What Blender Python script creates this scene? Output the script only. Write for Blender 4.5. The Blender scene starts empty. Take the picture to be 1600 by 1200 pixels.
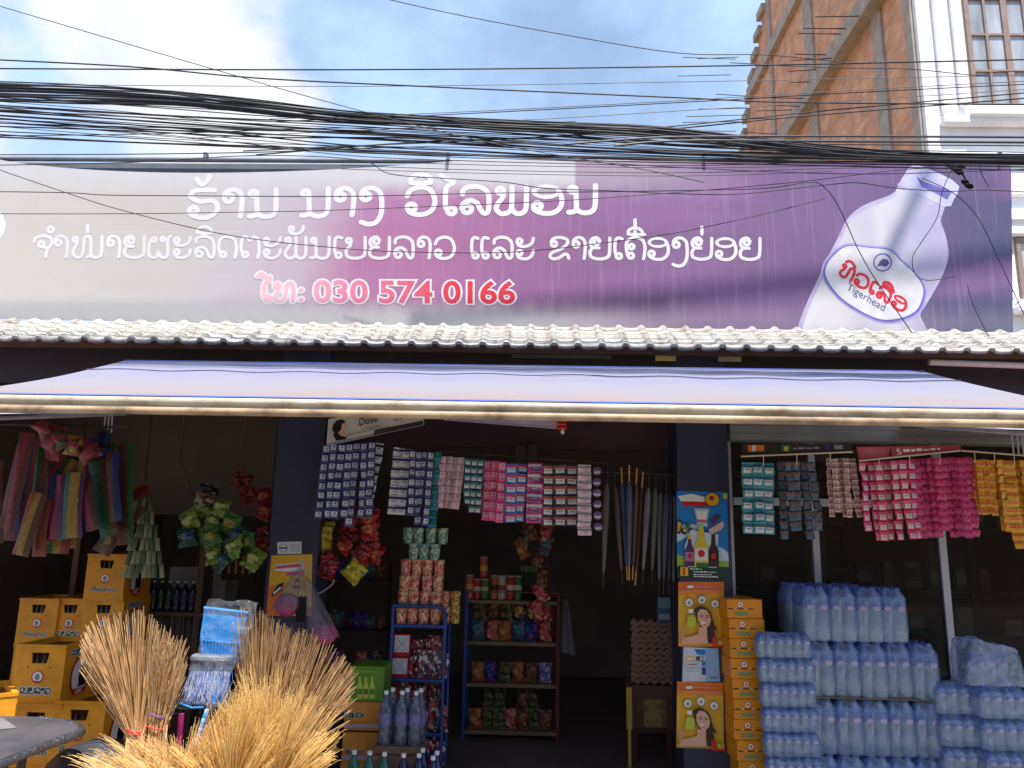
import bpy, bmesh, math, random
from mathutils import Vector, Matrix
R = math.radians
random.seed(7)
scene = bpy.context.scene
COL = scene.collection

# ------------------------------------------------------------------ camera
CAM_H, PITCH, YAW, ROLL, FPX = 1.6, R(11.3), R(1.7), R(1.15), 1200.0
cam_d = bpy.data.cameras.new('camera'); cam_d.sensor_width = 36.0; cam_d.lens = 36.0 * FPX / 1600.0
cam_d.clip_end = 4000
cam = bpy.data.objects.new('camera', cam_d); COL.objects.link(cam)
CROT = Matrix.Rotation(YAW, 3, 'Z') @ Matrix.Rotation(math.pi / 2 + PITCH, 3, 'X') @ Matrix.Rotation(ROLL, 3, 'Z')
cam.matrix_world = Matrix.Translation((0, 0, CAM_H)) @ CROT.to_4x4()
scene.camera = cam

# ------------------------------------------------------------------ sun, sky, exposure
SUN_EL, SUN_OFF = R(69), R(12)
sdir = Vector((math.sin(SUN_OFF) * math.cos(SUN_EL), -math.cos(SUN_OFF) * math.cos(SUN_EL), math.sin(SUN_EL)))
sl = bpy.data.lights.new('sun', 'SUN'); sl.energy = 4.6; sl.angle = R(0.55); sl.color = (1, .95, .885)
so = bpy.data.objects.new('sun', sl); COL.objects.link(so); so.location = (4, -12, 25)
so.rotation_euler = (-sdir).to_track_quat('-Z', 'Y').to_euler()
world = bpy.data.worlds.new('World'); scene.world = world; world.use_nodes = True
scene.view_settings.view_transform = 'Standard'; scene.view_settings.look = 'None'
scene.view_settings.gamma = 1; scene.view_settings.use_curve_mapping = False
scene.view_settings.exposure = 0.8
scene.cycles.use_denoising = True
scene.cycles.transparent_max_bounces = 16
scene.cycles.max_bounces = 8

def ray(px, py):
    return CROT @ Vector(((px - 800) / FPX, -(py - 600) / FPX, -1))
def at(px, py, Y):                       # a pixel of the 1600 x 1200 photograph on the plane y = Y
    d = ray(px, py); return Vector((0, 0, CAM_H)) + d * (Y / d.y)
def atx(px, py, X):
    d = ray(px, py); return Vector((0, 0, CAM_H)) + d * (X / d.x)
def rect(x0, y0, x1, y1, Y):             # -> x left, x right, z bottom, z top
    cx, cy = (x0 + x1) / 2, (y0 + y1) / 2
    return at(x0, cy, Y).x, at(x1, cy, Y).x, at(cx, y1, Y).z, at(cx, y0, Y).z

def build_sky():
    nt = world.node_tree; n = nt.nodes; L = nt.links; n.clear()
    out = n.new('ShaderNodeOutputWorld'); bg = n.new('ShaderNodeBackground')
    sky = n.new('ShaderNodeTexSky'); sky.sky_type = 'NISHITA'; sky.sun_disc = False
    sky.sun_elevation = SUN_EL; sky.sun_rotation = math.pi - SUN_OFF
    sky.air_density = 1.0; sky.dust_density = 2.5; sky.ozone_density = 2.5
    tc = n.new('ShaderNodeTexCoord')
    def math_(op, a, b=None, clamp=False):
        m = n.new('ShaderNodeMath'); m.operation = op; m.use_clamp = clamp
        for i, v in enumerate((a, b)):
            if v is None: continue
            if isinstance(v, (int, float)): m.inputs[i].default_value = v
            else: L.new(v, m.inputs[i])
        return m.outputs[0]
    nz = n.new('ShaderNodeTexNoise'); nz.inputs['Scale'].default_value = 5.5; nz.inputs['Detail'].default_value = 9
    nz.inputs['Roughness'].default_value = .6; nz.inputs['Distortion'].default_value = .25
    L.new(tc.outputs['Generated'], nz.inputs['Vector'])
    # two cumulus masses standing in the sky, given by their directions
    mass = None
    for px, py, rad, amt in ((260, 20, .17, 1.0), (330, 130, .13, 1.0), (235, 110, .07, .8), (440, 180, .075, .9), (-500, 100, .3, .9), (2300, -300, .35, .9),
                             (560, 330, .08, .8), (150, -40, .1, .8)):
        d = ray(px, py).normalized()
        vm = n.new('ShaderNodeVectorMath'); vm.operation = 'DISTANCE'
        L.new(tc.outputs['Generated'], vm.inputs[0]); vm.inputs[1].default_value = d
        b = math_('MULTIPLY', math_('SUBTRACT', 1.0, math_('DIVIDE', vm.outputs['Value'], rad * 1.35), True), amt * 1.5)
        mass = b if mass is None else math_('MAXIMUM', mass, b)
    dens = math_('ADD', math_('MULTIPLY', math_('SUBTRACT', nz.outputs['Fac'], .5), 2.3), mass)
    c1 = n.new('ShaderNodeMapRange'); c1.interpolation_type = 'SMOOTHSTEP'
    c1.inputs['From Min'].default_value = .30; c1.inputs['From Max'].default_value = .95
    L.new(dens, c1.inputs['Value'])
    # thin veil
    mp = n.new('ShaderNodeMapping'); mp.inputs['Scale'].default_value = (1.0, 1.0, 1.5); L.new(tc.outputs['Generated'], mp.inputs['Vector'])
    n2 = n.new('ShaderNodeTexNoise'); n2.inputs['Scale'].default_value = 3.2; n2.inputs['Detail'].default_value = 8; n2.inputs['Roughness'].default_value = .62
    L.new(mp.outputs[0], n2.inputs['Vector'])
    c2 = n.new('ShaderNodeMapRange'); c2.interpolation_type = 'SMOOTHSTEP'
    c2.inputs['From Min'].default_value = .28; c2.inputs['From Max'].default_value = .68; c2.inputs['To Min'].default_value = .38; c2.inputs['To Max'].default_value = .92
    L.new(n2.outputs['Fac'], c2.inputs['Value'])
    veil = n.new('ShaderNodeMixRGB'); veil.inputs['Color2'].default_value = (3.9, 5.4, 7.9, 1)
    L.new(c2.outputs[0], veil.inputs['Fac']); L.new(sky.outputs[0], veil.inputs['Color1']); m = c1.outputs[0]
    n3 = n.new('ShaderNodeTexNoise'); n3.inputs['Scale'].default_value = 9; n3.inputs['Detail'].default_value = 6
    L.new(tc.outputs['Generated'], n3.inputs['Vector'])
    cr = n.new('ShaderNodeValToRGB'); cr.color_ramp.elements[0].position = .3; cr.color_ramp.elements[1].position = .62
    cr.color_ramp.elements[0].color = (4.9, 5.2, 5.9, 1); cr.color_ramp.elements[1].color = (6.3, 6.35, 6.5, 1)
    L.new(n3.outputs['Fac'], cr.inputs['Fac'])
    mx = n.new('ShaderNodeMixRGB'); L.new(m, mx.inputs['Fac']); L.new(veil.outputs[0], mx.inputs['Color1']); L.new(cr.outputs[0], mx.inputs['Color2'])
    L.new(mx.outputs[0], bg.inputs['Color']); bg.inputs['Strength'].default_value = .1
    L.new(bg.outputs[0], out.inputs['Surface'])
build_sky()

# ------------------------------------------------------------------ materials
def lin(c):
    return tuple(((v / 255 + .055) / 1.055) ** 2.4 if v > 10 else v / 255 / 12.92 for v in c)
MATS = {}
def base_mat(name):
    m = bpy.data.materials.new(name); m.use_nodes = True
    return m, m.node_tree.nodes, m.node_tree.links, m.node_tree.nodes['Principled BSDF']
def M(name, c, rough=.55, metal=0.0, vary=.14, scale=9.0, bump=0.0, spec=.4, bscale=None, stretch=None, dirt=None):
    """plain surface with mottled colour; dirt=(colour, amount, scale)"""
    if name in MATS: return MATS[name]
    m, n, L, p = base_mat(name); c = lin(c)
    p.inputs['Roughness'].default_value = rough; p.inputs['Metallic'].default_value = metal
    p.inputs['Specular IOR Level'].default_value = spec
    tc = n.new('ShaderNodeTexCoord'); vec = tc.outputs['Object']
    if stretch:
        mp = n.new('ShaderNodeMapping'); mp.inputs['Scale'].default_value = stretch; L.new(vec, mp.inputs['Vector']); vec = mp.outputs[0]
    nz = n.new('ShaderNodeTexNoise'); nz.inputs['Scale'].default_value = scale; nz.inputs['Detail'].default_value = 5; L.new(vec, nz.inputs['Vector'])
    mr = n.new('ShaderNodeMapRange'); mr.inputs['From Min'].default_value = .3; mr.inputs['From Max'].default_value = .7
    mr.inputs['To Min'].default_value = 1 - vary; mr.inputs['To Max'].default_value = 1 + vary
    L.new(nz.outputs['Fac'], mr.inputs['Value'])
    mul = n.new('ShaderNodeVectorMath'); mul.operation = 'SCALE'; mul.inputs[0].default_value = c[:3]; L.new(mr.outputs[0], mul.inputs['Scale'])
    col = mul.outputs[0]
    if dirt:
        nd = n.new('ShaderNodeTexNoise'); nd.inputs['Scale'].default_value = dirt[2]; nd.inputs['Detail'].default_value = 7; nd.inputs['Roughness'].default_value = .65
        L.new(vec, nd.inputs['Vector'])
        r2 = n.new('ShaderNodeMapRange'); r2.inputs['From Min'].default_value = .45; r2.inputs['From Max'].default_value = .72; r2.inputs['To Max'].default_value = dirt[1]
        L.new(nd.outputs['Fac'], r2.inputs['Value'])
        mx = n.new('ShaderNodeMixRGB'); L.new(r2.outputs[0], mx.inputs[0]); L.new(col, mx.inputs[1]); mx.inputs[2].default_value = lin(dirt[0]) + (1,); col = mx.outputs[0]
    L.new(col, p.inputs['Base Color'])
    if bump:
        nb = n.new('ShaderNodeTexNoise'); nb.inputs['Scale'].default_value = bscale or scale * 3; nb.inputs['Detail'].default_value = 4; L.new(vec, nb.inputs['Vector'])
        b = n.new('ShaderNodeBump'); b.inputs['Strength'].default_value = bump; b.inputs['Distance'].default_value = .01
        L.new(nb.outputs['Fac'], b.inputs['Height']); L.new(b.outputs[0], p.inputs['Normal'])
    MATS[name] = m; return m
def M_print(name, base, a, b, scale=5.0, rough=.35, amount=.5, bump=.25, badge=None):
    """printed packaging: busy patches of the colours a and b on base, an oval badge in the middle"""
    if name in MATS: return MATS[name]
    m, n, L, p = base_mat(name); p.inputs['Roughness'].default_value = rough; p.inputs['Specular IOR Level'].default_value = .5
    tc = n.new('ShaderNodeTexCoord')
    vo = n.new('ShaderNodeTexVoronoi'); vo.inputs['Scale'].default_value = scale; L.new(tc.outputs['Generated'], vo.inputs['Vector'])
    sp = n.new('ShaderNodeSeparateColor'); L.new(vo.outputs['Color'], sp.inputs[0])
    cr = n.new('ShaderNodeValToRGB'); cr.color_ramp.interpolation = 'CONSTANT'
    e = cr.color_ramp.elements; e[0].color = lin(base) + (1,); e[1].position = 1 - amount; e[1].color = lin(a) + (1,)
    k = e.new(1 - amount * .45); k.color = lin(b) + (1,)
    L.new(sp.outputs[0], cr.inputs['Fac']); col = cr.outputs[0]
    if badge:
        s2 = n.new('ShaderNodeVectorMath'); s2.operation = 'DISTANCE'
        mp = n.new('ShaderNodeMapping'); mp.inputs['Scale'].default_value = (1, 0, 1.5); mp.inputs['Location'].default_value = (0, 0, -.25)
        L.new(tc.outputs['Generated'], mp.inputs['Vector']); L.new(mp.outputs[0], s2.inputs[0]); s2.inputs[1].default_value = (.5, 0, .5)
        lt = n.new('ShaderNodeMath'); lt.operation = 'LESS_THAN'; lt.inputs[1].default_value = .3; L.new(s2.outputs['Value'], lt.inputs[0])
        mx = n.new('ShaderNodeMixRGB'); L.new(lt.outputs[0], mx.inputs[0]); L.new(col, mx.inputs[1]); mx.inputs[2].default_value = lin(badge) + (1,); col = mx.outputs[0]
    L.new(col, p.inputs['Base Color'])
    if bump:
        nb = n.new('ShaderNodeTexNoise'); nb.inputs['Scale'].default_value = 6; L.new(tc.outputs['Generated'], nb.inputs['Vector'])
        bp = n.new('ShaderNodeBump'); bp.inputs['Strength'].default_value = bump; bp.inputs['Distance'].default_value = .02
        L.new(nb.outputs['Fac'], bp.inputs['Height']); L.new(bp.outputs[0], p.inputs['Normal'])
    MATS[name] = m; return m
def M_stripes(name, cols, rough=.3):
    """lengthwise printed stripes across the width of a long pack"""
    if name in MATS: return MATS[name]
    m, n, L, p = base_mat(name); p.inputs['Roughness'].default_value = rough
    tc = n.new('ShaderNodeTexCoord'); sp = n.new('ShaderNodeSeparateXYZ'); L.new(tc.outputs['Generated'], sp.inputs[0])
    cr = n.new('ShaderNodeValToRGB'); cr.color_ramp.interpolation = 'CONSTANT'; e = cr.color_ramp.elements
    e[0].color = lin(cols[0]) + (1,); e[1].position = 1 / len(cols); e[1].color = lin(cols[1]) + (1,)
    for i in range(2, len(cols)):
        q = e.new(i / len(cols)); q.color = lin(cols[i]) + (1,)
    L.new(sp.outputs[0], cr.inputs['Fac'])
    nz = n.new('ShaderNodeTexNoise'); nz.inputs['Scale'].default_value = 14; nz.inputs['Detail'].default_value = 5; L.new(tc.outputs['Generated'], nz.inputs['Vector'])
    mr = n.new('ShaderNodeMapRange'); mr.inputs['From Min'].default_value = .3; mr.inputs['From Max'].default_value = .7; mr.inputs['To Min'].default_value = .6; mr.inputs['To Max'].default_value = 1.3
    L.new(nz.outputs['Fac'], mr.inputs['Value'])
    v = n.new('ShaderNodeVectorMath'); v.operation = 'SCALE'; L.new(cr.outputs[0], v.inputs[0]); L.new(mr.outputs[0], v.inputs['Scale']); L.new(v.outputs[0], p.inputs['Base Color'])
    bp = n.new('ShaderNodeBump'); bp.inputs['Strength'].default_value = .4; bp.inputs['Distance'].default_value = .01; L.new(nz.outputs['Fac'], bp.inputs['Height']); L.new(bp.outputs[0], p.inputs['Normal'])
    MATS[name] = m; return m
def M_clear(name, c, alpha=.4, rough=.1, bump=0.0, bscale=30, tint=None, stretch=None, ior=1.5):
    """clear plastic: part of the light goes straight through, part shines off"""
    if name in MATS: return MATS[name]
    m, n, L, p = base_mat(name); out = n['Material Output']
    p.inputs['Base Color'].default_value = lin(c) + (1,); p.inputs['Roughness'].default_value = rough; p.inputs['Specular IOR Level'].default_value = .8 if ior < 1.6 else .5; p.inputs['IOR'].default_value = ior
    tr = n.new('ShaderNodeBsdfTransparent'); tr.inputs[0].default_value = lin(tint or (235, 240, 248)) + (1,)
    mx = n.new('ShaderNodeMixShader')
    if bump:
        tc = n.new('ShaderNodeTexCoord'); nb = n.new('ShaderNodeTexNoise'); nb.inputs['Scale'].default_value = bscale; nb.inputs['Detail'].default_value = 3
        mp = n.new('ShaderNodeMapping'); mp.inputs['Scale'].default_value = stretch or (1, 1, 1); L.new(tc.outputs['Object'], mp.inputs[0]); L.new(mp.outputs[0], nb.inputs['Vector'])
        bp = n.new('ShaderNodeBump'); bp.inputs['Strength'].default_value = bump; bp.inputs['Distance'].default_value = .02
        L.new(nb.outputs['Fac'], bp.inputs['Height']); L.new(bp.outputs[0], p.inputs['Normal'])
        mr = n.new('ShaderNodeMapRange'); mr.inputs['From Min'].default_value = .4; mr.inputs['From Max'].default_value = .65
        mr.inputs['To Min'].default_value = alpha * .75; mr.inputs['To Max'].default_value = min(1, alpha * 1.35); L.new(nb.outputs['Fac'], mr.inputs['Value']); L.new(mr.outputs[0], mx.inputs[0])
    else: mx.inputs[0].default_value = alpha
    L.new(tr.outputs[0], mx.inputs[1]); L.new(p.outputs[0], mx.inputs[2]); L.new(mx.outputs[0], out.inputs['Surface'])
    MATS[name] = m; return m

# ------------------------------------------------------------------ mesh building
def catmull(pts, k=6, closed=False):
    pts = [Vector(p) for p in pts]
    if len(pts) < 3 or k < 2: return pts
    out = []
    n = len(pts)
    for i in range(n - 1):
        p0, p1, p2, p3 = pts[max(i - 1, 0)], pts[i], pts[i + 1], pts[min(i + 2, n - 1)]
        for j in range(k):
            t = j / k
            out.append(.5 * ((2 * p1) + (p2 - p0) * t + (2 * p0 - 5 * p1 + 4 * p2 - p3) * t * t + (3 * p1 - p0 - 3 * p2 + p3) * t ** 3))
    out.append(pts[-1]); return out
class MB:
    def __init__(s): s.v = []; s.f = []; s.m = []; s.s = []
    def add(s, vs, fs, mi=0, smooth=False):
        o = len(s.v); s.v += [Vector(v) for v in vs]
        for f in fs: s.f.append([i + o for i in f]); s.m.append(mi); s.s.append(smooth)
        return s
    def box(s, x0, x1, y0, y1, z0, z1, mi=0):
        return s.add([(x, y, z) for x in (x0, x1) for y in (y0, y1) for z in (z0, z1)],
                     [(0, 1, 3, 2), (4, 6, 7, 5), (0, 4, 5, 1), (2, 3, 7, 6), (0, 2, 6, 4), (1, 5, 7, 3)], mi)
    def cbox(s, x0, x1, y0, y1, z0, z1, b=.005, mi=0, seg=1):
        bm = bmesh.new(); bmesh.ops.create_cube(bm, size=1)
        for v in bm.verts: v.co = Vector(((x0 + x1) / 2 + v.co.x * (x1 - x0), (y0 + y1) / 2 + v.co.y * (y1 - y0), (z0 + z1) / 2 + v.co.z * (z1 - z0)))
        bmesh.ops.bevel(bm, geom=bm.edges[:], offset=b, segments=seg, affect='EDGES')
        s.bm(bm, mi, seg > 1); return s
    def bm(s, bm, mi=0, smooth=False):
        bm.verts.index_update(); s.add([v.co.copy() for v in bm.verts], [[v.index for v in f.verts] for f in bm.faces], mi, smooth); bm.free()
    def quad(s, a, b, c, d, mi=0): return s.add([a, b, c, d], [(0, 1, 2, 3)], mi)
    def lathe(s, prof, c=(0, 0, 0), n=12, mi=0, smooth=True, cap=True):
        c = Vector(c); vs = []; fs = []
        for r, z in prof:
            for i in range(n): a = 2 * math.pi * i / n; vs.append(c + Vector((r * math.cos(a), r * math.sin(a), z)))
        for k in range(len(prof) - 1):
            for i in range(n): j = (i + 1) % n; fs.append((k * n + i, k * n + j, (k + 1) * n + j, (k + 1) * n + i))
        s.add(vs, fs, mi, smooth)
        if cap:
            o = len(vs) - n
            s.add(vs[:n], [list(range(n))[::-1]], mi); s.add(vs[o:], [list(range(n))], mi)
        return s
    def tube(s, pts, r, n=6, mi=0, cap=True, smooth=True):
        pts = [Vector(p) for p in pts]; vs = []; fs = []
        rr = r if isinstance(r, (list, tuple)) else [r] * len(pts)
        up = None
        for i, p in enumerate(pts):
            t = (pts[min(i + 1, len(pts) - 1)] - pts[max(i - 1, 0)])
            t = t.normalized() if t.length > 1e-9 else Vector((0, 0, 1))
            if up is None: up = t.orthogonal().normalized()
            up = (up - t * up.dot(t)); up = up.normalized() if up.length > 1e-6 else t.orthogonal().normalized()
            w = t.cross(up)
            for k in range(n): a = 2 * math.pi * k / n; vs.append(p + (up * math.cos(a) + w * math.sin(a)) * rr[i])
        for i in range(len(pts) - 1):
            for k in range(n): j = (k + 1) % n; fs.append((i * n + k, i * n + j, (i + 1) * n + j, (i + 1) * n + k))
        s.add(vs, fs, mi, smooth)
        if cap: s.add(vs[:n], [list(range(n))[::-1]], mi); s.add(vs[-n:], [list(range(n))], mi)
        return s
    def grid(s, fn, nu, nv, mi=0, smooth=True):
        vs = [fn(i / nu, j / nv) for j in range(nv + 1) for i in range(nu + 1)]
        return s.add(vs, [(j * (nu + 1) + i, j * (nu + 1) + i + 1, (j + 1) * (nu + 1) + i + 1, (j + 1) * (nu + 1) + i) for j in range(nv) for i in range(nu)], mi, smooth)
    def poly(s, pts, mi=0):                   # any flat outline, triangulated
        bm = bmesh.new(); vs = [bm.verts.new(p) for p in pts]
        es = [bm.edges.new((vs[i], vs[(i + 1) % len(vs)])) for i in range(len(vs))]
        bmesh.ops.triangle_fill(bm, edges=es, use_beauty=True); s.bm(bm, mi); return s
    def prism(s, pts, d, mi=0):               # outline extruded along vector d
        d = Vector(d); pts = [Vector(p) for p in pts]; n = len(pts)
        s.poly(pts, mi); s.poly([p + d for p in pts], mi)
        return s.add(pts + [p + d for p in pts], [(i, (i + 1) % n, n + (i + 1) % n, n + i) for i in range(n)], mi)
    def ribbon(s, pts, w, normal, mi=0):       # flat stroke with round ends
        pts = [Vector(p) for p in pts]; nrm = Vector(normal); h = w / 2; L = []; Rr = []; n = len(pts)
        for i in range(n):
            t = (pts[min(i + 1, n - 1)] - pts[max(i - 1, 0)]).normalized(); sd = nrm.cross(t).normalized()
            L.append(pts[i] + sd * h); Rr.append(pts[i] - sd * h)
        s.add(L + Rr, [(i, n + i, n + i + 1, i + 1) for i in range(n - 1)], mi)
        for p, q in ((pts[0], pts[1]), (pts[-1], pts[-2])):
            t = (p - q).normalized(); sd = nrm.cross(t).normalized()
            fan = [p + sd * h * math.cos(a) + t * h * math.sin(a) for a in [math.pi * k / 6 for k in range(7)]]
            s.add(fan, [list(range(7))], mi)
        return s
    def xf(s, mat):
        s.v = [mat @ v for v in s.v]; return s

WLOC = {}
def root_of(o):
    while o.parent: o = o.parent
    return o
def obj(name, mb, mats, parent=None, label=None):
    me = bpy.data.meshes.new(name)
    off = WLOC.get(root_of(parent).name) if parent else None
    vs = [tuple(v - off) for v in mb.v] if off is not None else [tuple(v) for v in mb.v]
    me.from_pydata(vs, [], mb.f)
    if not isinstance(mats, (list, tuple)): mats = [mats]
    for m in mats: me.materials.append(m)
    me.polygons.foreach_set('material_index', mb.m); me.polygons.foreach_set('use_smooth', mb.s); me.update()
    o = bpy.data.objects.new(name, me); COL.objects.link(o)
    if parent: o.parent = parent
    if label: o['label'] = label
    return o
def tag(o, label, cat, group=None):
    o['label'] = label; o['category'] = cat
    if group: o['group'] = group
    return o
def thing(name, label, cat, loc=(0, 0, 0), group=None, w=False, rot=(0, 0, 0)):
    o = bpy.data.objects.new(name, None); COL.objects.link(o); o.location = loc; o.rotation_euler = rot; o.empty_display_size = .05
    tag(o, label, cat, group)
    if w: WLOC[o.name] = Vector(loc)
    return o
def single(name, mb, mats, label, cat, group=None, loc=None):
    o = obj(name, mb, mats); tag(o, label, cat, group)
    if loc is not None: o.location = loc
    return o
KIDS = {}
def dup(o, parent=None, label=None, loc=None, rot=None, kids=None):
    c = o.copy(); COL.objects.link(c)
    if parent: c.parent = parent
    for k in (kids if kids is not None else list(o.children)): dup(k, c)
    if label: c['label'] = label
    if loc is not None: c.location = loc
    if rot is not None: c.rotation_euler = rot
    return c
def orient(d):
    z = d.normalized(); x = Vector((0, 1, 0)).cross(z).normalized(); y = z.cross(x)
    return Matrix((x, y, z)).transposed().to_euler()
class Kind:
    """builds one thing, then hands out the thing itself first and copies after"""
    def __init__(s, proto): s.p = proto; s.kids = list(proto.children); s.used = False
    def place(s, label, loc, rot=(0, 0, 0), scale=None, group=None):
        if not s.used: o = s.p; s.used = True; o['label'] = label; o.location = loc; o.rotation_euler = rot
        else: o = dup(s.p, None, label, loc, rot, s.kids)
        if scale: o.scale = scale if isinstance(scale, (tuple, list)) else (scale,) * 3
        if group: o['group'] = group
        return o
ORD = 'first second third fourth fifth sixth seventh eighth ninth tenth eleventh twelfth thirteenth fourteenth fifteenth sixteenth seventeenth eighteenth nineteenth twentieth'.split()
for w0, w1 in (('', 'twenty'), ('thirtieth', 'thirty'), ('fortieth', 'forty'), ('fiftieth', 'fifty'), ('sixtieth', 'sixty'), ('seventieth', 'seventy'), ('eightieth', 'eighty')):
    ORD += ([w0] if w0 else []) + [w1 + '-' + w for w in ORD[:9]]
def structure(name, mb, mats):
    o = obj(name, mb, mats); o['kind'] = 'structure'; return o

# ------------------------------------------------------------------ lettering
def arc(cx, cy, r, a0=0, a1=360, ry=None):
    n = max(6, int(abs(a1 - a0) / 24)); ry = ry or r
    return [(cx + r * math.cos(R(a0 + (a1 - a0) * i / n)), cy + ry * math.sin(R(a0 + (a1 - a0) * i / n))) for i in range(n + 1)]
def ring(cx, cy, r, ry=None): return ('r', arc(cx, cy, r, 0, 360, ry))
LAO = {  # width, strokes (smooth through the points); letters are 1 high
 'ນ': (1.05, [ring(.2, .84, .1), [(.3, .9), (.31, .5), (.31, .12), (.2, .03), (.08, .02)], [(.31, .12), (.5, .0), (.75, .02), (.88, .2), (.9, .6), (.9, .98)]]),
 'າ': (.78, [ring(.22, .68, .13), [(.09, .7), (.14, .9), (.34, 1), (.54, .92), (.63, .7), (.62, .35), (.58, .02)]]),
 'ງ': (.86, [ring(.22, .68, .13), [(.09, .7), (.14, .9), (.38, 1), (.62, .88), (.7, .65), (.7, .1), (.55, -.24), (.3, -.32), (.08, -.24)]]),
 'ວ': (1.06, [ring(.21, .27, .13), [(.08, .68), (.2, .9), (.5, 1), (.78, .9), (.92, .6), (.92, .36), (.78, .1), (.48, 0), (.18, .08), (.08, .27)]]),
 'ໄ': (.6, [ring(.38, .13, .12), [(.26, .14), (.2, .3), (.2, .8), (.26, 1.02), (.42, 1.12), (.44, 1.22)], [(.44, 1.22), (.25, 1.28), (.05, 1.42)]]),
 'ໂ': (.6, [ring(.38, .13, .12), [(.26, .14), (.2, .3), (.2, .8), (.28, 1.0), (.44, 1.1)], [(.46, 1.3), (.4, 1.2), (.22, 1.36), (.05, 1.5), (-.08, 1.4)]]),
 'ລ': (1.06, [ring(.26, .18, .14), [(.12, .72), (.16, .9), (.4, 1), (.7, .96), (.9, .76), (.93, .4), (.9, .08), (.78, .02), (.68, .14), (.56, .4), (.34, .5), (.14, .38), (.1, .2)]]),
 'ພ': (1.16, [ring(.22, .84, .1), [(.32, .86), (.3, .6), (.14, .36), (.1, .16), (.25, .0), (.46, .04), (.56, .2), (.58, .6), (.58, .97)], [(.56, .2), (.68, .02), (.86, 0), (1, .16), (1.02, .6), (1.02, .97)]]),
 'ອ': (1.08, [ring(.48, .78, .39, .19), ring(.2, .26, .12), [(.87, .78), (.95, .5), (.9, .2), (.68, .01), (.36, 0), (.12, .12), (.08, .26)]]),
 'ຮ': (1.06, [ring(.2, .26, .12), [(.1, .75), (.2, .95), (.5, 1), (.85, .98)], [(.1, .75), (.4, .58), (.8, .6), (.94, .4), (.9, .2), (.68, .01), (.36, 0), (.12, .12), (.08, .26)]]),
 'ຈ': (.9, [ring(.36, .62, .12), [(.04, .74), (.16, .93), (.5, 1), (.8, .88), (.84, .66), (.7, .46), (.6, .24), (.56, .02)], [(.36, .5), (.52, .46), (.66, .42)]]),
 'ໜ': (1.56, [ring(.2, .84, .1), [(.3, .86), (.26, .6), (.12, .34), (.12, .12), (.3, 0), (.5, .1), (.58, .5), (.6, .9)], [(.6, .9), (.75, 1), (.88, .88), (.9, .5), (.88, .12), (.74, .02)], [(.88, .12), (1.05, 0), (1.28, .04), (1.38, .25), (1.4, .98)]]),
 'ຍ': (1.08, [ring(.36, .79, .12), [(.5, .86), (.36, 1), (.14, .92), (.08, .7), (.2, .54), (.46, .52)], [(.2, .54), (.07, .34), (.12, .1), (.45, 0), (.8, .06), (.93, .26), (.95, .98)]]),
 'ຜ': (1.12, [ring(.3, .84, .1), ring(.7, .86, .09), [(.2, .9), (.09, .6), (.08, .14), (.25, 0), (.42, .06), (.5, .26), (.6, .06), (.78, 0), (.92, .16), (.92, .7), (.96, .92), (1.06, 1.0)]]),
 'ະ': (.94, [ring(.2, .82, .11), ring(.2, .28, .11), [(.09, .78), (.2, .6), (.5, .58), (.74, .72), (.82, .95)], [(.09, .24), (.2, .04), (.5, .0), (.74, .14), (.82, .38)]]),
 'ດ': (1.0, [ring(.27, .16, .12), [(.15, .18), (.08, .5), (.16, .86), (.45, 1), (.76, .88), (.86, .6), (.86, .25), (.8, .02)]]),
 'ຕ': (1.02, [ring(.27, .16, .12), [(.15, .18), (.08, .5), (.14, .9), (.3, .98), (.48, .8), (.64, .98), (.82, .9), (.88, .6), (.88, .25), (.82, .02)]]),
 'ເ': (.52, [ring(.27, .14, .12), [(.15, .16), (.1, .4), (.12, .84), (.24, .98), (.42, .94)]]),
 'ແ': (.98, [ring(.27, .14, .12), ring(.72, .14, .12), [(.15, .16), (.1, .4), (.12, .84), (.22, .98), (.38, .94)], [(.6, .16), (.55, .4), (.57, .84), (.67, .98), (.84, .94)]]),
 'ບ': (1.08, [ring(.21, .82, .11), [(.32, .84), (.26, .58), (.1, .36), (.14, .1), (.45, 0), (.8, .06), (.93, .26), (.94, .98)]]),
 'ຂ': (1.02, [ring(.25, .7, .12), [(.13, .72), (.2, .93), (.5, 1), (.8, .92), (.86, .74), (.6, .48), (.16, .28), (.08, .1), (.24, .0), (.5, .06), (.72, .22), (.86, .18), (.92, .02)]]),
 'ຄ': (1.02, [ring(.32, .58, .11), ring(.29, .16, .12), [(.17, .14), (.1, .4), (.12, .82), (.45, 1), (.8, .9), (.92, .6), (.9, .25), (.86, .02)]]),
 'ທ': (1.06, [ring(.2, .84, .1), [(.3, .86), (.26, .6), (.12, .34), (.12, .12), (.3, 0), (.5, .1), (.58, .5), (.6, .86)], [(.6, .84), (.75, 1), (.9, .88), (.93, .5), (.9, .02)]]),
 'ສ': (1.1, [ring(.26, .18, .14), [(.12, .72), (.16, .9), (.4, 1), (.7, .96), (.9, .76), (.93, .4), (.9, .08), (.78, .02), (.68, .14), (.56, .4), (.34, .5), (.14, .38), (.1, .2)], [(.82, .88), (1.0, 1.05)]]),
 ' ': (.55, []), ':': (.5, [[(.2, .1), (.24, .1)], [(.2, .62), (.24, .62)]]),
}
LAO['ຫ'] = LAO['ທ']
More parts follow.
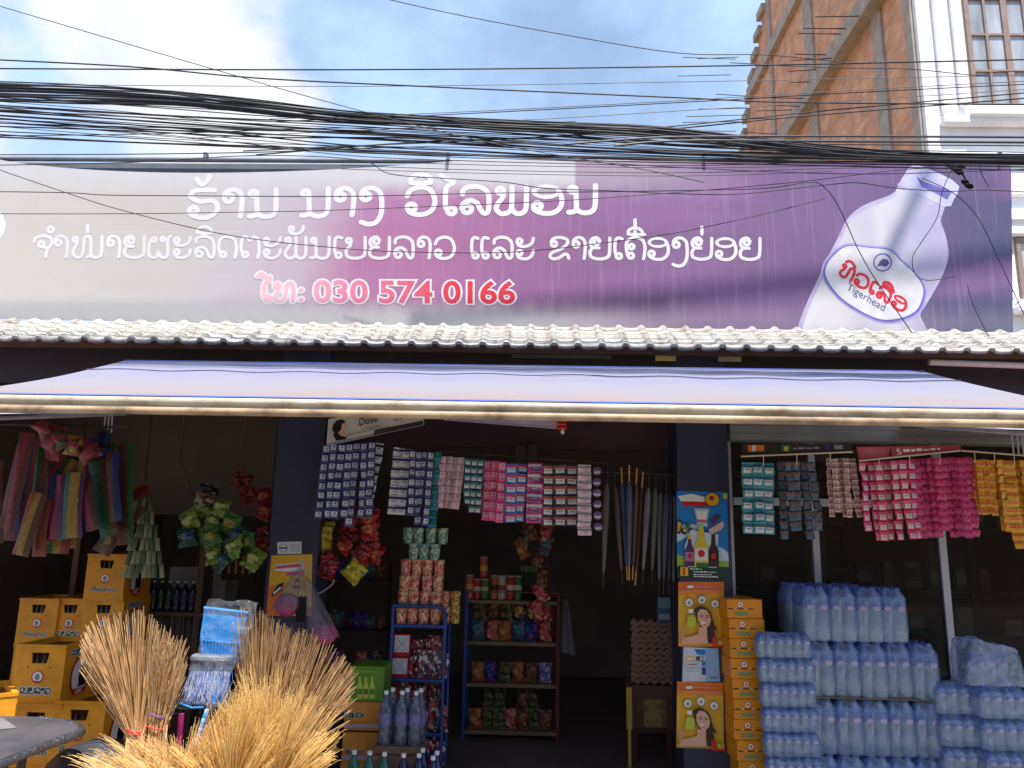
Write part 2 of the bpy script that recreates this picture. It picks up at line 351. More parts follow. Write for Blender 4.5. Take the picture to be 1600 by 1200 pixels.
LAO_MARK = {  # drawn over the letter before, x from its centre
 '່': [[(0, 1.18), (0, 1.5)]], '້': [[(-.2, 1.4), (-.05, 1.2), (.12, 1.3), (.2, 1.5)]],
 'ິ': [[(-.3, 1.16), (-.28, 1.34), (0, 1.46), (.28, 1.34), (.3, 1.16)], [(-.3, 1.16), (0, 1.14), (.3, 1.16)]],
 'ື': [[(-.3, 1.16), (-.28, 1.34), (0, 1.46), (.28, 1.34), (.34, 1.14)], [(-.3, 1.16), (0, 1.14), (.42, 1.15)], [(0, 1.2), (0, 1.3)]],
 'ັ': [ring(-.18, 1.36, .1), [(-.28, 1.34), (-.18, 1.16), (.1, 1.14), (.3, 1.26), (.36, 1.48)]],
 'ົ': [[(-.3, 1.18), (-.16, 1.36), (.1, 1.36), (.34, 1.16)]],
}
def lao_strokes(text):
    x = 0; out = []; pc = 0; lift = 0
    for ch in text:
        if ch in LAO_MARK:
            up = .34 if lift else 0
            for s in LAO_MARK[ch]:
                rg = s[0] == 'r'; s2 = s[1] if rg else s
                q = [(pc + a, b + up) for a, b in s2]; out.append(('r', q) if rg else q)
            lift = 1; continue
        lift = 0
        if ch == 'ຳ': out.append(('r', [(x - .12 + a, b) for a, b in arc(0, 1.3, .13)])); ch = 'າ'
        w, st = LAO[ch]
        for s in st:
            rg = s[0] == 'r'; q = [(x + a, b) for a, b in (s[1] if rg else s)]; out.append(('r', q) if rg else q)
        pc = x + w / 2 - .03; x += w
    return out, x
def lao_text(mb, text, fn, thick, normal, mi=0, lift=.0002, words=None):
    """fn(u, v) -> point; u runs 0..1 over the whole line, v in letter heights"""
    st, W = lao_strokes(text); nrm = Vector(normal)
    cuts = [0] + [len(lao_strokes(text[:i])[0]) for i, c in enumerate(text) if c == ' '] + [len(st)]
    for k, s in enumerate(st):
        if words is not None: mb = words[max(i for i in range(len(cuts) - 1) if cuts[i] <= k)]
        up = nrm * (.00012 * (k % 5)) if lift > .00001 else nrm * 0
        if s[0] == 'r':
            P_ = [fn(a / W, b) for a, b in s[1][:-1]]; c = sum(P_, Vector()) / len(P_); n = len(P_); h = thick / 2
            o_ = [p + (p - c).normalized() * h + up for p in P_]; q_ = [c + (p - c) * max(.22, 1 - h / max(1e-6, (p - c).length)) + up for p in P_]
            mb.add(o_ + q_, [(i, (i + 1) % n, n + (i + 1) % n, n + i) for i in range(n)], mi); continue
        pts = catmull([(a, b, 0) for a, b in s], 5); n = len(pts)
        mb.ribbon([fn(p.x / W, p.y) + up + nrm * (.0003 + .0003 * i / n) for i, p in enumerate(pts)], thick, normal, mi)
FONT_CACHE = {}
def latin(text, offset=0.0, shear=0.0):
    key = (text, offset, shear)
    if key in FONT_CACHE: return FONT_CACHE[key]
    cu = bpy.data.curves.new('t', 'FONT'); cu.body = text; cu.size = 1; cu.offset = offset; cu.shear = shear; cu.resolution_u = 4; cu.fill_mode = 'FRONT'
    o = bpy.data.objects.new('t', cu); COL.objects.link(o); dg = bpy.context.evaluated_depsgraph_get(); dg.update()
    me = bpy.data.meshes.new_from_object(o.evaluated_get(dg))
    vs = [v.co.copy() for v in me.vertices]; fs = [list(p.vertices) for p in me.polygons]
    bpy.data.objects.remove(o); bpy.data.curves.remove(cu); bpy.data.meshes.remove(me)
    xs = [v.x for v in vs]; FONT_CACHE[key] = (vs, fs, min(xs), max(xs)); return FONT_CACHE[key]
def latin_text(mb, text, fn, mi=0, offset=0.0, shear=0.0, ref=None):
    """fn(u, v): u 0..1 over the width, v in cap heights (about .73 of the size)"""
    vs, fs, a, b = latin(text, offset, shear)
    if ref is not None: _, _, a, b = latin(text, ref, shear)
    mb.add([fn((v.x - a) / (b - a), v.y / .73) + Vector((0, -.0006 * i / len(vs), 0)) for i, v in enumerate(vs)], fs, mi)
# ================================================================== THE SETTING
YF = 5.3                                   # front of the pillars
concrete = M('concrete', (142, 136, 126), .85, vary=.18, scale=2.5, bump=.3, bscale=40)
asphalt = M('asphalt', (66, 64, 62), .9, vary=.2, scale=3, bump=.4, bscale=90)
navy = M('navy paint', (50, 51, 72), .55, vary=.1, scale=4, dirt=((62, 58, 66), .5, 3))
dark_wall = M('dark interior wall', (126, 110, 102), .8, vary=.2, scale=2)
tile_floor = M('dark floor tiles', (104, 90, 86), .35, vary=.2, scale=2)
white_paint = M('white wall paint', (238, 238, 238), .7, vary=.03, scale=1.2, dirt=((205, 202, 198), .4, 2.2), bump=.1, bscale=30)
alu = M('aluminium', (196, 198, 206), .38, .35, vary=.06)
steel_dark = M('dark painted steel', (60, 54, 50), .6, vary=.15)
wood = M('brown wood', (92, 66, 48), .6, vary=.25, scale=6, stretch=(1, 1, .15))
cream = M('cream rail paint', (190, 178, 156), .45, vary=.08, scale=3, dirt=((120, 92, 62), .85, 9), stretch=(.5, 1, 1))
tan_rail = M('tan rail paint', (184, 156, 126), .5, vary=.1, scale=3, dirt=((84, 62, 42), .9, 7), stretch=(.6, 1, 1))
black_rub = M('black cable sheath', (30, 29, 33), .5, vary=.15, scale=5)
grey_rub = M('weathered grey cable sheath', (96, 94, 98), .5, vary=.15, scale=5)
black_pl = M('black plastic', (24, 24, 26), .4)
white_pl = M('white plastic', (225, 225, 222), .4, vary=.04)
paper_w = M('white paper', (218, 216, 212), .7, vary=.04)
gold = M('crate yellow', (238, 160, 36), .48, vary=.07, scale=5, dirt=((150, 92, 24), .45, 6), bump=.05, bscale=30)
gold_shade = M('crate yellow in shade', (120, 64, 16), .6, vary=.2)  # darker copy of the crate yellow; shade of hollow and holes put into colour
red_ink = M('red ink', (196, 30, 36), .45); white_ink = M('white ink', (232, 230, 226), .5, vary=.03); green_ink = M('dark green ink', (28, 62, 44), .5)
black_ink = M('black ink', (26, 24, 24), .5); blue_ink = M('blue ink', (48, 56, 140), .5); grey_ink = M('grey ink', (140, 140, 148), .5)

# ground: one sheet to the horizon; a concrete apron and the shop floor laid on it
g = MB(); g.quad((-900, -900, -.05), (900, -900, -.05), (900, 900, -.05), (-900, 900, -.05)); structure('ground', g, M('dry earth', (128, 106, 82), .95, vary=.2, scale=.4))
g = MB(); g.box(-60, 60, -9.5, .2, -.2, -.044); structure('road', g, asphalt)
g = MB(); g.cbox(-60, 60, .2, 5.1, -.2, 0, .02); structure('pavement', g, concrete)

def wav(fn, nx): return [fn(i / nx) for i in range(nx + 1)]
# ---- the shop: pillars, walls, ceiling, shutter box, window bay, eaves
XL, XR = -4.6, 5.2
shop = thing('shop_building', 'open-fronted shop with two navy blue pillars and a tiled eave', 'shop', (0, YF, 0), w=True)
for (a, b) in ((435.5, 510), (1056, 1136)):
    x0, x1, _, _ = rect(a, 640, b, 660, YF)
    m = MB(); m.cbox(x0, x1, YF, YF + .34, 0, 2.95, .008); obj('pillar', m, navy, shop)
m = MB(); m.box(XL, XR, 9.6, 9.75, 0, 3); m.box(XL - .15, XL, YF + .1, 9.75, 0, 3); m.box(XR, XR + .15, YF + .1, 9.75, 0, 3)
obj('interior_wall', m, dark_wall, shop)
xl0, xl1, _, _ = rect(-200, 700, 428, 760, 7.3)
m = MB(); m.box(XL, xl1, 7.3, 7.4, 1.75, 3); obj('partition', m, M('brown panel wall', (112, 98, 86), .7, vary=.15, scale=1.5), shop)
m = MB(); m.box(XL, XR, 5.1, 9.7, -.03, .004); obj('shop_floor', m, tile_floor, shop)
m = MB(); m.box(XL - .2, XR + .2, 5.35, 9.8, 2.97, 3.02); obj('ceiling', m, dark_wall, shop)
m = MB(); m.box(XL - .2, XR + .2, YF + .02, YF + .2, 2.62, 3.03); obj('lintel', m, M('dark brown lintel', (48, 38, 36), .7), shop)
# maroon band behind the hanging strips of the middle bay
x0, x1, z0, z1 = rect(512, 655, 1056, 700, 5.6)
m = MB(); m.box(x0, x1, 5.6, 5.64, z0, z1 + .1); obj('signboard', m, M('dull maroon board', (62, 36, 40), .6), shop)
# roller-shutter box over the window bay
x0, x1, z0, z1 = rect(1137, 652, 1760, 692, 5.36)
m = MB(); m.cbox(x0 + .01, x1, 5.36, 5.6, z0, z1 + .08, .012)
for k in range(4): m.box(x0 + .01, x1, 5.352, 5.3605, z0 + .03 + k * .055, z0 + .045 + k * .055)
obj('shutter_box', m, M('grey shutter steel', (150, 146, 142), .5, .2, vary=.08), shop)
# window bay: frame, panes
wf = 5.5
for px0, px1, py in ((1137, 1146, 850), (1269, 1279, 850), (1470, 1481, 900), (1690, 1702, 900)):
    a, b, _, _ = rect(px0, py - 20, px1, py + 20, wf)
    m = MB(); m.box(a, b, wf - .02, wf + .03, 0.05, 2.62); obj('mullion', m, alu, shop)
for py, nm in ((786, 'transom'),):
    xa, xb, za, zb = rect(1146, py - 6, 1470, py + 6, wf + .0)
    m = MB(); m.box(xa, xb, wf - .012, wf + .026, za, zb); obj(nm, m, alu, shop)
glass = M_clear('haze-tinted window glass', (92, 80, 74), .2, .05, tint=(205, 205, 200))  # brown haze of the street's reflection put into pane colour and opacity
for p0, p1 in ((1146, 1269), (1279, 1470), (1481, 1690)):
    xa, xb, _, _ = rect(p0, 880, p1, 900, wf)
    m = MB(); m.box(xa, xb, wf + .002, wf + .007, .06, 2.6); obj('window_pane', m, glass, shop)
# eave of ribbed white tiles: steep sheet with rounded ribs and cross steps
YE, YT = 5.04, 5.47
ze = (at(400, 524, YE).z + at(1200, 553, YE).z) / 2; zt = (at(400, 503, YT).z + at(1200, 517, YT).z) / 2
pitch = 37.6 * 5.15 / 1200
def tile_mat():
    m, n, L, p = base_mat('weathered white tile'); p.inputs['Roughness'].default_value = .6
    tc = n.new('ShaderNodeTexCoord'); wv = n.new('ShaderNodeTexWave'); wv.bands_direction = 'Z'; wv.inputs['Scale'].default_value = 5.6; wv.inputs['Distortion'].default_value = 1.2; wv.inputs['Detail'].default_value = 3; wv.inputs['Detail Scale'].default_value = 3
    L.new(tc.outputs['Object'], wv.inputs['Vector'])
    mp = n.new('ShaderNodeMapping'); mp.inputs['Scale'].default_value = (9, 1.5, 1.5); L.new(tc.outputs['Object'], mp.inputs[0])
    nz = n.new('ShaderNodeTexNoise'); nz.inputs['Scale'].default_value = 2; nz.inputs['Detail'].default_value = 8; nz.inputs['Roughness'].default_value = .7; L.new(mp.outputs[0], nz.inputs['Vector'])
    c1 = n.new('ShaderNodeValToRGB'); e = c1.color_ramp.elements; e[0].position = .3; e[0].color = lin((92, 82, 66)) + (1,); e[1].position = .62; e[1].color = lin((180, 177, 171)) + (1,)
    q = e.new(.44); q.color = lin((154, 150, 142)) + (1,); L.new(nz.outputs['Fac'], c1.inputs[0])
    mr = n.new('ShaderNodeMapRange'); mr.inputs['From Min'].default_value = .0; mr.inputs['From Max'].default_value = .22; mr.inputs['To Min'].default_value = .5; L.new(wv.outputs['Fac'], mr.inputs['Value'])
    v = n.new('ShaderNodeVectorMath'); v.operation = 'SCALE'; L.new(c1.outputs[0], v.inputs[0]); L.new(mr.outputs[0], v.inputs['Scale']); L.new(v.outputs[0], p.inputs['Base Color'])
    return m
tile = tile_mat()
xa, xb = -4.9, 5.3; nr = int((xb - xa) / pitch); m = MB(); per = 14
prof = []
for i in range(nr * per + 1):
    t = (i % per) / per
    if t < .34: h = .02 * min(1, math.sin(math.pi * t / .34) * 1.5)
    else: h = -.005 * math.sin(math.pi * (t - .3) / .7)
    prof.append((xa + i * pitch / per, h))
steps = [(0, 0), (.02, .004)]
for k in range(1, 6): steps += [(k / 6 - .02, .004), (k / 6, .001), (k / 6 + .02, .004)]
steps += [(1, .004)]
nrm = Vector((0, -(zt - ze), YT - YE)).normalized(); vs = []; fs = []
for t, e in steps:
    for x, h in prof:
        vs.append(Vector((x, YE + (YT - YE) * t, ze + (zt - ze) * t)) + nrm * (h + e))
n = len(prof)
for j in range(len(steps) - 1):
    for i in range(n - 1): fs.append((j * n + i, j * n + i + 1, (j + 1) * n + i + 1, (j + 1) * n + i))
m.add(vs, fs, 0, True)
vs2 = vs[:n] + [Vector((x, YE + .012, ze - .014 + h * .8)) for x, h in prof]
m.add(vs2, [(i, n + i, n + i + 1, i + 1) for i in range(n - 1)], 0)
vs3 = [v + Vector((0, .012, -.02)) for v in vs]; m.add(vs3, [f[::-1] for f in fs], 0, True)
obj('roof_tile_sheet', m, tile, shop)
m = MB(); m.box(XL - .2, XR + .2, YT + .01, YF + 4.4, 3.05, zt - .04); obj('roof', m, M('grey roofing', (110, 104, 98), .8), shop)
m = MB(); m.box(xa, xb, YE + .1, YE + .14, ze - .03, ze + .02); obj('batten', m, wood, shop)
# pale gutter tube under the far end of the eave
a, b = at(1452, 566, 5.15), at(1760, 577, 5.15)
m = MB(); m.tube([a, b], .022, 8); obj('gutter_tube', m, M('beige tube', (190, 172, 158), .5), shop)
# little notices in the dark gap under the eave
for i, (x0, y0, x1, y1, c) in enumerate(((1024, 553, 1056, 564, (206, 178, 96)), (1122, 555, 1158, 565, (170, 148, 104)), (800, 552, 955, 560, (74, 78, 60)), (240, 537, 248, 544, (150, 120, 70)))):
    a, b, c0, c1 = rect(x0, y0, x1, y1, 5.19)
    m = MB(); m.cbox(a, b, 5.185, 5.195, c0, c1, .002)
    single('notice_plate', m, M('plate%d' % i, c, .6), ('yellow plate fixed in the dark gap under the eave', 'tan plate under the eave beside the yellow one', 'long dull green plate in the gap under the eave', 'tiny wooden block under the eave above the awning corner')[i], 'plate')

# ---- shop houses across the street (behind the viewer; they darken what the glass mirrors)
def far_house(x0, x1, h, c, label):
    t = thing('shophouse', label, 'building', (0, -13.5, 0), w=True)
    m = MB(); m.box(x0, x1, -19, -13.5, 0, h); obj('wall', m, M('far wall %s' % label[:9], c, .8, vary=.1, scale=1), t)
    w = (x1 - x0) / 3
    for k in range(3):
        m = MB(); m.box(x0 + w * k + .3, x0 + w * (k + 1) - .3, -13.5, -13.44, .1, 2.7); obj('shutter', m, steel_dark, t)
        m = MB(); m.box(x0 + w * k + .6, x0 + w * (k + 1) - .6, -13.5, -13.45, 3.8, 5.2); obj('window', m, black_pl, t)
    m = MB(); m.box(x0, x1, -13.5, -12.3, 3.0, 3.12); obj('canopy', m, steel_dark, t)
far_house(-16, -5.2, 6.4, (214, 200, 174), 'beige two-storey shophouse across the street')
far_house(-5, 5, 7.2, (206, 202, 196), 'grey two-storey shophouse across the street')
far_house(5.2, 16, 6.2, (216, 188, 156), 'tan two-storey shophouse across the street')

# ---- tall white building behind with a raw brick flank
YB = 12.0
XB = at(1450, 200, YB).x
tall = thing('tall_building', 'white building with an unplastered brick flank rising behind the shop', 'building', (XB, YB, 0), w=True)
def brick_mat():
    m, n, L, p = base_mat('rough red brick'); p.inputs['Roughness'].default_value = .9
    tc = n.new('ShaderNodeTexCoord'); sp = n.new('ShaderNodeSeparateXYZ'); cb = n.new('ShaderNodeCombineXYZ')
    L.new(tc.outputs['Object'], sp.inputs[0]); L.new(sp.outputs['Y'], cb.inputs['X']); L.new(sp.outputs['Z'], cb.inputs['Y'])
    br = n.new('ShaderNodeTexBrick'); br.inputs['Scale'].default_value = 1.0; br.inputs['Brick Width'].default_value = .26; br.inputs['Row Height'].default_value = .12
    br.inputs['Mortar Size'].default_value = .016; br.inputs['Mortar Smooth'].default_value = .3; br.inputs['Bias'].default_value = -.1
    br.inputs['Color1'].default_value = lin((234, 166, 122)) + (1,); br.inputs['Color2'].default_value = lin((212, 138, 98)) + (1,); br.inputs['Mortar'].default_value = lin((196, 172, 150)) + (1,)
    L.new(cb.outputs[0], br.inputs['Vector'])
    nz = n.new('ShaderNodeTexNoise'); nz.inputs['Scale'].default_value = 2.2; nz.inputs['Detail'].default_value = 7; L.new(tc.outputs['Object'], nz.inputs['Vector'])
    mr = n.new('ShaderNodeMapRange'); mr.inputs['From Min'].default_value = .3; mr.inputs['From Max'].default_value = .7; mr.inputs['To Min'].default_value = .72; mr.inputs['To Max'].default_value = 1.2; L.new(nz.outputs['Fac'], mr.inputs['Value'])
    v = n.new('ShaderNodeVectorMath'); v.operation = 'SCALE'; L.new(br.outputs['Color'], v.inputs[0]); L.new(mr.outputs[0], v.inputs['Scale']); L.new(v.outputs[0], p.inputs['Base Color'])
    bp = n.new('ShaderNodeBump'); bp.inputs['Distance'].default_value = .03; bp.inputs['Strength'].default_value = .8; L.new(br.outputs['Fac'], bp.inputs['Height']); bp.invert = True; L.new(bp.outputs[0], p.inputs['Normal'])
    return m
raw = M('raw concrete', (166, 154, 140), .9, vary=.2, scale=4, bump=.6, bscale=25)
ya = YB + .1
far_lo, far_hi = atx(1158, 250, XB), atx(1200, -40, XB)
outl = [(ya, 0), (far_lo.y, 0), (far_lo.y, far_lo.z)]
NST = 9
for k in range(NST):
    t0, t1 = k / NST, (k + 1) / NST
    y0 = far_lo.y + (far_hi.y - far_lo.y) * t0; y1 = far_lo.y + (far_hi.y - far_lo.y) * t1
    z0 = far_lo.z + (far_hi.z - far_lo.z) * t0; z1 = far_lo.z + (far_hi.z - far_lo.z) * t1
    outl += [(y0, z0 + (z1 - z0) * .5), (y1, z0 + (z1 - z0) * .5), (y1, z1)]
    m = MB(); m.box(XB - .12, XB + .2, y1 - .02, y1 + .5, z0 + (z1 - z0) * .5 - .22, z0 + (z1 - z0) * .5 + .02); obj('stepped_end', m, raw, tall)
outl += [(far_hi.y, 18), (ya, 18)]
m = MB(); m.prism([(XB, y, z) for y, z in outl], (.18, 0, 0)); obj('brick_wall', m, brick_mat(), tall)
for p0, p1, py in ((1262, 1275, 100), (1369, 1385, 100), (1207, 1212, 170)):
    y0, y1 = atx(p0, py, XB).y, atx(p1, py, XB).y
    m = MB(); m.box(XB - .05, XB + .02, y1, y0, 0, 17.6); obj('concrete_column', m, raw, tall)
y1 = atx(1424, 100, XB).y
m = MB(); m.box(XB - .07, XB + .02, ya, y1, 0, 17.7); obj('corner_column', m, raw, tall)
def beam(pa, pb, h, d):
    zm = (atx(*pa, XB).z + atx(*pb, XB).z) / 2
    m = MB(); m.box(XB - d, XB + .02, ya + .4, max(far_hi.y, far_lo.y + (far_hi.y - far_lo.y) * (zm + h - far_lo.z) / (far_hi.z - far_lo.z)) - .02, zm, zm + h); obj('concrete_beam', m, raw, tall); return zm
zb1 = beam((1258, 205), (1362, 20), .42, .3)
zb2 = beam((1166, 192), (1237, 10), .34, .16)
rod = M('rusty rebar', (70, 48, 40), .8)
rr = random.Random(3)
for k in range(24):
    y = 13.2 + k * .42 + rr.uniform(-.1, .1); z = zb1 + rr.uniform(.05, .4)
    m = MB(); m.tube([(XB - .2, y, z), (XB - rr.uniform(.7, 1.25), y + rr.uniform(-.08, .08), z + rr.uniform(-.08, .06))], .012, 4); obj('rebar', m, rod, tall)
for k in range(9):
    y = far_lo.y - 2.2 + k * .33; z = rr.choice([far_lo.z + 3.4, far_lo.z + 1.0, far_lo.z + 5.6]) + rr.uniform(-.2, .2)
    m = MB(); m.tube([(XB - .1, y, z), (XB - rr.uniform(1.2, 2.2), y + rr.uniform(-.1, .1), z + rr.uniform(-.05, .05))], .012, 4); obj('rebar', m, rod, tall)
# white front
xf1 = at(1800, 200, YB).x
m = MB(); m.box(XB - .02, xf1, YB, YB + .3, 0, 19); obj('front_wall', m, white_paint, tall)
def front_window(x0, y0, x1, y1, cols, rows):
    a, b, z0, z1 = rect(x0, y0, x1, y1, YB - .05)
    f = MB(); fr = .07
    f.box(a, b, YB - .06, YB - .002, z0, z0 + fr); f.box(a, b, YB - .06, YB - .002, z1 - fr, z1)
    f.box(a, a + fr, YB - .06, YB - .002, z0 + fr, z1 - fr); f.box(b - fr, b, YB - .06, YB - .002, z0 + fr, z1 - fr)
    for k in range(1, cols):
        x = a + (b - a) * k / cols; w = .05 if k == cols // 2 else .022
        f.box(x - w, x + w, YB - .055, YB - .002, z0 + fr, z1 - fr)
    for k in range(1, rows):
        z = z0 + (z1 - z0) * k / rows; f.box(a + fr, b - fr, YB - .05, YB - .002, z - .02, z + .02)
    w = obj('window', f, M('brown window wood', (146, 124, 112), .6), tall)
    p = MB(); p.box(a + fr, b - fr, YB - .02, YB - .006, z0 + fr, z1 - fr); obj('pane', p, M('curtained glass', (158, 164, 172), .1, vary=.4, scale=1.4, stretch=(3, 1, .6)), w)
    s = MB(); s.cbox(a - .16, b + .16, YB - .22, YB - .001, z0 - .24, z0 - .1, .03); s.cbox(a - .1, b + .1, YB - .14, YB - .001, z0 - .1, z0 - .004, .02)
    s.cbox(a - .24, a - .12, YB - .1, YB - .001, z0 - .0, z1 + .3, .03); s.cbox(b + .12, b + .24, YB - .1, YB - .001, z0, z1 + .3, .03); s.cbox(a - .24, b + .24, YB - .12, YB - .001, z1 + .02, z1 + .3, .03)
    obj('sill', s, white_paint, w)
front_window(1508, -110, 1632, 168, 4, 5)
front_window(1592, 372, 1710, 470, 2, 2)
for py in (192, 246, 300, 342):
    z = at(1590, py, YB).z; m = MB(); m.cbox(XB + .2, xf1, YB - (.16 if py in (192, 342) else .08), YB - .001, z - .1, z + .06, .03); obj('cornice', m, white_paint, tall)
m = MB(); m.cbox(at(1462, 100, YB).x, at(1482, 100, YB).x, YB - .1, YB - .001, at(1470, 190, YB).z + .1, 18.5, .03); obj('pilaster', m, white_paint, tall)

# ================================================================== BANNER SIGN
YS = 5.5
TL, TR, BR_, BL = at(-45, 245, YS), at(1580, 254, YS), at(1583, 528, YS), at(-45, 497, YS)
ztop, zbot = (TL.z + TR.z) / 2, (BL.z + BR_.z) / 2
sign = thing('shop_sign', 'long faded purple shop banner with a bottle printed at its end', 'sign', ((TL.x + TR.x) / 2, YS, zbot), w=True)
def banner_mat():
    m, n, L, p = base_mat('faded vinyl print'); p.inputs['Roughness'].default_value = .5; p.inputs['Specular IOR Level'].default_value = .3
    tc = n.new('ShaderNodeTexCoord'); sp = n.new('ShaderNodeSeparateXYZ'); L.new(tc.outputs['Generated'], sp.inputs[0]); U, V = sp.outputs['X'], sp.outputs['Z']
    def mth(op, a, b=None, clamp=False):
        q = n.new('ShaderNodeMath'); q.operation = op; q.use_clamp = clamp
        for i, v in enumerate((a, b)):
            if v is None: continue
            if isinstance(v, (int, float)): q.inputs[i].default_value = v
            else: L.new(v, q.inputs[i])
        return q.outputs[0]
    def noise(sc, sx, sz, det=4):
        mp = n.new('ShaderNodeMapping'); mp.inputs['Scale'].default_value = (sx, 1, sz); L.new(tc.outputs['Generated'], mp.inputs[0])
        q = n.new('ShaderNodeTexNoise'); q.inputs['Scale'].default_value = sc; q.inputs['Detail'].default_value = det; L.new(mp.outputs[0], q.inputs['Vector']); return q.outputs['Fac']
    def sm(x, a, b, c=0.0, d=1.0):
        q = n.new('ShaderNodeMapRange'); q.interpolation_type = 'SMOOTHSTEP'; L.new(x, q.inputs['Value'])
        for k, v in (('From Min', a), ('From Max', b), ('To Min', c), ('To Max', d)): q.inputs[k].default_value = v
        return q.outputs[0]
    def mix(f, a, b):
        q = n.new('ShaderNodeMixRGB')
        L.new(f, q.inputs[0]) if not isinstance(f, float) else setattr(q.inputs[0], 'default_value', f)
        for i, c in ((1, a), (2, b)):
            if isinstance(c, tuple): q.inputs[i].default_value = lin(c) + (1,)
            else: L.new(c, q.inputs[i])
        return q.outputs[0]
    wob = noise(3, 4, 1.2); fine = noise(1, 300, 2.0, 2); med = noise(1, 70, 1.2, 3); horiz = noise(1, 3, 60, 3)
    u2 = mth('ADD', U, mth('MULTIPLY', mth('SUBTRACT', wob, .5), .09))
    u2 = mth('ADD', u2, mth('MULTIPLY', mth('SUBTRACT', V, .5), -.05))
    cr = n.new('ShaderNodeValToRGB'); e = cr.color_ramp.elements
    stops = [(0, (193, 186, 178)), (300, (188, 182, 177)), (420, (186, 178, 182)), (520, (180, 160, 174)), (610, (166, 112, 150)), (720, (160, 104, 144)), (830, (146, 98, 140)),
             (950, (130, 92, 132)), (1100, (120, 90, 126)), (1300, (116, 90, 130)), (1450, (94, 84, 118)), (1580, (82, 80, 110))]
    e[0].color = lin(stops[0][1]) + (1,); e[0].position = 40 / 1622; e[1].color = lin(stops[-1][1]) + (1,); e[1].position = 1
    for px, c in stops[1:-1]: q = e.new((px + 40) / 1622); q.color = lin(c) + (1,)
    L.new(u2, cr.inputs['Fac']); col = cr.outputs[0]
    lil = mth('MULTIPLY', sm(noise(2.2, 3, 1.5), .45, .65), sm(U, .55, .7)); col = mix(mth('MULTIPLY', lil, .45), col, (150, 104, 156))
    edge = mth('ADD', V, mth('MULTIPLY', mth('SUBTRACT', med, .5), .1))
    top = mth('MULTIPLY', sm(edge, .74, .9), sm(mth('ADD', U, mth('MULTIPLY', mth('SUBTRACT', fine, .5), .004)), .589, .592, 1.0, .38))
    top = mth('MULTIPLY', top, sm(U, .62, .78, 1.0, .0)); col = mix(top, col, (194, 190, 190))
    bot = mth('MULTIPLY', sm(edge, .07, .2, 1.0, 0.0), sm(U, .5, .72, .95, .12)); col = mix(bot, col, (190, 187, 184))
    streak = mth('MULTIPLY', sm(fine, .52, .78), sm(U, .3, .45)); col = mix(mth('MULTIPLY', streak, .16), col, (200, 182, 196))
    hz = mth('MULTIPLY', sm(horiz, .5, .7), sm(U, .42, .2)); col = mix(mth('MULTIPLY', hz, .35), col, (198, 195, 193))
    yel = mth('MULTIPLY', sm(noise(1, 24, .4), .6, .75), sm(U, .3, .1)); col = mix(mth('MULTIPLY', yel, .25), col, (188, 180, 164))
    L.new(col, p.inputs['Base Color'])
    bp = n.new('ShaderNodeBump'); bp.inputs['Strength'].default_value = .25; bp.inputs['Distance'].default_value = .02; L.new(noise(1, 26, 3, 3), bp.inputs['Height']); L.new(bp.outputs[0], p.inputs['Normal'])
    return m
def sag(px):                                # top edge sags on one side, baring the grey sheet as a shadow band
    t = max(0, min(1, (px + 10) / 750)); return (math.sin(math.pi * t ** .8)) ** .8 * .125 if 0 < t < 1 else 0
NU, NV = 120, 10
def bpt(u, v):
    a = BL.lerp(BR_, u); b = TL.lerp(TR, u); q = a.lerp(b, v)
    s = sag(-45 + 1626 * u)
    q.z -= s * max(0, (v - .55) / .45) ** 1.3
    return Vector((q.x, YS - .0, q.z))
m = MB(); m.grid(bpt, NU, NV); fr = [v.copy() for v in m.v]
m.add([v + Vector((0, .004, 0)) for v in fr], [f[::-1] for f in m.f[:NU * NV]], 0, True)
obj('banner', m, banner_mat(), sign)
m = MB(); m.tube([TL + Vector((-.3, .03, 0)), TR + Vector((.0, .03, 0))], .02, 8)
for px in (322, -20, 700, 1100, 1560): q = at(px, 246, YS); m.box(q.x - .012, q.x + .012, YS - .03, YS + .02, q.z - .03, q.z + .03)
obj('top_tube', m, M('galvanised tube', (120, 122, 128), .5, .3), sign)
m = MB(); m.add([TL + Vector((0, .07, -.01)), TR + Vector((0, .07, -.01)), BR_ + Vector((0, .07, .05)), BL + Vector((0, .07, .05))], [(0, 1, 2, 3)]); m.add([TL + Vector((0, .09, -.01)), TR + Vector((0, .09, -.01)), BR_ + Vector((0, .09, .05)), BL + Vector((0, .09, .05))], [(3, 2, 1, 0)])
obj('shadow_band_sheet', m, M('shadow grey sheet', (112, 116, 126), .7), sign)  # blue-grey stands in for the shadow band under the top tube
for px in (60, 500, 950, 1400):
    a, b = at(px, 250, YS + .14), at(px, 512, YS + .14)
    m = MB(); m.tube([(a.x, YS + .13, zbot - .2), (a.x, YS + .13, ztop)], .025, 6); obj('upright_post', m, steel_dark, sign)
FRONT = (0, -1, 0)
letter_w = M('white sign lettering', (216, 213, 214), .5, vary=.06, scale=3)
def px_fn(x0, x1, y0, y1, h, Y):            # along a base line from (x0, y0) to (x1, y1)
    return lambda u, v: at(x0 + (x1 - x0) * u, y0 + (y1 - y0) * u - v * h, Y)
S = 5.5 / 1200 / .965
W3 = [MB(), MB(), MB()]; lao_text(None, 'ຮ້ານ ນາງ ວິໄລພອນ', px_fn(292, 938, 340, 332, 43, YS - .001), 8.4 * S, FRONT, words=W3)
for m in W3: obj('lettering', m, letter_w, sign)
W3 = [MB(), MB(), MB()]; lao_text(None, 'ຈຳໜ່າຍຜະລິດຕະພັນເບຍລາວ ແລະ ຂາຍເຄື່ອງຍ່ອຍ', px_fn(52, 1192, 402, 405.5, 33.5, YS - .001), 5.3 * S, FRONT, words=W3)
for m in W3: obj('lettering', m, letter_w, sign)
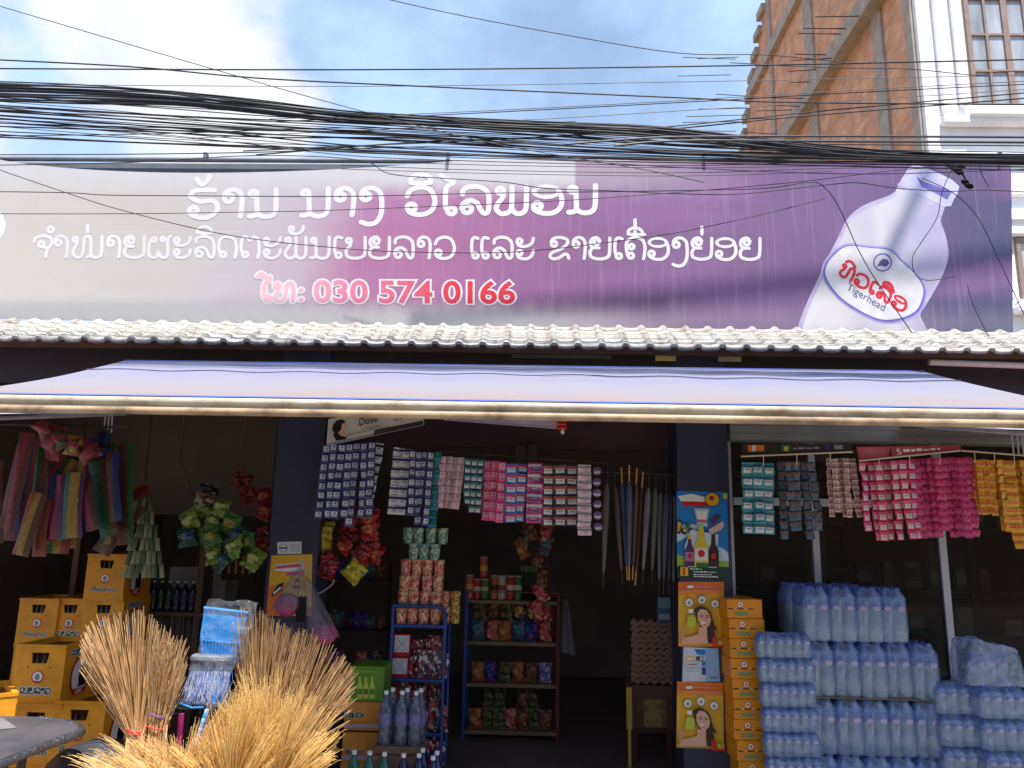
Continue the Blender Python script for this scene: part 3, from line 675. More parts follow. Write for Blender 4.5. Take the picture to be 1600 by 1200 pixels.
def fade_red():
    m, n, L, p = base_mat('sun-bleached red lettering'); tc = n.new('ShaderNodeTexCoord'); sp = n.new('ShaderNodeSeparateXYZ'); L.new(tc.outputs['Generated'], sp.inputs[0])
    cr = n.new('ShaderNodeValToRGB'); e = cr.color_ramp.elements; e[0].color = lin((222, 176, 184)) + (1,); e[0].position = .12; e[1].color = lin((206, 40, 58)) + (1,); e[1].position = .78
    q = e.new(.36); q.color = lin((216, 120, 150)) + (1,)
    L.new(sp.outputs[0], cr.inputs[0]); L.new(cr.outputs[0], p.inputs['Base Color']); return m
m = MB(); lao_text(m, 'ໂທ:', px_fn(406, 480, 470, 471, 28, YS - .001), 12.5 * S, FRONT, 0)
latin_text(m, '030 574 0166', px_fn(490, 805, 471.5, 473.5, 35, YS - .0014), 0, offset=.075, ref=.022)
lao_text(m, 'ໂທ:', px_fn(406, 480, 470, 471, 28, YS - .0022), 6.4 * S, FRONT, 1)
latin_text(m, '030 574 0166', px_fn(490, 805, 471.5, 473.5, 35, YS - .0026), 1, offset=.022)
obj('telephone_lettering', m, [letter_w, fade_red()], sign)
m = MB(); m.poly([at(-20 + 29 * math.cos(a), 352 + 29 * math.sin(a), YS - .001) for a in [2 * math.pi * i / 24 for i in range(24)]]); obj('printed_disc', m, letter_w, sign)
# printed bottle
def P(pts, d=.001): return [at(x, y, YS - d) for x, y in pts]
body = [(1242, 526), (1250, 500), (1262, 470), (1280, 432), (1297, 395), (1310, 370), (1322, 345), (1338, 328), (1360, 316), (1388, 306), (1402, 296), (1408, 286), (1470, 318), (1474, 330), (1470, 345), (1477, 366), (1482, 392), (1480, 410), (1472, 432), (1458, 458), (1446, 478), (1438, 492), (1445, 508), (1456, 527)]
m = MB(); m.poly(P(catmull([p + (0,) for p in body], 3) and [(q.x, q.y) for q in catmull([p + (0,) for p in body], 3)]), 0)
inner = [((x - 1370) * .93 + 1370, (y - 420) * .95 + 422) for x, y in body]
m.poly(P([(q.x, min(q.y, 524)) for q in catmull([p + (0,) for p in inner], 3)], .0014), 1)
cap = [(1404, 288), (1411, 276), (1420, 261), (1430, 257), (1444, 261), (1470, 272), (1488, 281), (1499, 291), (1496, 303), (1490, 312), (1486, 322), (1474, 323), (1440, 305)]
m.poly(P(cap, .0018), 2); m.poly(P([(1432, 276), (1444, 284), (1480, 296), (1487, 300), (1480, 312), (1462, 302), (1440, 292)], .0022), 3)
m.poly(P([(1411, 276), (1420, 261), (1430, 258), (1444, 262), (1440, 274), (1428, 272)], .0022), 1)
lab = [(1289, 412), (1300, 398), (1322, 383), (1360, 386), (1391, 390), (1410, 408), (1432, 428), (1446, 452), (1442, 475), (1432, 490), (1410, 500), (1380, 503), (1350, 492), (1315, 470), (1294, 446), (1286, 428)]
lo = [(q.x, q.y) for q in catmull([p + (0,) for p in lab + [lab[0]]], 4)][:-1]
m.poly(P([((x - 1367) * 1.035 + 1367, (y - 443) * 1.045 + 443) for x, y in lo], .0022), 4); m.poly(P(lo, .0026), 3); m.poly(P([((x - 1367) * .955 + 1367, (y - 443) * .955 + 442) for x, y in lo], .003), 5)
for k, r, mi in ((0, 15, 3), (1, 12.4, 5)): m.poly([at(1379 + r * math.cos(a), 410 + r * .98 * math.sin(a), YS - .0034 - k * .0004) for a in [2 * math.pi * i / 20 for i in range(20)]], mi)
m.poly(P([(1375, 408), (1380, 404), (1387, 406), (1390, 412), (1384, 417), (1376, 415), (1370, 417)], .0042), 6)
def bottle_print():
    m, n, L, p = base_mat('printed bottle haze'); p.inputs['Roughness'].default_value = .5; tc = n.new('ShaderNodeTexCoord'); sp = n.new('ShaderNodeSeparateXYZ'); L.new(tc.outputs['Generated'], sp.inputs[0])
    nz = n.new('ShaderNodeTexNoise'); nz.inputs['Scale'].default_value = 3; L.new(tc.outputs['Generated'], nz.inputs['Vector'])
    a = n.new('ShaderNodeMath'); a.operation = 'MULTIPLY_ADD'; L.new(nz.outputs['Fac'], a.inputs[0]); a.inputs[1].default_value = .5; L.new(sp.outputs['X'], a.inputs[2])
    cr = n.new('ShaderNodeValToRGB'); e = cr.color_ramp.elements; e[0].position = .38; e[0].color = lin((206, 203, 206)) + (1,); e[1].position = 1.1 if False else 1.0; e[1].color = lin((172, 166, 192)) + (1,)
    for pos, c in ((.55, (196, 192, 198)), (.7, (188, 182, 196)), (.82, (202, 199, 204))): q = e.new(pos); q.color = lin(c) + (1,)
    L.new(a.outputs[0], cr.inputs[0]); L.new(cr.outputs[0], p.inputs['Base Color']); return m
bp_mats = [M('printed bottle edge', (180, 172, 198), .5), bottle_print(), M('printed cap blue', (190, 188, 220), .5), M('printed label violet', (112, 102, 172), .5), M('printed label pale violet', (168, 156, 206), .5), M('printed label white', (208, 206, 210), .5), M('printed tiger grey', (86, 84, 120), .5), M('printed label red', (208, 34, 54), .5)]
obj('printed_bottle', m, bp_mats, sign)
m = MB(); c30 = R(30.5)
def tilt(ox, oy, w, h, Y):
    return lambda u, v: at(ox + w * u * math.cos(c30) + h * v * math.sin(c30) * .72, oy + w * u * math.sin(c30) - h * v * math.cos(c30), Y)
lao_text(m, 'ຫົວເສືອ', tilt(1309, 428, 122, 21, YS - .0036), 4.3 * S, FRONT, 7)
latin_text(m, 'Tigerhead', tilt(1322, 452, 68, 13, YS - .0036), 6, offset=.0)
obj('label_lettering', m, bp_mats, sign)

# ================================================================== AWNING
YA0, YA1 = 3.5, 5.07
FL, FR_ = at(-118, 613, YA0), at(1700, 638, YA0); zf = (FL.z + FR_.z) / 2
BL_, BR2 = at(214, 551, YA1), at(1462, 574, YA1); zbk = at(840, 572, YA1).z
xL, xR = (FL.x + BL_.x) / 2, (FR_.x + BR2.x) / 2
def awning_mat():
    m, n, L, p = base_mat('faded lavender canvas'); p.inputs['Roughness'].default_value = .75
    tc = n.new('ShaderNodeTexCoord'); sp = n.new('ShaderNodeSeparateXYZ'); L.new(tc.outputs['Generated'], sp.inputs[0])
    nz = n.new('ShaderNodeTexNoise'); nz.inputs['Scale'].default_value = 3.5; nz.inputs['Detail'].default_value = 7; mp = n.new('ShaderNodeMapping'); mp.inputs['Scale'].default_value = (4, 1.2, 1); L.new(tc.outputs['Generated'], mp.inputs[0]); L.new(mp.outputs[0], nz.inputs['Vector'])
    ad = n.new('ShaderNodeMath'); ad.operation = 'MULTIPLY_ADD'; L.new(nz.outputs['Fac'], ad.inputs[0]); ad.inputs[1].default_value = .55; L.new(sp.outputs['Y'], ad.inputs[2])
    cr = n.new('ShaderNodeValToRGB'); e = cr.color_ramp.elements
    e[0].position = .28; e[0].color = lin((134, 121, 115)) + (1,); e[1].position = 1.0; e[1].color = lin((122, 122, 146)) + (1,)
    q = e.new(.62); q.color = lin((130, 127, 136)) + (1,)
    L.new(ad.outputs[0], cr.inputs[0])
    L.new(cr.outputs[0], p.inputs['Base Color']); return m
blue_edge = M('unfaded blue canvas', (84, 104, 196), .7, vary=.1)
awn = thing('awning', 'long retractable lavender canvas awning with a cream front rail', 'awning', ((xL + xR) / 2, YA0, zf), w=True)
def apt(u, v):
    x = xL + (xR - xL) * u; y = YA0 + .05 + (YA1 - YA0 - .05) * v; z = zf + (zbk - zf) * v
    z -= .014 * math.sin(math.pi * v) * (1 + .25 * math.sin(u * 9)) + .006 * math.sin(u * 60 + v * 3) * math.sin(math.pi * v)
    return Vector((x, y, z))
m = MB(); m.grid(apt, 80, 14); k = [v.copy() for v in m.v]; kf = m.f[:]
m.add([v - Vector((0, 0, .004)) for v in k], [f[::-1] for f in kf], 0, True)
fab = obj('canvas', m, awning_mat(), awn)
m = MB(); m.grid(lambda u, v: apt(u, v * .03) + Vector((0, -.002, .005)), 80, 1); m.grid(lambda u, v: apt(u, .985 + v * .014) + Vector((0, 0, .004)), 80, 1); obj('hem', m, blue_edge, awn)
m = MB(); m.tube([apt(i / 80, .72) + Vector((0, 0, .0035)) for i in range(81)], .0035, 4); obj('seam', m, M('seam thread', (104, 100, 128), .8), awn)
m = MB(); m.tube([(xL - .03, YA0 + .02, zf - .026), (xR + .03, YA0 + .02, zf - .026)], .021, 12); m.cbox(xL - .03, xR + .03, YA0 + .012, YA0 + .04, zf - .06, zf - .03, .004); obj('front_rail', m, cream, awn)
m = MB(); m.tube([(xL - .03, YA0 + .02, zf - .07), (xR + .03, YA0 + .02, zf - .07)], .02, 10)
for i in range(60):
    x = xL + (xR - xL) * (i + .5) / 60 + rr.uniform(-.02, .02); m.tube([(x - .002, YA0 + .02, zf - .07), (x + .002, YA0 + .02, zf - .07)], .0212, 10)
obj('lower_rail', m, tan_rail, awn)
for sx, x in ((1, xL + .12), (-1, xR - .12)):
    m = MB(); elbow = Vector((x + sx * .75, 4.25, zf + .06))
    m.tube([(x + sx * .1, YA0 + .05, zf - .05), elbow], .022, 8); m.tube([elbow, (x + sx * .05, YA1 + .02, zbk - .16)], .022, 8); m.cbox(elbow.x - .03, elbow.x + .03, elbow.y - .03, elbow.y + .03, elbow.z - .03, elbow.z + .03, .01)
    obj('folding_arm', m, alu, awn)
m = MB(); m.tube([(xL, YA1 + .03, zbk - .03), (xR, YA1 + .03, zbk - .03)], .03, 10); obj('roller', m, alu, awn)

for sx, x0, lab_ in ((1, xR - .04, 'neighbouring awning beyond the yellow sachets, its striped underside showing'), (-1, xL + .04, 'neighbouring awning beyond the striped packs, its pale underside showing')):
    t = thing('awning', lab_, 'awning', (x0, YA0, zf - .1), w=True); x1 = x0 + sx * 3.2
    m = MB(); m.grid(lambda u, v: Vector((x0 + (x1 - x0) * u, YA0 + .03 + (YA1 + .45 - YA0) * v, zf - .1 + (zbk - zf - .2) * v)), 10, 8); k = [v.copy() for v in m.v]; kf = m.f[:]; m.add([v - Vector((0, 0, .004)) for v in k], [f[::-1] for f in kf], 0, True)
    obj('canvas', m, M('mauve canvas', (150, 132, 150), .8), t)
    m = MB(); m.tube([(x0, YA0, zf - .12), (x1, YA0, zf - .12)], .03, 10); obj('front_rail', m, cream, t)
    for q in (0, .02, .05): m = MB(); m.tube([(x0 + sx * q, YA0 + .05, zf - .125 + q * .2), (x0 + sx * q, YA1, zbk - .372 + q * .2)], .011, 6); obj('side_rib', m, M('pale mauve bar', (190, 178, 190), .5), t)

# ================================================================== OVERHEAD CABLES
CAB = []
def cable(px, Y, w, mat=None, k=5):
    CAB.append((px, Y, w, mat or black_rub, k))
j = random.Random(11)
cable([(-60, -8), (333, 108), (533, 165), (760, 222), (1000, 264), (1100, 285)], 4.0, 1.6)
cable([(560, -12), (700, 20), (880, 54), (1060, 83), (1200, 86), (1340, 100)], 4.7, 1.7)
cable([(-60, 91), (200, 104), (400, 122), (660, 135), (1066, 153), (1240, 160), (1660, 164)], 4.2, 2.8)
cable([(-60, 107), (533, 109), (1066, 104), (1660, 92)], 4.5, 2.8)
cable([(-60, 131), (533, 135), (1066, 128), (1660, 116)], 4.8, 1.3, grey_rub)
main = [(-60, 141), (120, 146), (270, 153), (400, 166), (533, 181), (650, 188), (800, 197), (950, 202), (1066, 210), (1300, 235), (1450, 246), (1660, 250)]
spread = [15, 14, 12, 10, 8.5, 8, 7.5, 7.5, 8, 8.5, 5, 6]
for i in range(20):
    off = (i - 9.5) / 9.5; cable([(x, y + off * s + j.uniform(-2.6, 2.6)) for (x, y), s in zip(main, spread)], 4.3 + .014 * ((i * 5) % 13), j.choice([2.6, 3.4, 4.4]), None, 4)
for i in range(16):
    y0 = 146 + i * 4.3 + j.uniform(-2, 2); e = 236 + i * 1.4 + j.uniform(-5, 6); md = .52 * y0 + .48 * e + j.uniform(-4, 10)
    cable([(-60, y0), (180, y0 + (md - y0) * .42 + j.uniform(-3, 3)), (420, y0 + (md - y0) * .8 + j.uniform(-3, 3)), (640, md + j.uniform(-3, 3)), (900, md + (e - md) * .5 + j.uniform(-3, 3)), (1200, e - 3), (1660, e + j.uniform(2, 8))], 4.3 + j.uniform(-.1, .3), j.choice([1.4, 2.0, 2.6, 3.0]))
cable([(880, 226), (980, 218), (1066, 214), (1300, 213), (1660, 215)], 4.12, 4.2, M('slate cable sheath', (66, 66, 72), .4))
cable([(960, 228), (1066, 220), (1300, 221), (1660, 223)], 4.16, 4.6, M('slate cable sheath', (66, 66, 72), .4))
for y0, pts, w in ((163, (181, 192, 203, 215, 228, 240, 247), 2.6), (166, (182, 196, 207, 214, 222, 226, 228), 2.2), (172, (186, 204, 214, 219, 226, 236, 246), 2.6), (178, (196, 208, 221, 228, 238, 248, 251), 1.8)):
    cable([(-60, y0 - 2), (270, pts[0]), (533, pts[1]), (720, pts[2]), (900, pts[3]), (1066, pts[4]), (1350, pts[5]), (1660, pts[6])], 4.35 + j.uniform(-.08, .08), w)
for y0, pts, w in ((181, (200, 226, 236, 245, 249, 256, 262), 2.6), (185, (208, 230, 240, 247, 250, 252, 254), 1.6), (192, (212, 242, 251, 256, 259, 252, 250), 1.4), (195, (200, 206, 214, 228, 240, 249, 252), 2.0), (188, (214, 236, 246, 252, 262, 272, 262), 1.4)):
    cable([(-60, y0 - 4), (270, pts[0]), (533, pts[1]), (720, pts[2]), (900, pts[3]), (1066, pts[4]), (1350, pts[5]), (1660, pts[6])], 4.45 + j.uniform(-.08, .08), w)
for pts, w in (([(420, 186), (700, 176), (1066, 157), (1350, 140), (1660, 124)], 1.5), ([(430, 190), (700, 179), (1066, 160), (1350, 144), (1660, 129)], 1.7), ([(650, 194), (850, 186), (1066, 173), (1350, 156), (1660, 136)], 1.3),
               ([(380, 236), (600, 226), (760, 219), (900, 210), (1066, 196), (1300, 172), (1660, 140)], 2.4), ([(400, 242), (650, 222), (850, 214), (1066, 200), (1250, 182), (1660, 149)], 2.6),
               ([(-60, 213), (250, 209), (533, 200), (760, 205), (900, 216), (1066, 226), (1300, 240), (1660, 252)], 1.7), ([(300, 216), (533, 205), (720, 196), (900, 190)], 1.5)):
    cable(pts, 4.6 + j.uniform(-.06, .06), w, grey_rub if w < 1.6 else None)
cable([(1140, 98), (1300, 106), (1420, 108), (1530, 118), (1560, 112), (1660, 112)], 4.7, 1.6)
# lower lines in front of the banner
for pts, w in (([(-60, 242), (200, 241), (400, 238), (533, 233), (720, 230), (1066, 246), (1660, 250)], 2.0), ([(-60, 259), (200, 254), (400, 243), (560, 250), (610, 272), (700, 279), (790, 285), (850, 294), (950, 298), (1066, 303), (1160, 303), (1300, 288), (1345, 286), (1400, 294), (1480, 299), (1545, 297), (1660, 304)], 1.7),
               ([(-60, 299), (100, 301), (170, 305), (300, 306), (533, 307), (760, 302), (1000, 299), (1100, 297), (1200, 294), (1262, 285), (1285, 290), (1310, 322), (1340, 388), (1370, 440), (1425, 520)], 1.7),
               ([(-60, 334), (200, 334), (400, 331), (533, 328), (850, 315), (1066, 300), (1250, 284), (1400, 266), (1480, 262)], 1.4), ([(-60, 245), (100, 300), (200, 331), (360, 368), (533, 388), (650, 394), (800, 394), (940, 380), (1066, 362), (1200, 333), (1290, 310)], 1.5),
               ([(533, 250), (760, 258), (1066, 262), (1300, 259), (1450, 256)], 1.3), ([(533, 258), (760, 266), (1066, 270), (1300, 263), (1440, 262)], 1.3), ([(533, 264), (760, 271), (1066, 275), (1300, 268)], 1.2),
               ([(1488, 262), (1472, 300), (1464, 340), (1440, 378), (1426, 402), (1430, 428), (1450, 438), (1495, 432)], 1.4), ([(1440, 278), (1490, 302), (1528, 340), (1560, 405), (1590, 470), (1604, 500)], 1.5), ([(1530, 252), (1534, 272), (1545, 292)], 1.5), ([(1512, 446), (1520, 475), (1545, 526)], 1.3)):
    cable(pts, 4.85 + j.uniform(-.1, .1), w)
CAB.sort(key=lambda c: sorted(p[1] for p in c[0])[len(c[0]) // 2])
for i, (pts, Y, w, mat, k) in enumerate(CAB):
    c = [at(x, y, Y) for x, y in pts]; c = catmull(c, k); m = MB(); m.tube(c, w * Y / 1200 / 2 * .96, 5, cap=False)
    kind = 'thick' if w > 2.5 else 'thin' if w < 1.6 else 'medium'
    single('overhead_cable', m, mat, f"{kind} {'grey' if mat is grey_rub else 'black'} cable over the banner, {ORD[i]} of all counted downward from the sky", 'cable', 'cables strung across the front of the shop')
# two heavier lines running above the street; their shadows cross the banner
for i, (p0, p1) in enumerate((((900, 498), (1640, 388)), ((-500, 492), (1000, 484)))):
    q = []
    for t in range(9):
        x = p0[0] - 260 + (p1[0] - p0[0] + 300) * t / 8; y = p0[1] + (p1[1] - p0[1]) * max(-.05, t / 8) ** (1.25 if i == 0 else 1)
        q.append(at(x, y, YS) + sdir * 8.2)
    m = MB(); m.tube(catmull(q, 4), (.03, .012)[i], 6, cap=False)
    single('power_line', m, black_rub, ('heavy power line high over the street, sloping down to one side', 'heavy level power line high over the street')[i], 'cable')
q = [at(1600 - 225 * t / 8, -60 + 490 * t / 8, YS) + sdir * 8.2 for t in range(9)]; m = MB(); m.tube(q, .035, 6, cap=False)
single('drop_line', m, black_rub, 'stout line dropping steeply to the heavy power line high over the street', 'cable')
# splice hanging from the bundle over the printed bottle
t = thing('cable_splice', 'tangle of black clamps hanging from the cables above the printed bottle', 'clamp', at(1490, 258, 4.6), w=True)
for k, (x, y, dx) in enumerate(((1484, 257, 8), (1492, 263, 9), (1502, 260, 6), (1498, 268, 7), (1508, 284, 6), (1514, 290, 7))):
    a, b = at(x - dx, y - 2, 4.6 - .01 * k), at(x + dx, y + 3, 4.6 - .01 * k)
    m = MB(); m.tube([a, a.lerp(b, .3), a.lerp(b, .7), b], [.006, .016, .018, .006], 7); obj('clamp_body', m, M('dull black clamp', (30, 30, 32), .85, spec=.1), t)
m = MB(); m.tube(catmull([at(1490, 240, 4.6), at(1488, 256, 4.6), at(1506, 275, 4.6), at(1512, 292, 4.6)], 5), .006, 5); obj('hanger_wire', m, black_rub, t)
# ================================================================== GOODS
# ---- yellow beer crates
CW, CD, CH = .285, .39, .325
def crate_proto(lao, label):
    t = thing('beer_crate', label, 'crate')
    m = MB(); b = .02; h0, h1, s0, s1 = .225, .282, -.052, .052
    y0 = -CD / 2; x0, x1 = -CW / 2, CW / 2
    m.box(x0, s0, y0, y0 + b, 0, CH); m.box(s1, x1, y0, y0 + b, 0, CH); m.box(s0, s1, y0, y0 + b, 0, h0); m.box(s0, s1, y0, y0 + b, h1, CH)
    m.add([(s0, y0 - .0006, h0), (s0 + .012, y0 - .0006, h0), (s0, y0 - .0006, h1)], [(0, 1, 2)]); m.add([(s1, y0 - .0006, h0), (s1, y0 - .0006, h1), (s1 - .012, y0 - .0006, h0)], [(0, 1, 2)])
    m.box(x0, x1, -y0 - b, -y0, 0, CH); m.box(x0, x0 + b, y0 + b, -y0 - b, 0, CH); m.box(x1 - b, x1, y0 + b, -y0 - b, 0, CH)
    m.box(x0 + b, x1 - b, y0 + b, -y0 - b, .004, .02)
    for z0, z1 in ((-.001, .012), (CH - .016, CH + .001)): m.box(x0 - .004, x1 + .004, y0 - .004, y0 - .0002, z0, z1); m.box(x1 + .0002, x1 + .004, y0 - .004, -y0 + .004, z0, z1); m.box(x0 - .004, x0 - .0002, y0 - .004, -y0 + .004, z0, z1)
    for zz in (.03, .29): m.box(x1 + .0002, x1 + .0035, y0 + .002, y0 + .012, zz - .02, zz); m.box(x1 + .0002, x1 + .0035, -y0 - .012, -y0 - .002, zz - .02, zz)
    obj('body', m, gold, t)
    k = MB(); k.box(x0 + b + .002, x1 - b - .002, y0 + .06, -y0 - b - .004, .022, CH - .03); obj('partition', k, gold_shade, t)  # solid dark block standing for the shade inside the crate
    for bx in (-.045, .0, .045):
        q = MB(); q.lathe([(.026, .05), (.026, .2), (.012, .25), (.012, .3)], (bx, y0 + .048, 0), 8); obj('bottle', q, M('brown bottle glass', (70, 60, 52), .15, spec=.8), t)
    q = MB()
    for cx in (-.062, .062): q.lathe([(.0045, 0), (.0045, .001)], (0, 0, 0), 8) if False else q.poly([(cx + .0045 * math.cos(a), y0 - .0012, .205 + .0045 * math.sin(a)) for a in [2 * math.pi * i / 8 for i in range(8)]])
    obj('bolt_hole', q, gold_shade, t)
    e = MB(); circ = lambda r, d, cz=.155, n=20: [(r * math.cos(a), y0 - d, cz + r * math.sin(a)) for a in [2 * math.pi * i / n for i in range(n)]]
    e.poly(circ(.034, .0014), 0); e.poly(circ(.0275, .0022), 1); e.poly([(p[0] * .8 + .003 * math.sin(i * 3), p[1], p[2]) for i, p in enumerate(circ(.017, .003))], 2); e.box(-.018, .018, y0 - .0032, y0 - .0024, .124, .134, 0)
    obj('emblem', e, [red_ink, white_ink, M('emblem grey green', (120, 132, 110), .5)], t)
    def lettering(fn, nrm):
        l = MB(); n = Vector(nrm)
        if lao:
            lao_text(l, 'ເບຍລາວ', lambda u, v: fn(u, v) + n * .0016, .0145, nrm, 0, .00002); lao_text(l, 'ເບຍລາວ', lambda u, v: fn(u, v) + n * .0024, .0068, nrm, 1, .00002)
        else:
            latin_text(l, 'Beerlao', lambda u, v: fn(u, v) + n * .0016, 0, offset=.07, shear=.25, ref=.015); latin_text(l, 'Beerlao', lambda u, v: fn(u, v) + n * .0024, 1, offset=.015, shear=.25)
        return l
    obj('lettering', lettering(lambda u, v: Vector((-.088 + .176 * u, y0, .066 + .032 * v)), (0, -1, 0)), [white_ink, green_ink], t)
    s = MB(); X = x1
    ov = lambda ry, rz, d: [(X + d, -.03 + ry * math.cos(a), .14 + rz * math.sin(a)) for a in [2 * math.pi * i / 24 for i in range(24)]]
    s.poly(ov(.1, .115, .0042), 0); s.poly(ov(.085, .099, .005), 1)
    s.poly([(X + .0058, -.03 + y, .14 + z) for y, z in ((-.03, -.06), (-.012, -.045), (-.02, -.01), (-.01, .03), (.012, .055), (.03, .06), (.045, .04), (.06, .03), (.066, -.02), (.06, -.06))], 2)
    s.poly([(X + .0064, -.03 + y, .14 + z) for y, z in ((-.058, -.1), (.058, -.1), (.07, -.066), (-.07, -.066))], 0)
    latin_text(s, 'LBC', lambda u, v: Vector((X + .0072, -.065 + .07 * u, .045 + .024 * v)), 1, offset=.03)
    obj('side_emblem', s, [red_ink, white_ink, black_ink], t)
    obj('side_lettering', lettering(lambda u, v: Vector((X + .003, -.15 + .2 * u, .262 + .03 * v)), (1, 0, 0)), [white_ink, green_ink], t)
    return Kind(t)
KL = crate_proto(True, 'crate'); KB = crate_proto(False, 'crate')
def put_crate(K, x0, x1, ybot, Y, label, rz=0, dz=0):
    a, b, z, _ = rect(x0, ybot - 60, x1, ybot, Y - CD / 2)
    K.place(label, ((a + b) / 2, Y, z + dz), (0, 0, R(rz)), group='yellow beer crates stacked in the shade')
    return z
yc = 'yellow plastic beer crate '
put_crate(KB, 137, 190, 939, 5.78, yc + 'on top of the highest stack, one handle slot showing')
put_crate(KB, 32, 81, 1009, 5.84, yc + 'upright at the outer end of the rear row')
put_crate(KL, 82, 131, 1009, 5.86, yc + 'in the middle of the rear row')
put_crate(KL, 133, 184, 1010, 5.8, yc + 'in the rear row directly under the topmost crate')
for k, K in ((1, KB), (2, KL), (3, KB)):
    for q, (x0, x1) in enumerate(((32, 81), (82, 131), (133, 184))):
        z = at(100, 1009, 5.65).z - .327 * k
        if z > -.02: K.place(yc + f'{("outer","middle","inner")[q]} one in the {("first","second","third")[k-1]} layer below the rear row', (at((x0 + x1) / 2, 980, 5.64).x, 5.84, z), (0, 0, 0), group='yellow beer crates stacked in the shade')
zc = put_crate(KL, 20, 93, 1104, 4.62, yc + 'large in front, showing its handle slot, emblem and oval side badge')
K0 = zc - .328
put_crate(KB, 15, 82, 1200, 4.6, yc + 'under the large front crate, its top half above the table')
put_crate(KB, 84, 151, 1196, 4.6, yc + 'beside the brooms, set against the table corner')
put_crate(KB, 133, 190, 1097, 5.2, yc + 'half hidden behind the stick brooms')
put_crate(KL, 152, 214, 1180, 4.95, yc + 'low behind the brooms with its side badge cut off')
for q, (x0, x1) in enumerate(((15, 82), (84, 151))):
    a, b, z, _ = rect(x0, 1140, x1, 1200, 4.42); KL.place(yc + ('at the bottom under the table edge', 'at the bottom beside the table leg')[q], ((a + b) / 2, 4.6, max(.005, z - .327)), group='yellow beer crates stacked in the shade')
a, b, z, _ = rect(-70, 1120, 14, 1185, 3.95)
KB.place(yc + 'standing in full sun beyond the table, mostly cut off', (at(-34, 1090, 4.0).x, 4.0, at(0, 1084, 3.9).z - CH), (0, 0, R(40)), group='yellow beer crates stacked in the shade')

# ---- metal-edged table with a sheet of paper
zt_ = at(60, 1122, 3.75).z
tb = thing('table', 'low table with grey top and hammered metal edging', 'table', (at(0, 1150, 3.3).x, 3.3, 0), w=True)
Pt = [at(-160, 1112, 3.95), at(62, 1121, 3.72), at(126, 1135, 3.35), at(-60, 1195, 2.85), at(-240, 1190, 2.9)]
Pt = [Vector((p.x, p.y, zt_)) for p in (at(-160, 1112, 3.75), at(70, 1121, 3.75), at(124, 1131, 3.42), at(20, 1172, 2.95), at(-160, 1172, 2.95))]
def onz(px, py, z): d = ray(px, py); return Vector((0, 0, CAM_H)) + d * ((z - CAM_H) / d.z)
Pt = [onz(*p, zt_) for p in ((-140, 1116), (62, 1120), (112, 1127), (124, 1134), (122, 1142), (60, 1164), (-20, 1196), (-160, 1240))]
m = MB(); m.prism(Pt, (0, 0, -.03)); obj('table_top', m, M('worn grey laminate', (84, 82, 87), .45, vary=.2, scale=6, dirt=((58, 56, 58), .6, 4)), tb)
m = MB()
rimp = [p + Vector((0, 0, -.014)) for p in Pt[1:]]
m.tube(catmull(rimp, 3), .019, 8); obj('metal_edge', m, M('hammered tin', (120, 124, 134), .3, .8, vary=.35, scale=60, bump=1.0, bscale=70), tb)
cen = sum(Pt, Vector()) / len(Pt)
for p in (Pt[5], Pt[6], Pt[0]):
    q = p.lerp(cen, .62); m = MB(); m.tube([(q.x, q.y, zt_ - .03), (q.x, q.y, 0)], .018, 6); obj('leg', m, steel_dark, tb)
m = MB(); pp = [onz(*p, zt_ + .002) for p in ((-30, 1120), (4, 1122), (26, 1137), (-30, 1143))]; m.prism(pp, (0, 0, .001))
single('paper_sheet', m, M('grey paper', (124, 120, 120), .8), 'sheet of pale paper lying on the grey table', 'paper')
# dark padded bundle between table and brooms
m = MB(); c = at(132, 1200, 3.85)
def bag(u, v):
    a = 2 * math.pi * u; f = (1 - v ** 5) ** .5
    r = 1 + .06 * math.sin(5 * a + 2 * v) + .04 * math.sin(9 * a)
    return Vector((c.x + .25 * r * f * math.cos(a) + .07 * v, c.y + .22 * r * f * math.sin(a), .05 + (at(160, 1150, 3.85).z - .05) * v - .05 * max(0, math.cos(a)) * 0))
m.grid(bag, 28, 12); single('sack', m, M('charcoal plastic sheeting', (58, 60, 66), .38, vary=.25, scale=7, bump=.6, bscale=9), 'dark grey plastic sack slumped between table and brooms', 'sack')

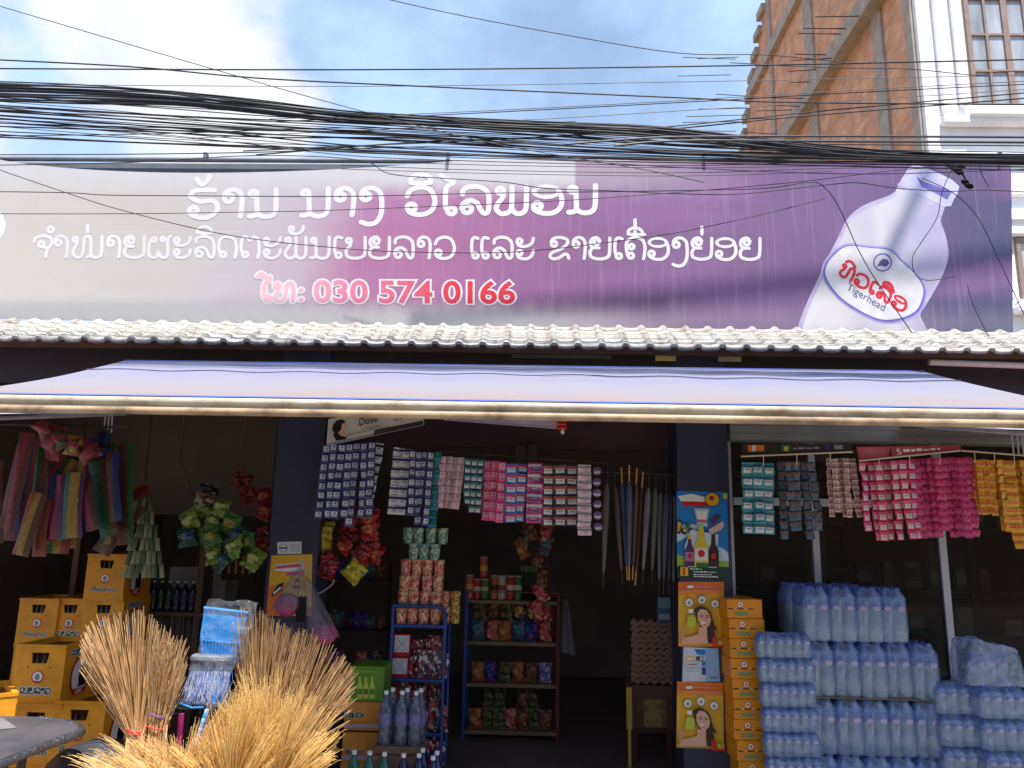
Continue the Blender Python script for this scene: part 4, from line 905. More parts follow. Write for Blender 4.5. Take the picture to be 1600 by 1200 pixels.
# ---- brooms
straw = M('coconut rib straw', (216, 176, 126), .65, vary=.3, scale=2.2, stretch=(14, 14, 1))
straw_d = M('darker rib straw', (194, 152, 106), .65, vary=.3, scale=2.2, stretch=(14, 14, 1))
grass_m = M('golden grass straw', (216, 166, 90), .6, vary=.25, scale=2, stretch=(10, 10, 1))
grass_p = M('pale grass straw', (234, 194, 120), .6, vary=.2, scale=2, stretch=(10, 10, 1))
brown_s = M('dark brown twig', (70, 52, 40), .7, vary=.2)
def strands(pts_list, r0, r1, mats_n, rng, n=3):
    m = MB()
    for pts in pts_list: m.tube(pts, [r0 + (r1 - r0) * i / (len(pts) - 1) for i in range(len(pts))], n, rng.randrange(mats_n), cap=False)
    return m
def stick_broom(label, base, tops, Y, n, r, mats, band, seed, depth=.12, bw=11, group='stick brooms'):
    """bundle of stiff ribs bound low down and fanning upward; tops = outline of the tips, in photograph pixels"""
    rng = random.Random(seed); b = at(*base, Y); t = thing('stick_broom', label, 'broom', b, group, w=True)
    outl = catmull([p + (0,) for p in tops], 8); L = []
    for i in range(n):
        u = rng.random(); q = outl[min(len(outl) - 1, int(u * (len(outl) - 1) + .5))]
        lo = rng.random() ** 2.2 * 55
        tip = at(q.x + rng.gauss(0, 3), q.y + lo + rng.gauss(0, 3), Y + rng.uniform(-depth, depth))
        ang = rng.uniform(0, 2 * math.pi); rad = bw * Y / 1200 * math.sqrt(rng.random())
        f = at(base[0] + (u - .5) * 2 * bw, base[1], Y + .03 * math.sin(ang))
        mid = f.lerp(tip, .5) + Vector((rng.gauss(0, .006), rng.gauss(0, .008), 0)) + Vector((0, 0, .012))
        low = f + Vector((0, 0, -.22)) + Vector((rng.gauss(0, .004), 0, 0)); L.append([low, f, mid, tip])
    obj('bristles', strands(L, r, r * .55, len(mats), rng), mats, t)
    z = b.z + .03; m = MB(); w = bw * Y / 1200
    for dz, mi in band:
        m.tube([(b.x + (w * 1.12) * math.cos(a), Y + .042 * math.sin(a), b.z + dz + .006 * math.sin(a * 2)) for a in [2 * math.pi * i / 16 for i in range(17)]], .0035, 5, mi)
    obj('binding', m, [M('red string', (210, 60, 50), .6), M('violet string', (120, 90, 130), .6)], t); return t
stick_broom('tallest sunlit stick broom spreading wide beside the yellow crates', (212, 1150), [(126, 1012), (135, 985), (150, 968), (180, 958), (215, 952), (240, 962), (262, 985), (272, 1005)], 3.78, 260, .0032, [straw, straw, straw_d], [(.02, 0), (.03, 0)], 1, bw=14)
stick_broom('narrow upright stick broom bound with violet string before the blue dustpan', (247, 1135), [(232, 1010), (250, 985), (272, 992), (290, 1004), (287, 1030)], 3.74, 120, .0032, [straw, straw_d], [(.05, 1), (.056, 1), (.0, 0)], 2, bw=15)
stick_broom('dark brown twig broom mostly hidden behind the tallest broom', (268, 1120), [(235, 965), (262, 958), (282, 962), (304, 968)], 4.3, 70, .0026, [brown_s], [(.03, 1)], 3)
stick_broom('dense brown stick broom rising beside the blue dustpan', (402, 1165), [(360, 968), (375, 952), (400, 950), (425, 962), (445, 975), (470, 990)], 3.9, 250, .0032, [straw, straw_d, straw_d], [(.03, 0)], 4, bw=17)
stick_broom('stick broom leaning out toward the green carton', (448, 1180), [(455, 985), (480, 985), (510, 1000), (535, 1022), (551, 1050), (545, 1085)], 3.94, 220, .0030, [straw_d, straw_d, straw], [(.03, 0)], 5, bw=17)
def grass_broom(label, base, tips, Y, n, seed, depth, mats):
    rng = random.Random(seed); b = at(*base, Y); t = thing('grass_broom', label, 'broom', b, 'grass brooms', w=True); outl = catmull([p + (0,) for p in tips], 8); L = []
    CL = []
    for i in range(max(30, n // 14)):
        q = outl[min(len(outl) - 1, int(rng.random() * len(outl)))]; CL.append((q.x, q.y, (.58 + .42 * rng.random() ** .5) * (1.1 if rng.random() < .1 else 1), rng.gauss(0, depth), rng.gauss(0, .012)))
    for i in range(n):
        qx, qy, k, dy, bx = CL[rng.randrange(len(CL))]; k *= rng.uniform(.9, 1.04); dy += rng.gauss(0, .012)
        tip = at(base[0] + (qx - base[0]) * k + rng.gauss(0, 4.5), base[1] + (qy - base[1]) * k + rng.gauss(0, 4.5), Y + dy - .16 * (1 - k) * 1.6)
        f = b + Vector((bx + rng.gauss(0, .008), dy * .1 + rng.gauss(0, .01), 0))
        mid = f.lerp(tip, .55) + Vector((rng.gauss(0, .004), dy * .25 - .02, .022))
        L.append(catmull([f, mid, tip, tip + (tip - mid) * .16 + Vector((rng.gauss(0, .006), rng.gauss(0, .006), -.012 * rng.random()))], 3))
    obj('bristles', strands(L, .0017, .0005, len(mats), rng), mats, t)
    m = MB(); m.tube([b + Vector((0, 0, -.5)), b + Vector((0, 0, .02))], [.018, .03], 8); obj('handle', m, M('bamboo handle', (190, 150, 90), .5), t)
    return t
grass_broom('spreading golden grass broom lowest in the sun beside the sack', (290, 1270), [(124, 1190), (132, 1164), (160, 1160), (200, 1150), (250, 1155), (300, 1140), (345, 1105), (380, 1085), (400, 1110)], 3.5, 620, 11, .1, [grass_m, grass_p, straw])
grass_broom('tall golden grass broom tapering up before the dense brown stick broom', (425, 1265), [(352, 1110), (365, 1062), (400, 1062), (440, 1070), (470, 1065), (490, 1090), (520, 1112), (540, 1130), (525, 1165), (515, 1190)], 3.47, 760, 12, .1, [grass_p, grass_m, grass_p])
grass_broom('pale grass broom filling the gap between the two golden ones', (365, 1275), [(230, 1190), (270, 1170), (320, 1140), (345, 1100), (380, 1075), (420, 1080), (450, 1110), (470, 1150)], 3.4, 560, 13, .1, [grass_p, grass_m])

# ---- blue dustpan in plastic, with the bagged broom under it
blue_pl = M('sky blue plastic', (38, 140, 206), .35, vary=.08)
film = M_clear('crinkled clear film', (222, 226, 236), .09, .12, bump=.8, bscale=30)
t = thing('dustpan', 'sky blue ribbed plastic dustpan turned upside down in clear wrap', 'dustpan', at(350, 990, 3.84), w=True)
Yd = 3.84
m = MB(); pan = [at(x, y, Yd) for x, y in ((320, 948), (388, 956), (372, 1018), (368, 1032), (314, 1022), (313, 990))]
m.prism(pan, (0, .03, 0))
for k in range(11):
    a, b = at(317 + k * 5.2, 1000 + k * .6, Yd - .004), at(316 + k * 5.1, 1022 + k * .9, Yd - .004); m.tube([a, b], .005, 5)
m.tube([at(316, 1000, Yd - .003), at(376, 1006, Yd - .003)], .003, 5); m.tube([at(313, 1024, Yd), at(369, 1034, Yd)], .011, 6); m.tube([at(319, 950, Yd), at(388, 958, Yd)], .009, 6)
obj('pan', m, blue_pl, t)
m = MB(); hp = [at(352, 1028, Yd + .01), at(348, 1050, Yd), at(340, 1075, Yd - .02), at(334, 1100, Yd - .04)]; m.tube(hp, [.013, .014, .013, .01], 8); obj('handle', m, blue_pl, t)
def crumple(corners, Y, amp, seed, nu=14, nv=18, bulge=.03):
    rng = random.Random(seed); ph = [rng.uniform(0, 6) for _ in range(8)]; cs = [at(x, y, Y) for x, y in corners]
    def f(u, v):
        p = cs[0].lerp(cs[1], u).lerp(cs[3].lerp(cs[2], u), v)
        d = amp * (math.sin(9 * u + ph[0] + 4 * v) + math.sin(17 * v + ph[1] - 6 * u) + .7 * math.sin(23 * u + ph[2] + 11 * v) + .6 * math.sin(31 * v + ph[3]))
        e = amp * .6 * math.sin(14 * v + ph[4]) * (1 if u > .5 else -1) * abs(2 * u - 1) ** 6 + amp * .0
        return p + Vector((e, -bulge * math.sin(math.pi * u) * math.sin(math.pi * v) - d, amp * .8 * math.sin(12 * u + ph[5]) * abs(2 * v - 1) ** 8))
    return MB().grid(f, nu, nv)
m = crumple([(322, 936), (404, 940), (378, 1040), (308, 1030)], Yd - .03, .006, 5); obj('wrap', m, film, t)
t = thing('bagged_broom', 'white bristled broom sealed in a clear bag under the blue dustpan', 'broom', at(330, 1060, 3.8), w=True)
L = []; rng = random.Random(21)
for i in range(150):
    u = rng.random(); L.append([at(303 + u * 60, 1030 + rng.random() * 12, 3.83), at(295 + u * 62 + rng.gauss(0, 4), 1065, 3.81), at(285 + u * 66 + rng.gauss(0, 5), 1092 + rng.random() * 10, 3.8)])
obj('bristles', strands(L, .0016, .0012, 2, rng), [M('white nylon', (200, 200, 208), .4), M('blue nylon', (90, 120, 180), .4)], t)
m = MB(); m.cbox(at(300, 1030, 3.83).x, at(366, 1030, 3.83).x, 3.8, 3.86, at(330, 1034, 3.83).z, at(330, 1022, 3.83).z, .01); obj('head_block', m, M('grey broom head', (120, 120, 128), .4), t)
m = crumple([(302, 1022), (368, 1026), (352, 1116), (276, 1106)], 3.77, .006, 9); obj('bag', m, film, t)
m = MB(); m.tube([at(279, 1098, 3.75), at(300, 1106, 3.74), at(318, 1105, 3.74)], .005, 5); obj('blue_edge', m, blue_pl, t)
t = thing('twisted_handle', 'pale blue banded plastic rod leaning among the grass brooms', 'broom handle', at(312, 1140, 3.7), w=True)
a, b = at(324, 1108, 3.7), at(305, 1165, 3.68)
m = MB()
for k in range(8): m.tube([a.lerp(b, k / 8), a.lerp(b, k / 8 + .06), a.lerp(b, (k + 1) / 8)], [.0095, .0115, .0095], 8, k % 2)
obj('rod', m, [M('pale blue plastic', (150, 186, 226), .35), blue_pl], t)
m = MB(); m.tube([at(284, 1115, 4.0), at(281, 1150, 4.0), at(280, 1190, 4.0)], .014, 6); single('pink_rod', m, M('magenta plastic', (176, 40, 110), .4), 'magenta broom handle standing behind the grass brooms', 'broom handle')

# ---- notices and posters on the pillars
def bil(c, Y, d=0.0):
    cs = [at(x, y, Y) for x, y in c]
    def f(u, v, k=0): p = cs[3].lerp(cs[2], u).lerp(cs[0].lerp(cs[1], u), v); return Vector((p.x, p.y - d - .0007 * k, p.z))
    return f
def el(cx, cy, rx, ry=None, n=16): ry = rx if ry is None else ry; return [(cx + rx * math.cos(2 * math.pi * i / n), cy + ry * math.sin(2 * math.pi * i / n)) for i in range(n)]
def rc(x0, y0, x1, y1): return [(x0, y0), (x1, y0), (x1, y1), (x0, y1)]
def poster(name, label, cat, corners, Y, base, shapes, texts=(), group=None, th=.0015):
    f = bil(corners, Y); m = MB(); mats = [base]
    def mi(mt):
        if mt not in mats: mats.append(mt)
        return mats.index(mt)
    m.prism([f(0, 0), f(1, 0), f(1, 1), f(0, 1)], (0, th, 0), 0)
    for k, (pts, mt) in enumerate(shapes): m.poly([f(u, v, 1 + k) for u, v in pts], mi(mt))
    for k, (txt, x0, x1, y, h, mt, lao) in enumerate(texts):
        kk = len(shapes) + 2 + k; i = mi(mt)
        if lao: lao_text(m, txt, lambda u, v: f(x0 + (x1 - x0) * u, y + h * v, kk), (f(0, h).z - f(0, 0).z) * .2, FRONT, i, .00002)
        else: latin_text(m, txt, lambda u, v: f(x0 + (x1 - x0) * u, y + h * v, kk), i, offset=.01)
    return single(name, m, mats, label, cat, group)
def gl(y, x0, x1, mt, n=6, h=.012, seed=0):   # a line of small print too fine to read
    r = random.Random(seed + int(y * 1000)); out = []; x = x0
    while x < x1 - .02:
        w = r.uniform(.02, .07); out.append((rc(x, y, min(x + w, x1), y + h * r.uniform(.7, 1.2)), mt)); x += w + .012
    return out
def ink(n, c): return M('ink ' + n, c, .5, vary=.06)
YP = YF - .002
poster('notice', 'small white printed notice taped above the yellow poster', 'notice', [(433, 847), (471, 846), (471, 865), (434, 866)], YP, paper_w,
       [(el(.25, .5, .18, .38), grey_ink), (el(.25, .5, .15, .33), paper_w), (rc(.1, .44, .4, .56), black_ink)] + sum([gl(y, .52, .95, grey_ink, h=.07) for y in (.2, .38, .56, .74)], []))
yel = ink('poster yellow', (226, 172, 40)); orange = ink('poster orange', (226, 112, 40)); ppink = ink('poster pink', (214, 80, 110))
poster('poster', 'yellow poster with pink headline and a watch-like motif on the pillar', 'poster', [(424, 868), (488, 866), (486, 962), (416, 962)], YP, yel,
       [(rc(0, 0, .35, .5), orange), (rc(0, .05, 1, .14), orange), ([(.1, .84), (.8, .88), (.82, .76), (.5, .72), (.12, .75)], white_ink), ([(.12, .82), (.78, .86), (.8, .8), (.13, .77)], ppink), (rc(.4, .66, .8, .72), ppink),
        ([(.1, .3), (.3, .42), (.36, .56), (.2, .5), (.08, .36)], black_ink), ([(.13, .34), (.3, .45), (.28, .48), (.12, .38)], paper_w), ([(.56, .44), (.62, .6), (.7, .6), (.76, .44)], black_ink), (el(.66, .52, .05, .04), yel), (rc(.45, .5, .52, .53), orange)])
sky_b = ink('poster sky blue', (30, 120, 196)); leaf_g = ink('poster green', (40, 110, 60)); lime = ink('poster lime', (186, 196, 60)); syrup = ink('poster syrup yellow', (214, 186, 50)); plum = ink('poster plum', (90, 40, 90)); cola = ink('poster dark cola', (60, 30, 30)); glassy = ink('poster glass', (170, 196, 210)); cloudp = ink('poster cloud', (190, 210, 226)); hill = ink('poster hill', (150, 176, 70)); dkg = ink('poster dark green', (24, 66, 48))
def pbot(cx, w, y0, y1, c, cap_, lab_): h = y1 - y0; return [([(cx - w, y0), (cx + w, y0), (cx + w, y0 + h * .5), (cx + w * .45, y0 + h * .7), (cx + w * .35, y1), (cx - w * .35, y1), (cx - w * .45, y0 + h * .7), (cx - w, y0 + h * .5)], c), (rc(cx - w * .36, y1 - h * .12, cx + w * .36, y1), cap_), (rc(cx - w * .92, y0 + h * .16, cx + w * .92, y0 + h * .46), lab_), (el(cx, y0 + h * .33, w * .5, h * .09), red_ink)]
poster('poster', 'sky blue drinks poster with three syrup bottles on the pillar', 'poster', [(1057, 767), (1136, 769), (1139, 904), (1058, 902)], YP, sky_b,
       [([(0, .12), (1, .12), (1, .24), (.85, .3), (.7, .24), (.4, .2), (0, .26)], hill), ([(.7, .26), (.82, .36), (.95, .32), (1, .28), (1, .2), (.7, .2)], cloudp), ([(0, .4), (.3, .5), (.5, .6), (.2, .62), (0, .58)], cloudp), (rc(0, 0, 1, .13), dkg),
        ([(.02, .94), (.3, .97), (.6, .93), (.62, .88), (.1, .87)], white_ink), ([(.1, .88), (.78, .88), (.78, .83), (.12, .82)], red_ink), (el(.7, .91, .15, .085), black_ink), (el(.7, .91, .135, .076), yel), (el(.69, .925, .05, .03), red_ink), (rc(.91, .92, 1, .985), lime),
        ([(.34, .8), (.64, .8), (.58, .62), (.4, .62)], glassy), ([(.38, .77), (.6, .77), (.56, .66), (.42, .66)], white_ink), (rc(.4, .64, .58, .67), ppink), (rc(.38, .59, .6, .63), cloudp), ([(.62, .56), (.9, .66), (.92, .6), (.84, .55), (.64, .5)], ink('label blush', (214, 180, 170))), ([(.64, .66), (.8, .74), (.86, .7), (.7, .62)], plum),
        ([(.0, .66), (.1, .64), (.06, .5), (.0, .5)], black_ink), ([(.01, .64), (.08, .63), (.05, .53), (.01, .52)], yel), (el(.14, .53, .06, .04), black_ink), (el(.15, .54, .035, .022), lime), (el(.26, .54, .045, .035), black_ink), (el(.2, .6, .05, .03), leaf_g),
        ([(.14, .36), (.26, .55), (.8, .5), (.76, .12), (.2, .12)], cloudp)] + pbot(.24, .095, .13, .48, plum, yel, ink('lilac label', (160, 120, 170))) + pbot(.7, .1, .13, .5, cola, cola, black_ink) + pbot(.46, .135, .12, .6, syrup, lime, paper_w) +
       [(rc(.36, .12, .6, .17), leaf_g), (rc(.05, .02, .2, .12), yel), (rc(.1, .03, .14, .11), red_ink)] + gl(.095, .24, .5, white_ink, seed=1) + gl(.065, .3, .74, white_ink, seed=2) + gl(.035, .3, .64, white_ink, seed=3) + gl(.012, .3, .76, white_ink, seed=4))
skin = ink('poster skin', (222, 170, 140)); hair = ink('poster hair', (58, 36, 30)); blush = ink('poster blush', (206, 140, 116)); deep_y = ink('poster deep yellow', (232, 160, 44))
def girl():
    S = [(rc(0, .86, 1, 1), orange), ([(0, .86), (1, .86), (1, .8), (0, .78)], ink('poster amber', (230, 140, 44))), (rc(.03, .02, .97, .06), deep_y)]
    S += gl(.915, .18, .82, ink('faint rose', (226, 150, 130)), h=.022, seed=5) + gl(.855, .1, .92, ink('faint rose', (226, 150, 130)), h=.016, seed=6) + [([(.17, .94), (.3, .95), (.33, .91), (.2, .9)], white_ink)]
    for cx, cy in ((.22, .68), (.5, .72), (.78, .66)): S += [(el(cx, cy, .095, .068), grey_ink), (el(cx, cy, .078, .056), white_ink), (el(cx, cy - .006, .035, .03), M('icon tone', (150, 140, 130), .5))]
    S += [([(.36, .5), (.32, .56), (.36, .6), (.46, .63), (.58, .6), (.68, .54), (.72, .44), (.76, .34), (.84, .25), (.72, .28), (.7, .14), (.68, .06), (.58, .16), (.52, .3), (.4, .38)], hair),
          ([(.02, .04), (.1, .14), (.3, .17), (.42, .2), (.42, .3), (.6, .3), (.62, .18), (.66, .05)], skin),
          ([(.4, .52), (.46, .58), (.58, .57), (.66, .5), (.69, .42), (.67, .34), (.6, .29), (.52, .3), (.45, .35), (.4, .42)], skin),
          (el(.53, .37, .055, .02), white_ink), ([(.48, .375), (.53, .345), (.6, .37), (.54, .33)], red_ink), (rc(.45, .455, .52, .465), hair), (rc(.57, .45, .64, .46), hair), (rc(.45, .48, .52, .487), hair), (rc(.57, .475, .64, .482), hair), ([(.55, .45), (.58, .4), (.54, .39)], blush),
          ([(.62, .32), (.7, .34), (.78, .2), (.72, .06), (.62, .06), (.6, .2)], hair), ([(.16, .3), (.34, .3), (.36, .44), (.28, .5), (.18, .46)], lime), (rc(.2, .52, .3, .58), white_ink), ([(.03, .1), (.1, .12), (.12, .26), (.06, .3), (.03, .2)], blush), (rc(.71, .04, .8, .15), red_ink), (rc(.84, .04, .98, .1), lime), (rc(.7, .0, 1, .035), red_ink), (el(.93, .07, .03, .02), orange)]
    return S
poster('poster', 'yellow cosmetics poster of a smiling long-haired woman, directly below the blue drinks poster', 'poster', [(1060, 909), (1131, 909), (1132, 1010), (1060, 1010)], YP, yel, girl(), group=None)
poster('leaflet', 'white and pale blue leaflet taped between the two yellow posters', 'leaflet', [(1068, 1011), (1122, 1013), (1125, 1065), (1066, 1065)], YP + .0006, M('white leaflet', (198, 204, 216), .5),
       [(rc(.62, .0, 1, 1), ink('pale blue', (140, 176, 214))), ([(.3, .95), (.62, .95), (.62, .78), (.4, .8)], sky_b), (rc(.08, .6, .3, .74), yel), (rc(.1, .63, .28, .71), paper_w), (rc(.36, .62, .56, .74), black_ink), (rc(.38, .64, .44, .72), red_ink), (rc(.47, .64, .54, .72), paper_w), (rc(.14, .49, .38, .51), red_ink), (rc(.52, .2, .62, .42), blue_ink), (rc(.52, .46, .62, .6), sky_b), (rc(.72, .1, .95, .14), grey_ink)] + gl(.4, .1, .5, grey_ink) + gl(.3, .1, .46, grey_ink))
poster('poster', 'yellow cosmetics poster of a smiling long-haired woman, lowest on the pillar', 'poster', [(1058, 1065), (1130, 1067), (1131, 1171), (1057, 1168)], YP, yel, girl(), group=None)

# ---- posters and card signs hanging above the strips
f4 = [(511, 657), (640, 630), (662, 640), (511, 697)]
poster('shampoo_sign', 'tilted white card sign with a dark-haired woman and shampoo name', 'sign', [(513, 655), (658, 628), (663, 664), (510, 697)], 5.02, M('cream card', (198, 190, 178), .6),
       [(rc(.0, .0, 1, .1), grey_ink), ([(.48, .02), (.99, .02), (.99, .2), (.5, .22)], black_ink), ([(.495, .05), (.975, .05), (.975, .16), (.51, .18)], M('dim brown print', (60, 48, 44), .6)),
        ([(.12, .5), (.17, .5), (.2, .2), (.12, .2)], skin), ([(.05, .55), (.055, .75), (.09, .88), (.14, .9), (.18, .82), (.185, .72), (.16, .7), (.15, .55), (.13, .45), (.08, .42)], black_ink), ([(.155, .72), (.185, .74), (.2, .62), (.19, .5), (.165, .46), (.145, .52)], skin), ([(.06, .4), (.11, .46), (.13, .3), (.21, .16), (.2, .1), (.1, .12)], black_ink), (rc(.7, .42, .74, .5), grey_ink), (rc(.76, .44, .79, .5), black_ink)] + gl(.22, .2, .66, grey_ink, h=.04) + gl(.3, .42, .54, grey_ink, h=.06),
       [('Dove', .34, .53, .5, .3, black_ink, False)], th=.004)
poster('card_sign', 'pale lavender card sign hanging over the doorway', 'sign', [(690, 645), (880, 649), (880, 671), (688, 656)], 5.02, M('lavender card', (176, 166, 184), .6), [(rc(.0, .0, .03, 1), black_ink), (rc(.05, .08, .98, .16), grey_ink)], th=.004)
t = thing('pepper_garland', 'short red plastic garland at the end of the lavender sign', 'garland', at(878, 660, 5.0), w=True)
for k in range(4): m = MB(); q = at(878, 651 + k * 6, 5.0); m.lathe([(.004, -.01), (.03, -.012), (.034, 0), (.03, .008), (.004, .01)], q, 10); obj('disc', m, M('bright red plastic', (206, 48, 36), .4), t)
m = MB(); q = at(879, 674, 5.0); m.lathe([(.004, -.02), (.012, -.01), (.012, .01), (.004, .02)], q, 8); obj('bead', m, white_pl, t)
poster('rail_sign', 'dark printed shelf strip hanging over the teal sachets', 'sign', [(1160, 694), (1330, 693), (1331, 705), (1160, 711)], 5.0, M('dark brown print2', (52, 36, 36), .5), [(rc(.05, .3, .2, .9), orange), (rc(.09, .3, .12, .9), paper_w), (rc(.36, .2, .44, .9), leaf_g), (el(.4, .5, .02, .25), syrup), (rc(.76, .3, .79, .8), blue_ink), (rc(.84, .3, .92, .8), grey_ink)] + gl(.4, .46, .7, grey_ink, h=.2), th=.004)
poster('rail_sign', 'red printed shelf strip hanging over the magenta sachets', 'sign', [(1338, 698), (1500, 696), (1502, 703), (1343, 719)], 5.0, M('dull crimson card', (176, 62, 72), .5), [(rc(.02, .1, .28, .9), M('pinkish card', (186, 90, 92), .5)), ([(.29, .1), (.33, .9), (.32, .1)], black_ink)] + gl(.35, .44, .8, white_ink, h=.3), [('5', .37, .415, .15, .6, white_ink, False)], th=.004)
for i, (a, b) in enumerate((((1158, 713), (1332, 706)), ((1342, 720), (1500, 704)), ((1502, 704), (1605, 712)))):
    m = MB(); A, B = at(*a, 4.98), at(*b, 4.98); m.tube([A, B], .006, 6)
    for k in range(3): q = A.lerp(B, .2 + .3 * k); m.tube([q, q + Vector((0, .004, -.05)), q + Vector((0, .02, -.07))], .003, 4)
    single('hanging_rail', m, M('cream rod', (206, 190, 160), .5), ('thin cream rod carrying the teal and dark blue sachets', 'thin cream rod carrying the magenta sachets', 'thin cream rod carrying the yellow sachets')[i], 'rod')
for k in range(3):
    m = MB(); a = at(166 + k * 5, 640, 4.9); b = at(163 + k * 5.5, 668 + 4 * k, 4.9); m.tube([a, b], .0055, 6); single('hanging_rod', m, alu, f'white metal rod dangling under the awning, {ORD[k]} from the outer end of three', 'rod', 'white rods dangling under the awning')
for k in range(3):
    m = MB(); a = at(1580 + k * 8, 668, 4.9); b = at(1584 + k * 8, 712, 4.9); m.tube([a, b], .005, 6); single('hanging_rod', m, alu, f'white metal rod by the yellow sachets, {ORD[k]} from the magenta ones', 'rod', 'white rods by the yellow sachets')

# ---- sachet strips
def sachet(w, h, mats, style):
    m = MB(); d = .006
    def z(u, v): return d * math.sin(math.pi * u) ** .6 * math.sin(math.pi * v) ** .6
    us = [0, .17, .5, .83, 1]; vs = [0, .16, .44, .72, .9, 1]
    V = [Vector(((u - .5) * w * .96, -z(u, v) - .002, -v * h)) for v in vs for u in us]
    n = 5
    for jv in range(5):
        for iu in range(4):
            f = (jv * n + iu, jv * n + iu + 1, (jv + 1) * n + iu + 1, (jv + 1) * n + iu); mid = iu in (1, 2)
            if style == 'panel': mi = 1 if (mid and jv in (1, 2)) else 0
            elif style == 'low': mi = 1 if (mid and jv in (2, 3)) else 2 if (jv == 1) else 0
            elif style == 'band': mi = 1 if jv in (1, 2) else 2 if jv == 3 else 0
            elif style == 'busy': mi = (jv * 7 + iu * 3 + (jv * iu) % 2) % 3
            else: mi = 0
            m.add([V[k] for k in f], [(0, 3, 2, 1)], mi, True)
    if style in ('panel', 'low'):
        m.add([(-.13 * w, -d * 1.25, -.28 * h), (.2 * w, -d * 1.25, -.26 * h), (.16 * w, -d * 1.25, -.46 * h), (-.1 * w, -d * 1.25, -.44 * h)], [(0, 1, 2, 3)], 2)
        m.add([(-.2 * w, -d * 1.25, -.56 * h), (.2 * w, -d * 1.25, -.56 * h), (.2 * w, -d * 1.25, -.63 * h), (-.2 * w, -d * 1.25, -.63 * h)], [(0, 3, 2, 1)], 2)
    if style == 'round': m = MB(); m.lathe([(.001, -.004), (w * .4, -.003), (w * .42, 0), (w * .4, .003), (.001, .004)], (0, 0, 0), 12, 0, True, False); m.xf(Matrix.Translation((0, 0, -h / 2)) @ Matrix.Rotation(math.pi / 2, 4, 'X')); m.box(-w * .3, w * .3, -.008, -.0045, -h * .7, -h * .55, 1); m.box(-.002, .002, 0, .002, -h, 0, 2)
    return m
SACHET_MESH = {}
def strip_block(key, x0, x1, ytop, ybot, n, cell, mats, style, what, where, Y, rng, top_slope=0.0, lean=0.0, jag=4, dy=.05):
    if key not in SACHET_MESH:
        w = (at(x1, 750, Y).x - at(x0, 750, Y).x) / n; h = cell * Y / 1200
        o = obj('sachet', sachet(w * (1.16 if style != 'round' else 1), h, mats, style), mats); SACHET_MESH[key] = (o.data, h, w); bpy.data.objects.remove(o)
    me, h, w = SACHET_MESH[key]
    for i in range(n):
        px = x0 + (x1 - x0) * (i + .5) / n; py = ytop + top_slope * (px - x0)
        top = at(px, py, Y + rng.uniform(-dy, dy)); length = top.z - at(px, ybot + rng.uniform(-jag, jag), Y).z; k = max(2, round(length / h))
        lab = f'{what} {where}, {ORD[i]} of {n}' if n > 1 else f'{what} {where}'
        t = thing('sachet_strip', lab, 'sachet strip', top, f'{what}s {where}', rot=(R(rng.uniform(-2, 2)), R(lean + rng.gauss(0, 1.3)), R(rng.gauss(0, 10))))
        off = rng.uniform(0, .4) * h
        for q in range(k):
            s = bpy.data.objects.new('sachet', me); COL.objects.link(s); s.parent = t; s.location = (rng.gauss(0, .001), rng.gauss(0, .002), -q * h - off * .3); s.rotation_euler = (R(rng.gauss(0, 8)), R(rng.gauss(0, 1.8)), R(rng.gauss(0, 7)))
    return
rng = random.Random(5)
foil = lambda n, c, r=.3: M('sachet ' + n, c, r, vary=.16, scale=25, spec=.7, bump=.7, bscale=60)
nv, wh, lb = foil('navy', (40, 48, 112)), foil('white', (216, 216, 222)), foil('mid blue', (70, 90, 160))
pk, hp_, gr, lp = foil('pink', (222, 70, 130)), foil('hot pink', (226, 70, 140)), foil('green', (36, 130, 100)), foil('pale pink', (232, 180, 196))
bb, pu, dp = foil('bright blue', (40, 120, 206)), foil('purple', (112, 60, 140)), foil('dark violet', (58, 44, 84))
tl, mg, yl, bl, og = foil('teal', (70, 160, 176)), foil('magenta', (212, 36, 100)), foil('golden yellow', (234, 176, 24)), foil('blue black', (34, 52, 82)), foil('orange', (222, 110, 60))
Y1 = 5.12
strip_block('a', 505, 588, 694, 812, 7, 14.6, [nv, wh, lb], 'panel', 'navy and white sachet strip', 'beside the pillar with the yellow poster', Y1, rng, -.06, 1.5, 7, .07)
strip_block('b', 588, 600, 692, 798, 1, 15, [wh, wh, black_ink], 'low', 'narrow white card strip', 'slanting after the navy block', Y1, rng, 0, 6)
strip_block('c1', 616, 642, 698, 803, 2, 15, [wh, wh, nv], 'low', 'mostly white sachet strip with navy print', 'past the gap', Y1, rng, .05, 3)
strip_block('c2', 640, 678, 703, 814, 4, 14.4, [nv, wh, lb], 'panel', 'navy sachet strip with white squares', 'next to the green one', Y1, rng, .06, 1.5)
strip_block('c3', 676, 689, 706, 817, 1, 13, [gr, bb, leaf_g], 'busy', 'green and blue sachet strip', 'hanging beside the pink ones', Y1, rng, 0, 1)
strip_block('d1', 688, 727, 712, 794, 4, 11.5, [lp, wh, pk], 'panel', 'pink and white sachet strip', 'slanting near the green strip', Y1, rng, .05, 4, 6)
strip_block('d2', 726, 757, 715, 795, 3, 12, [nv, wh, gr], 'low', 'navy, white and green sachet strip', 'over the doorway', Y1, rng, .05, 1)
strip_block('e', 757, 791, 719, 813, 3, 15.5, [hp_, lp, pk], 'panel', 'hot pink sachet strip', 'over the doorway', Y1, rng, .06, .6, 2)
strip_block('f', 791, 825, 722, 816, 2, 15, [bb, wh, pk], 'low', 'bright blue and white sachet strip', 'over the doorway', Y1, rng, .05, .8, 2)
strip_block('g', 826, 848, 723, 817, 1, 15.5, [hp_, pu, wh], 'low', 'pink and purple sachet strip', 'after the bright blue ones', Y1, rng, 0, .8)
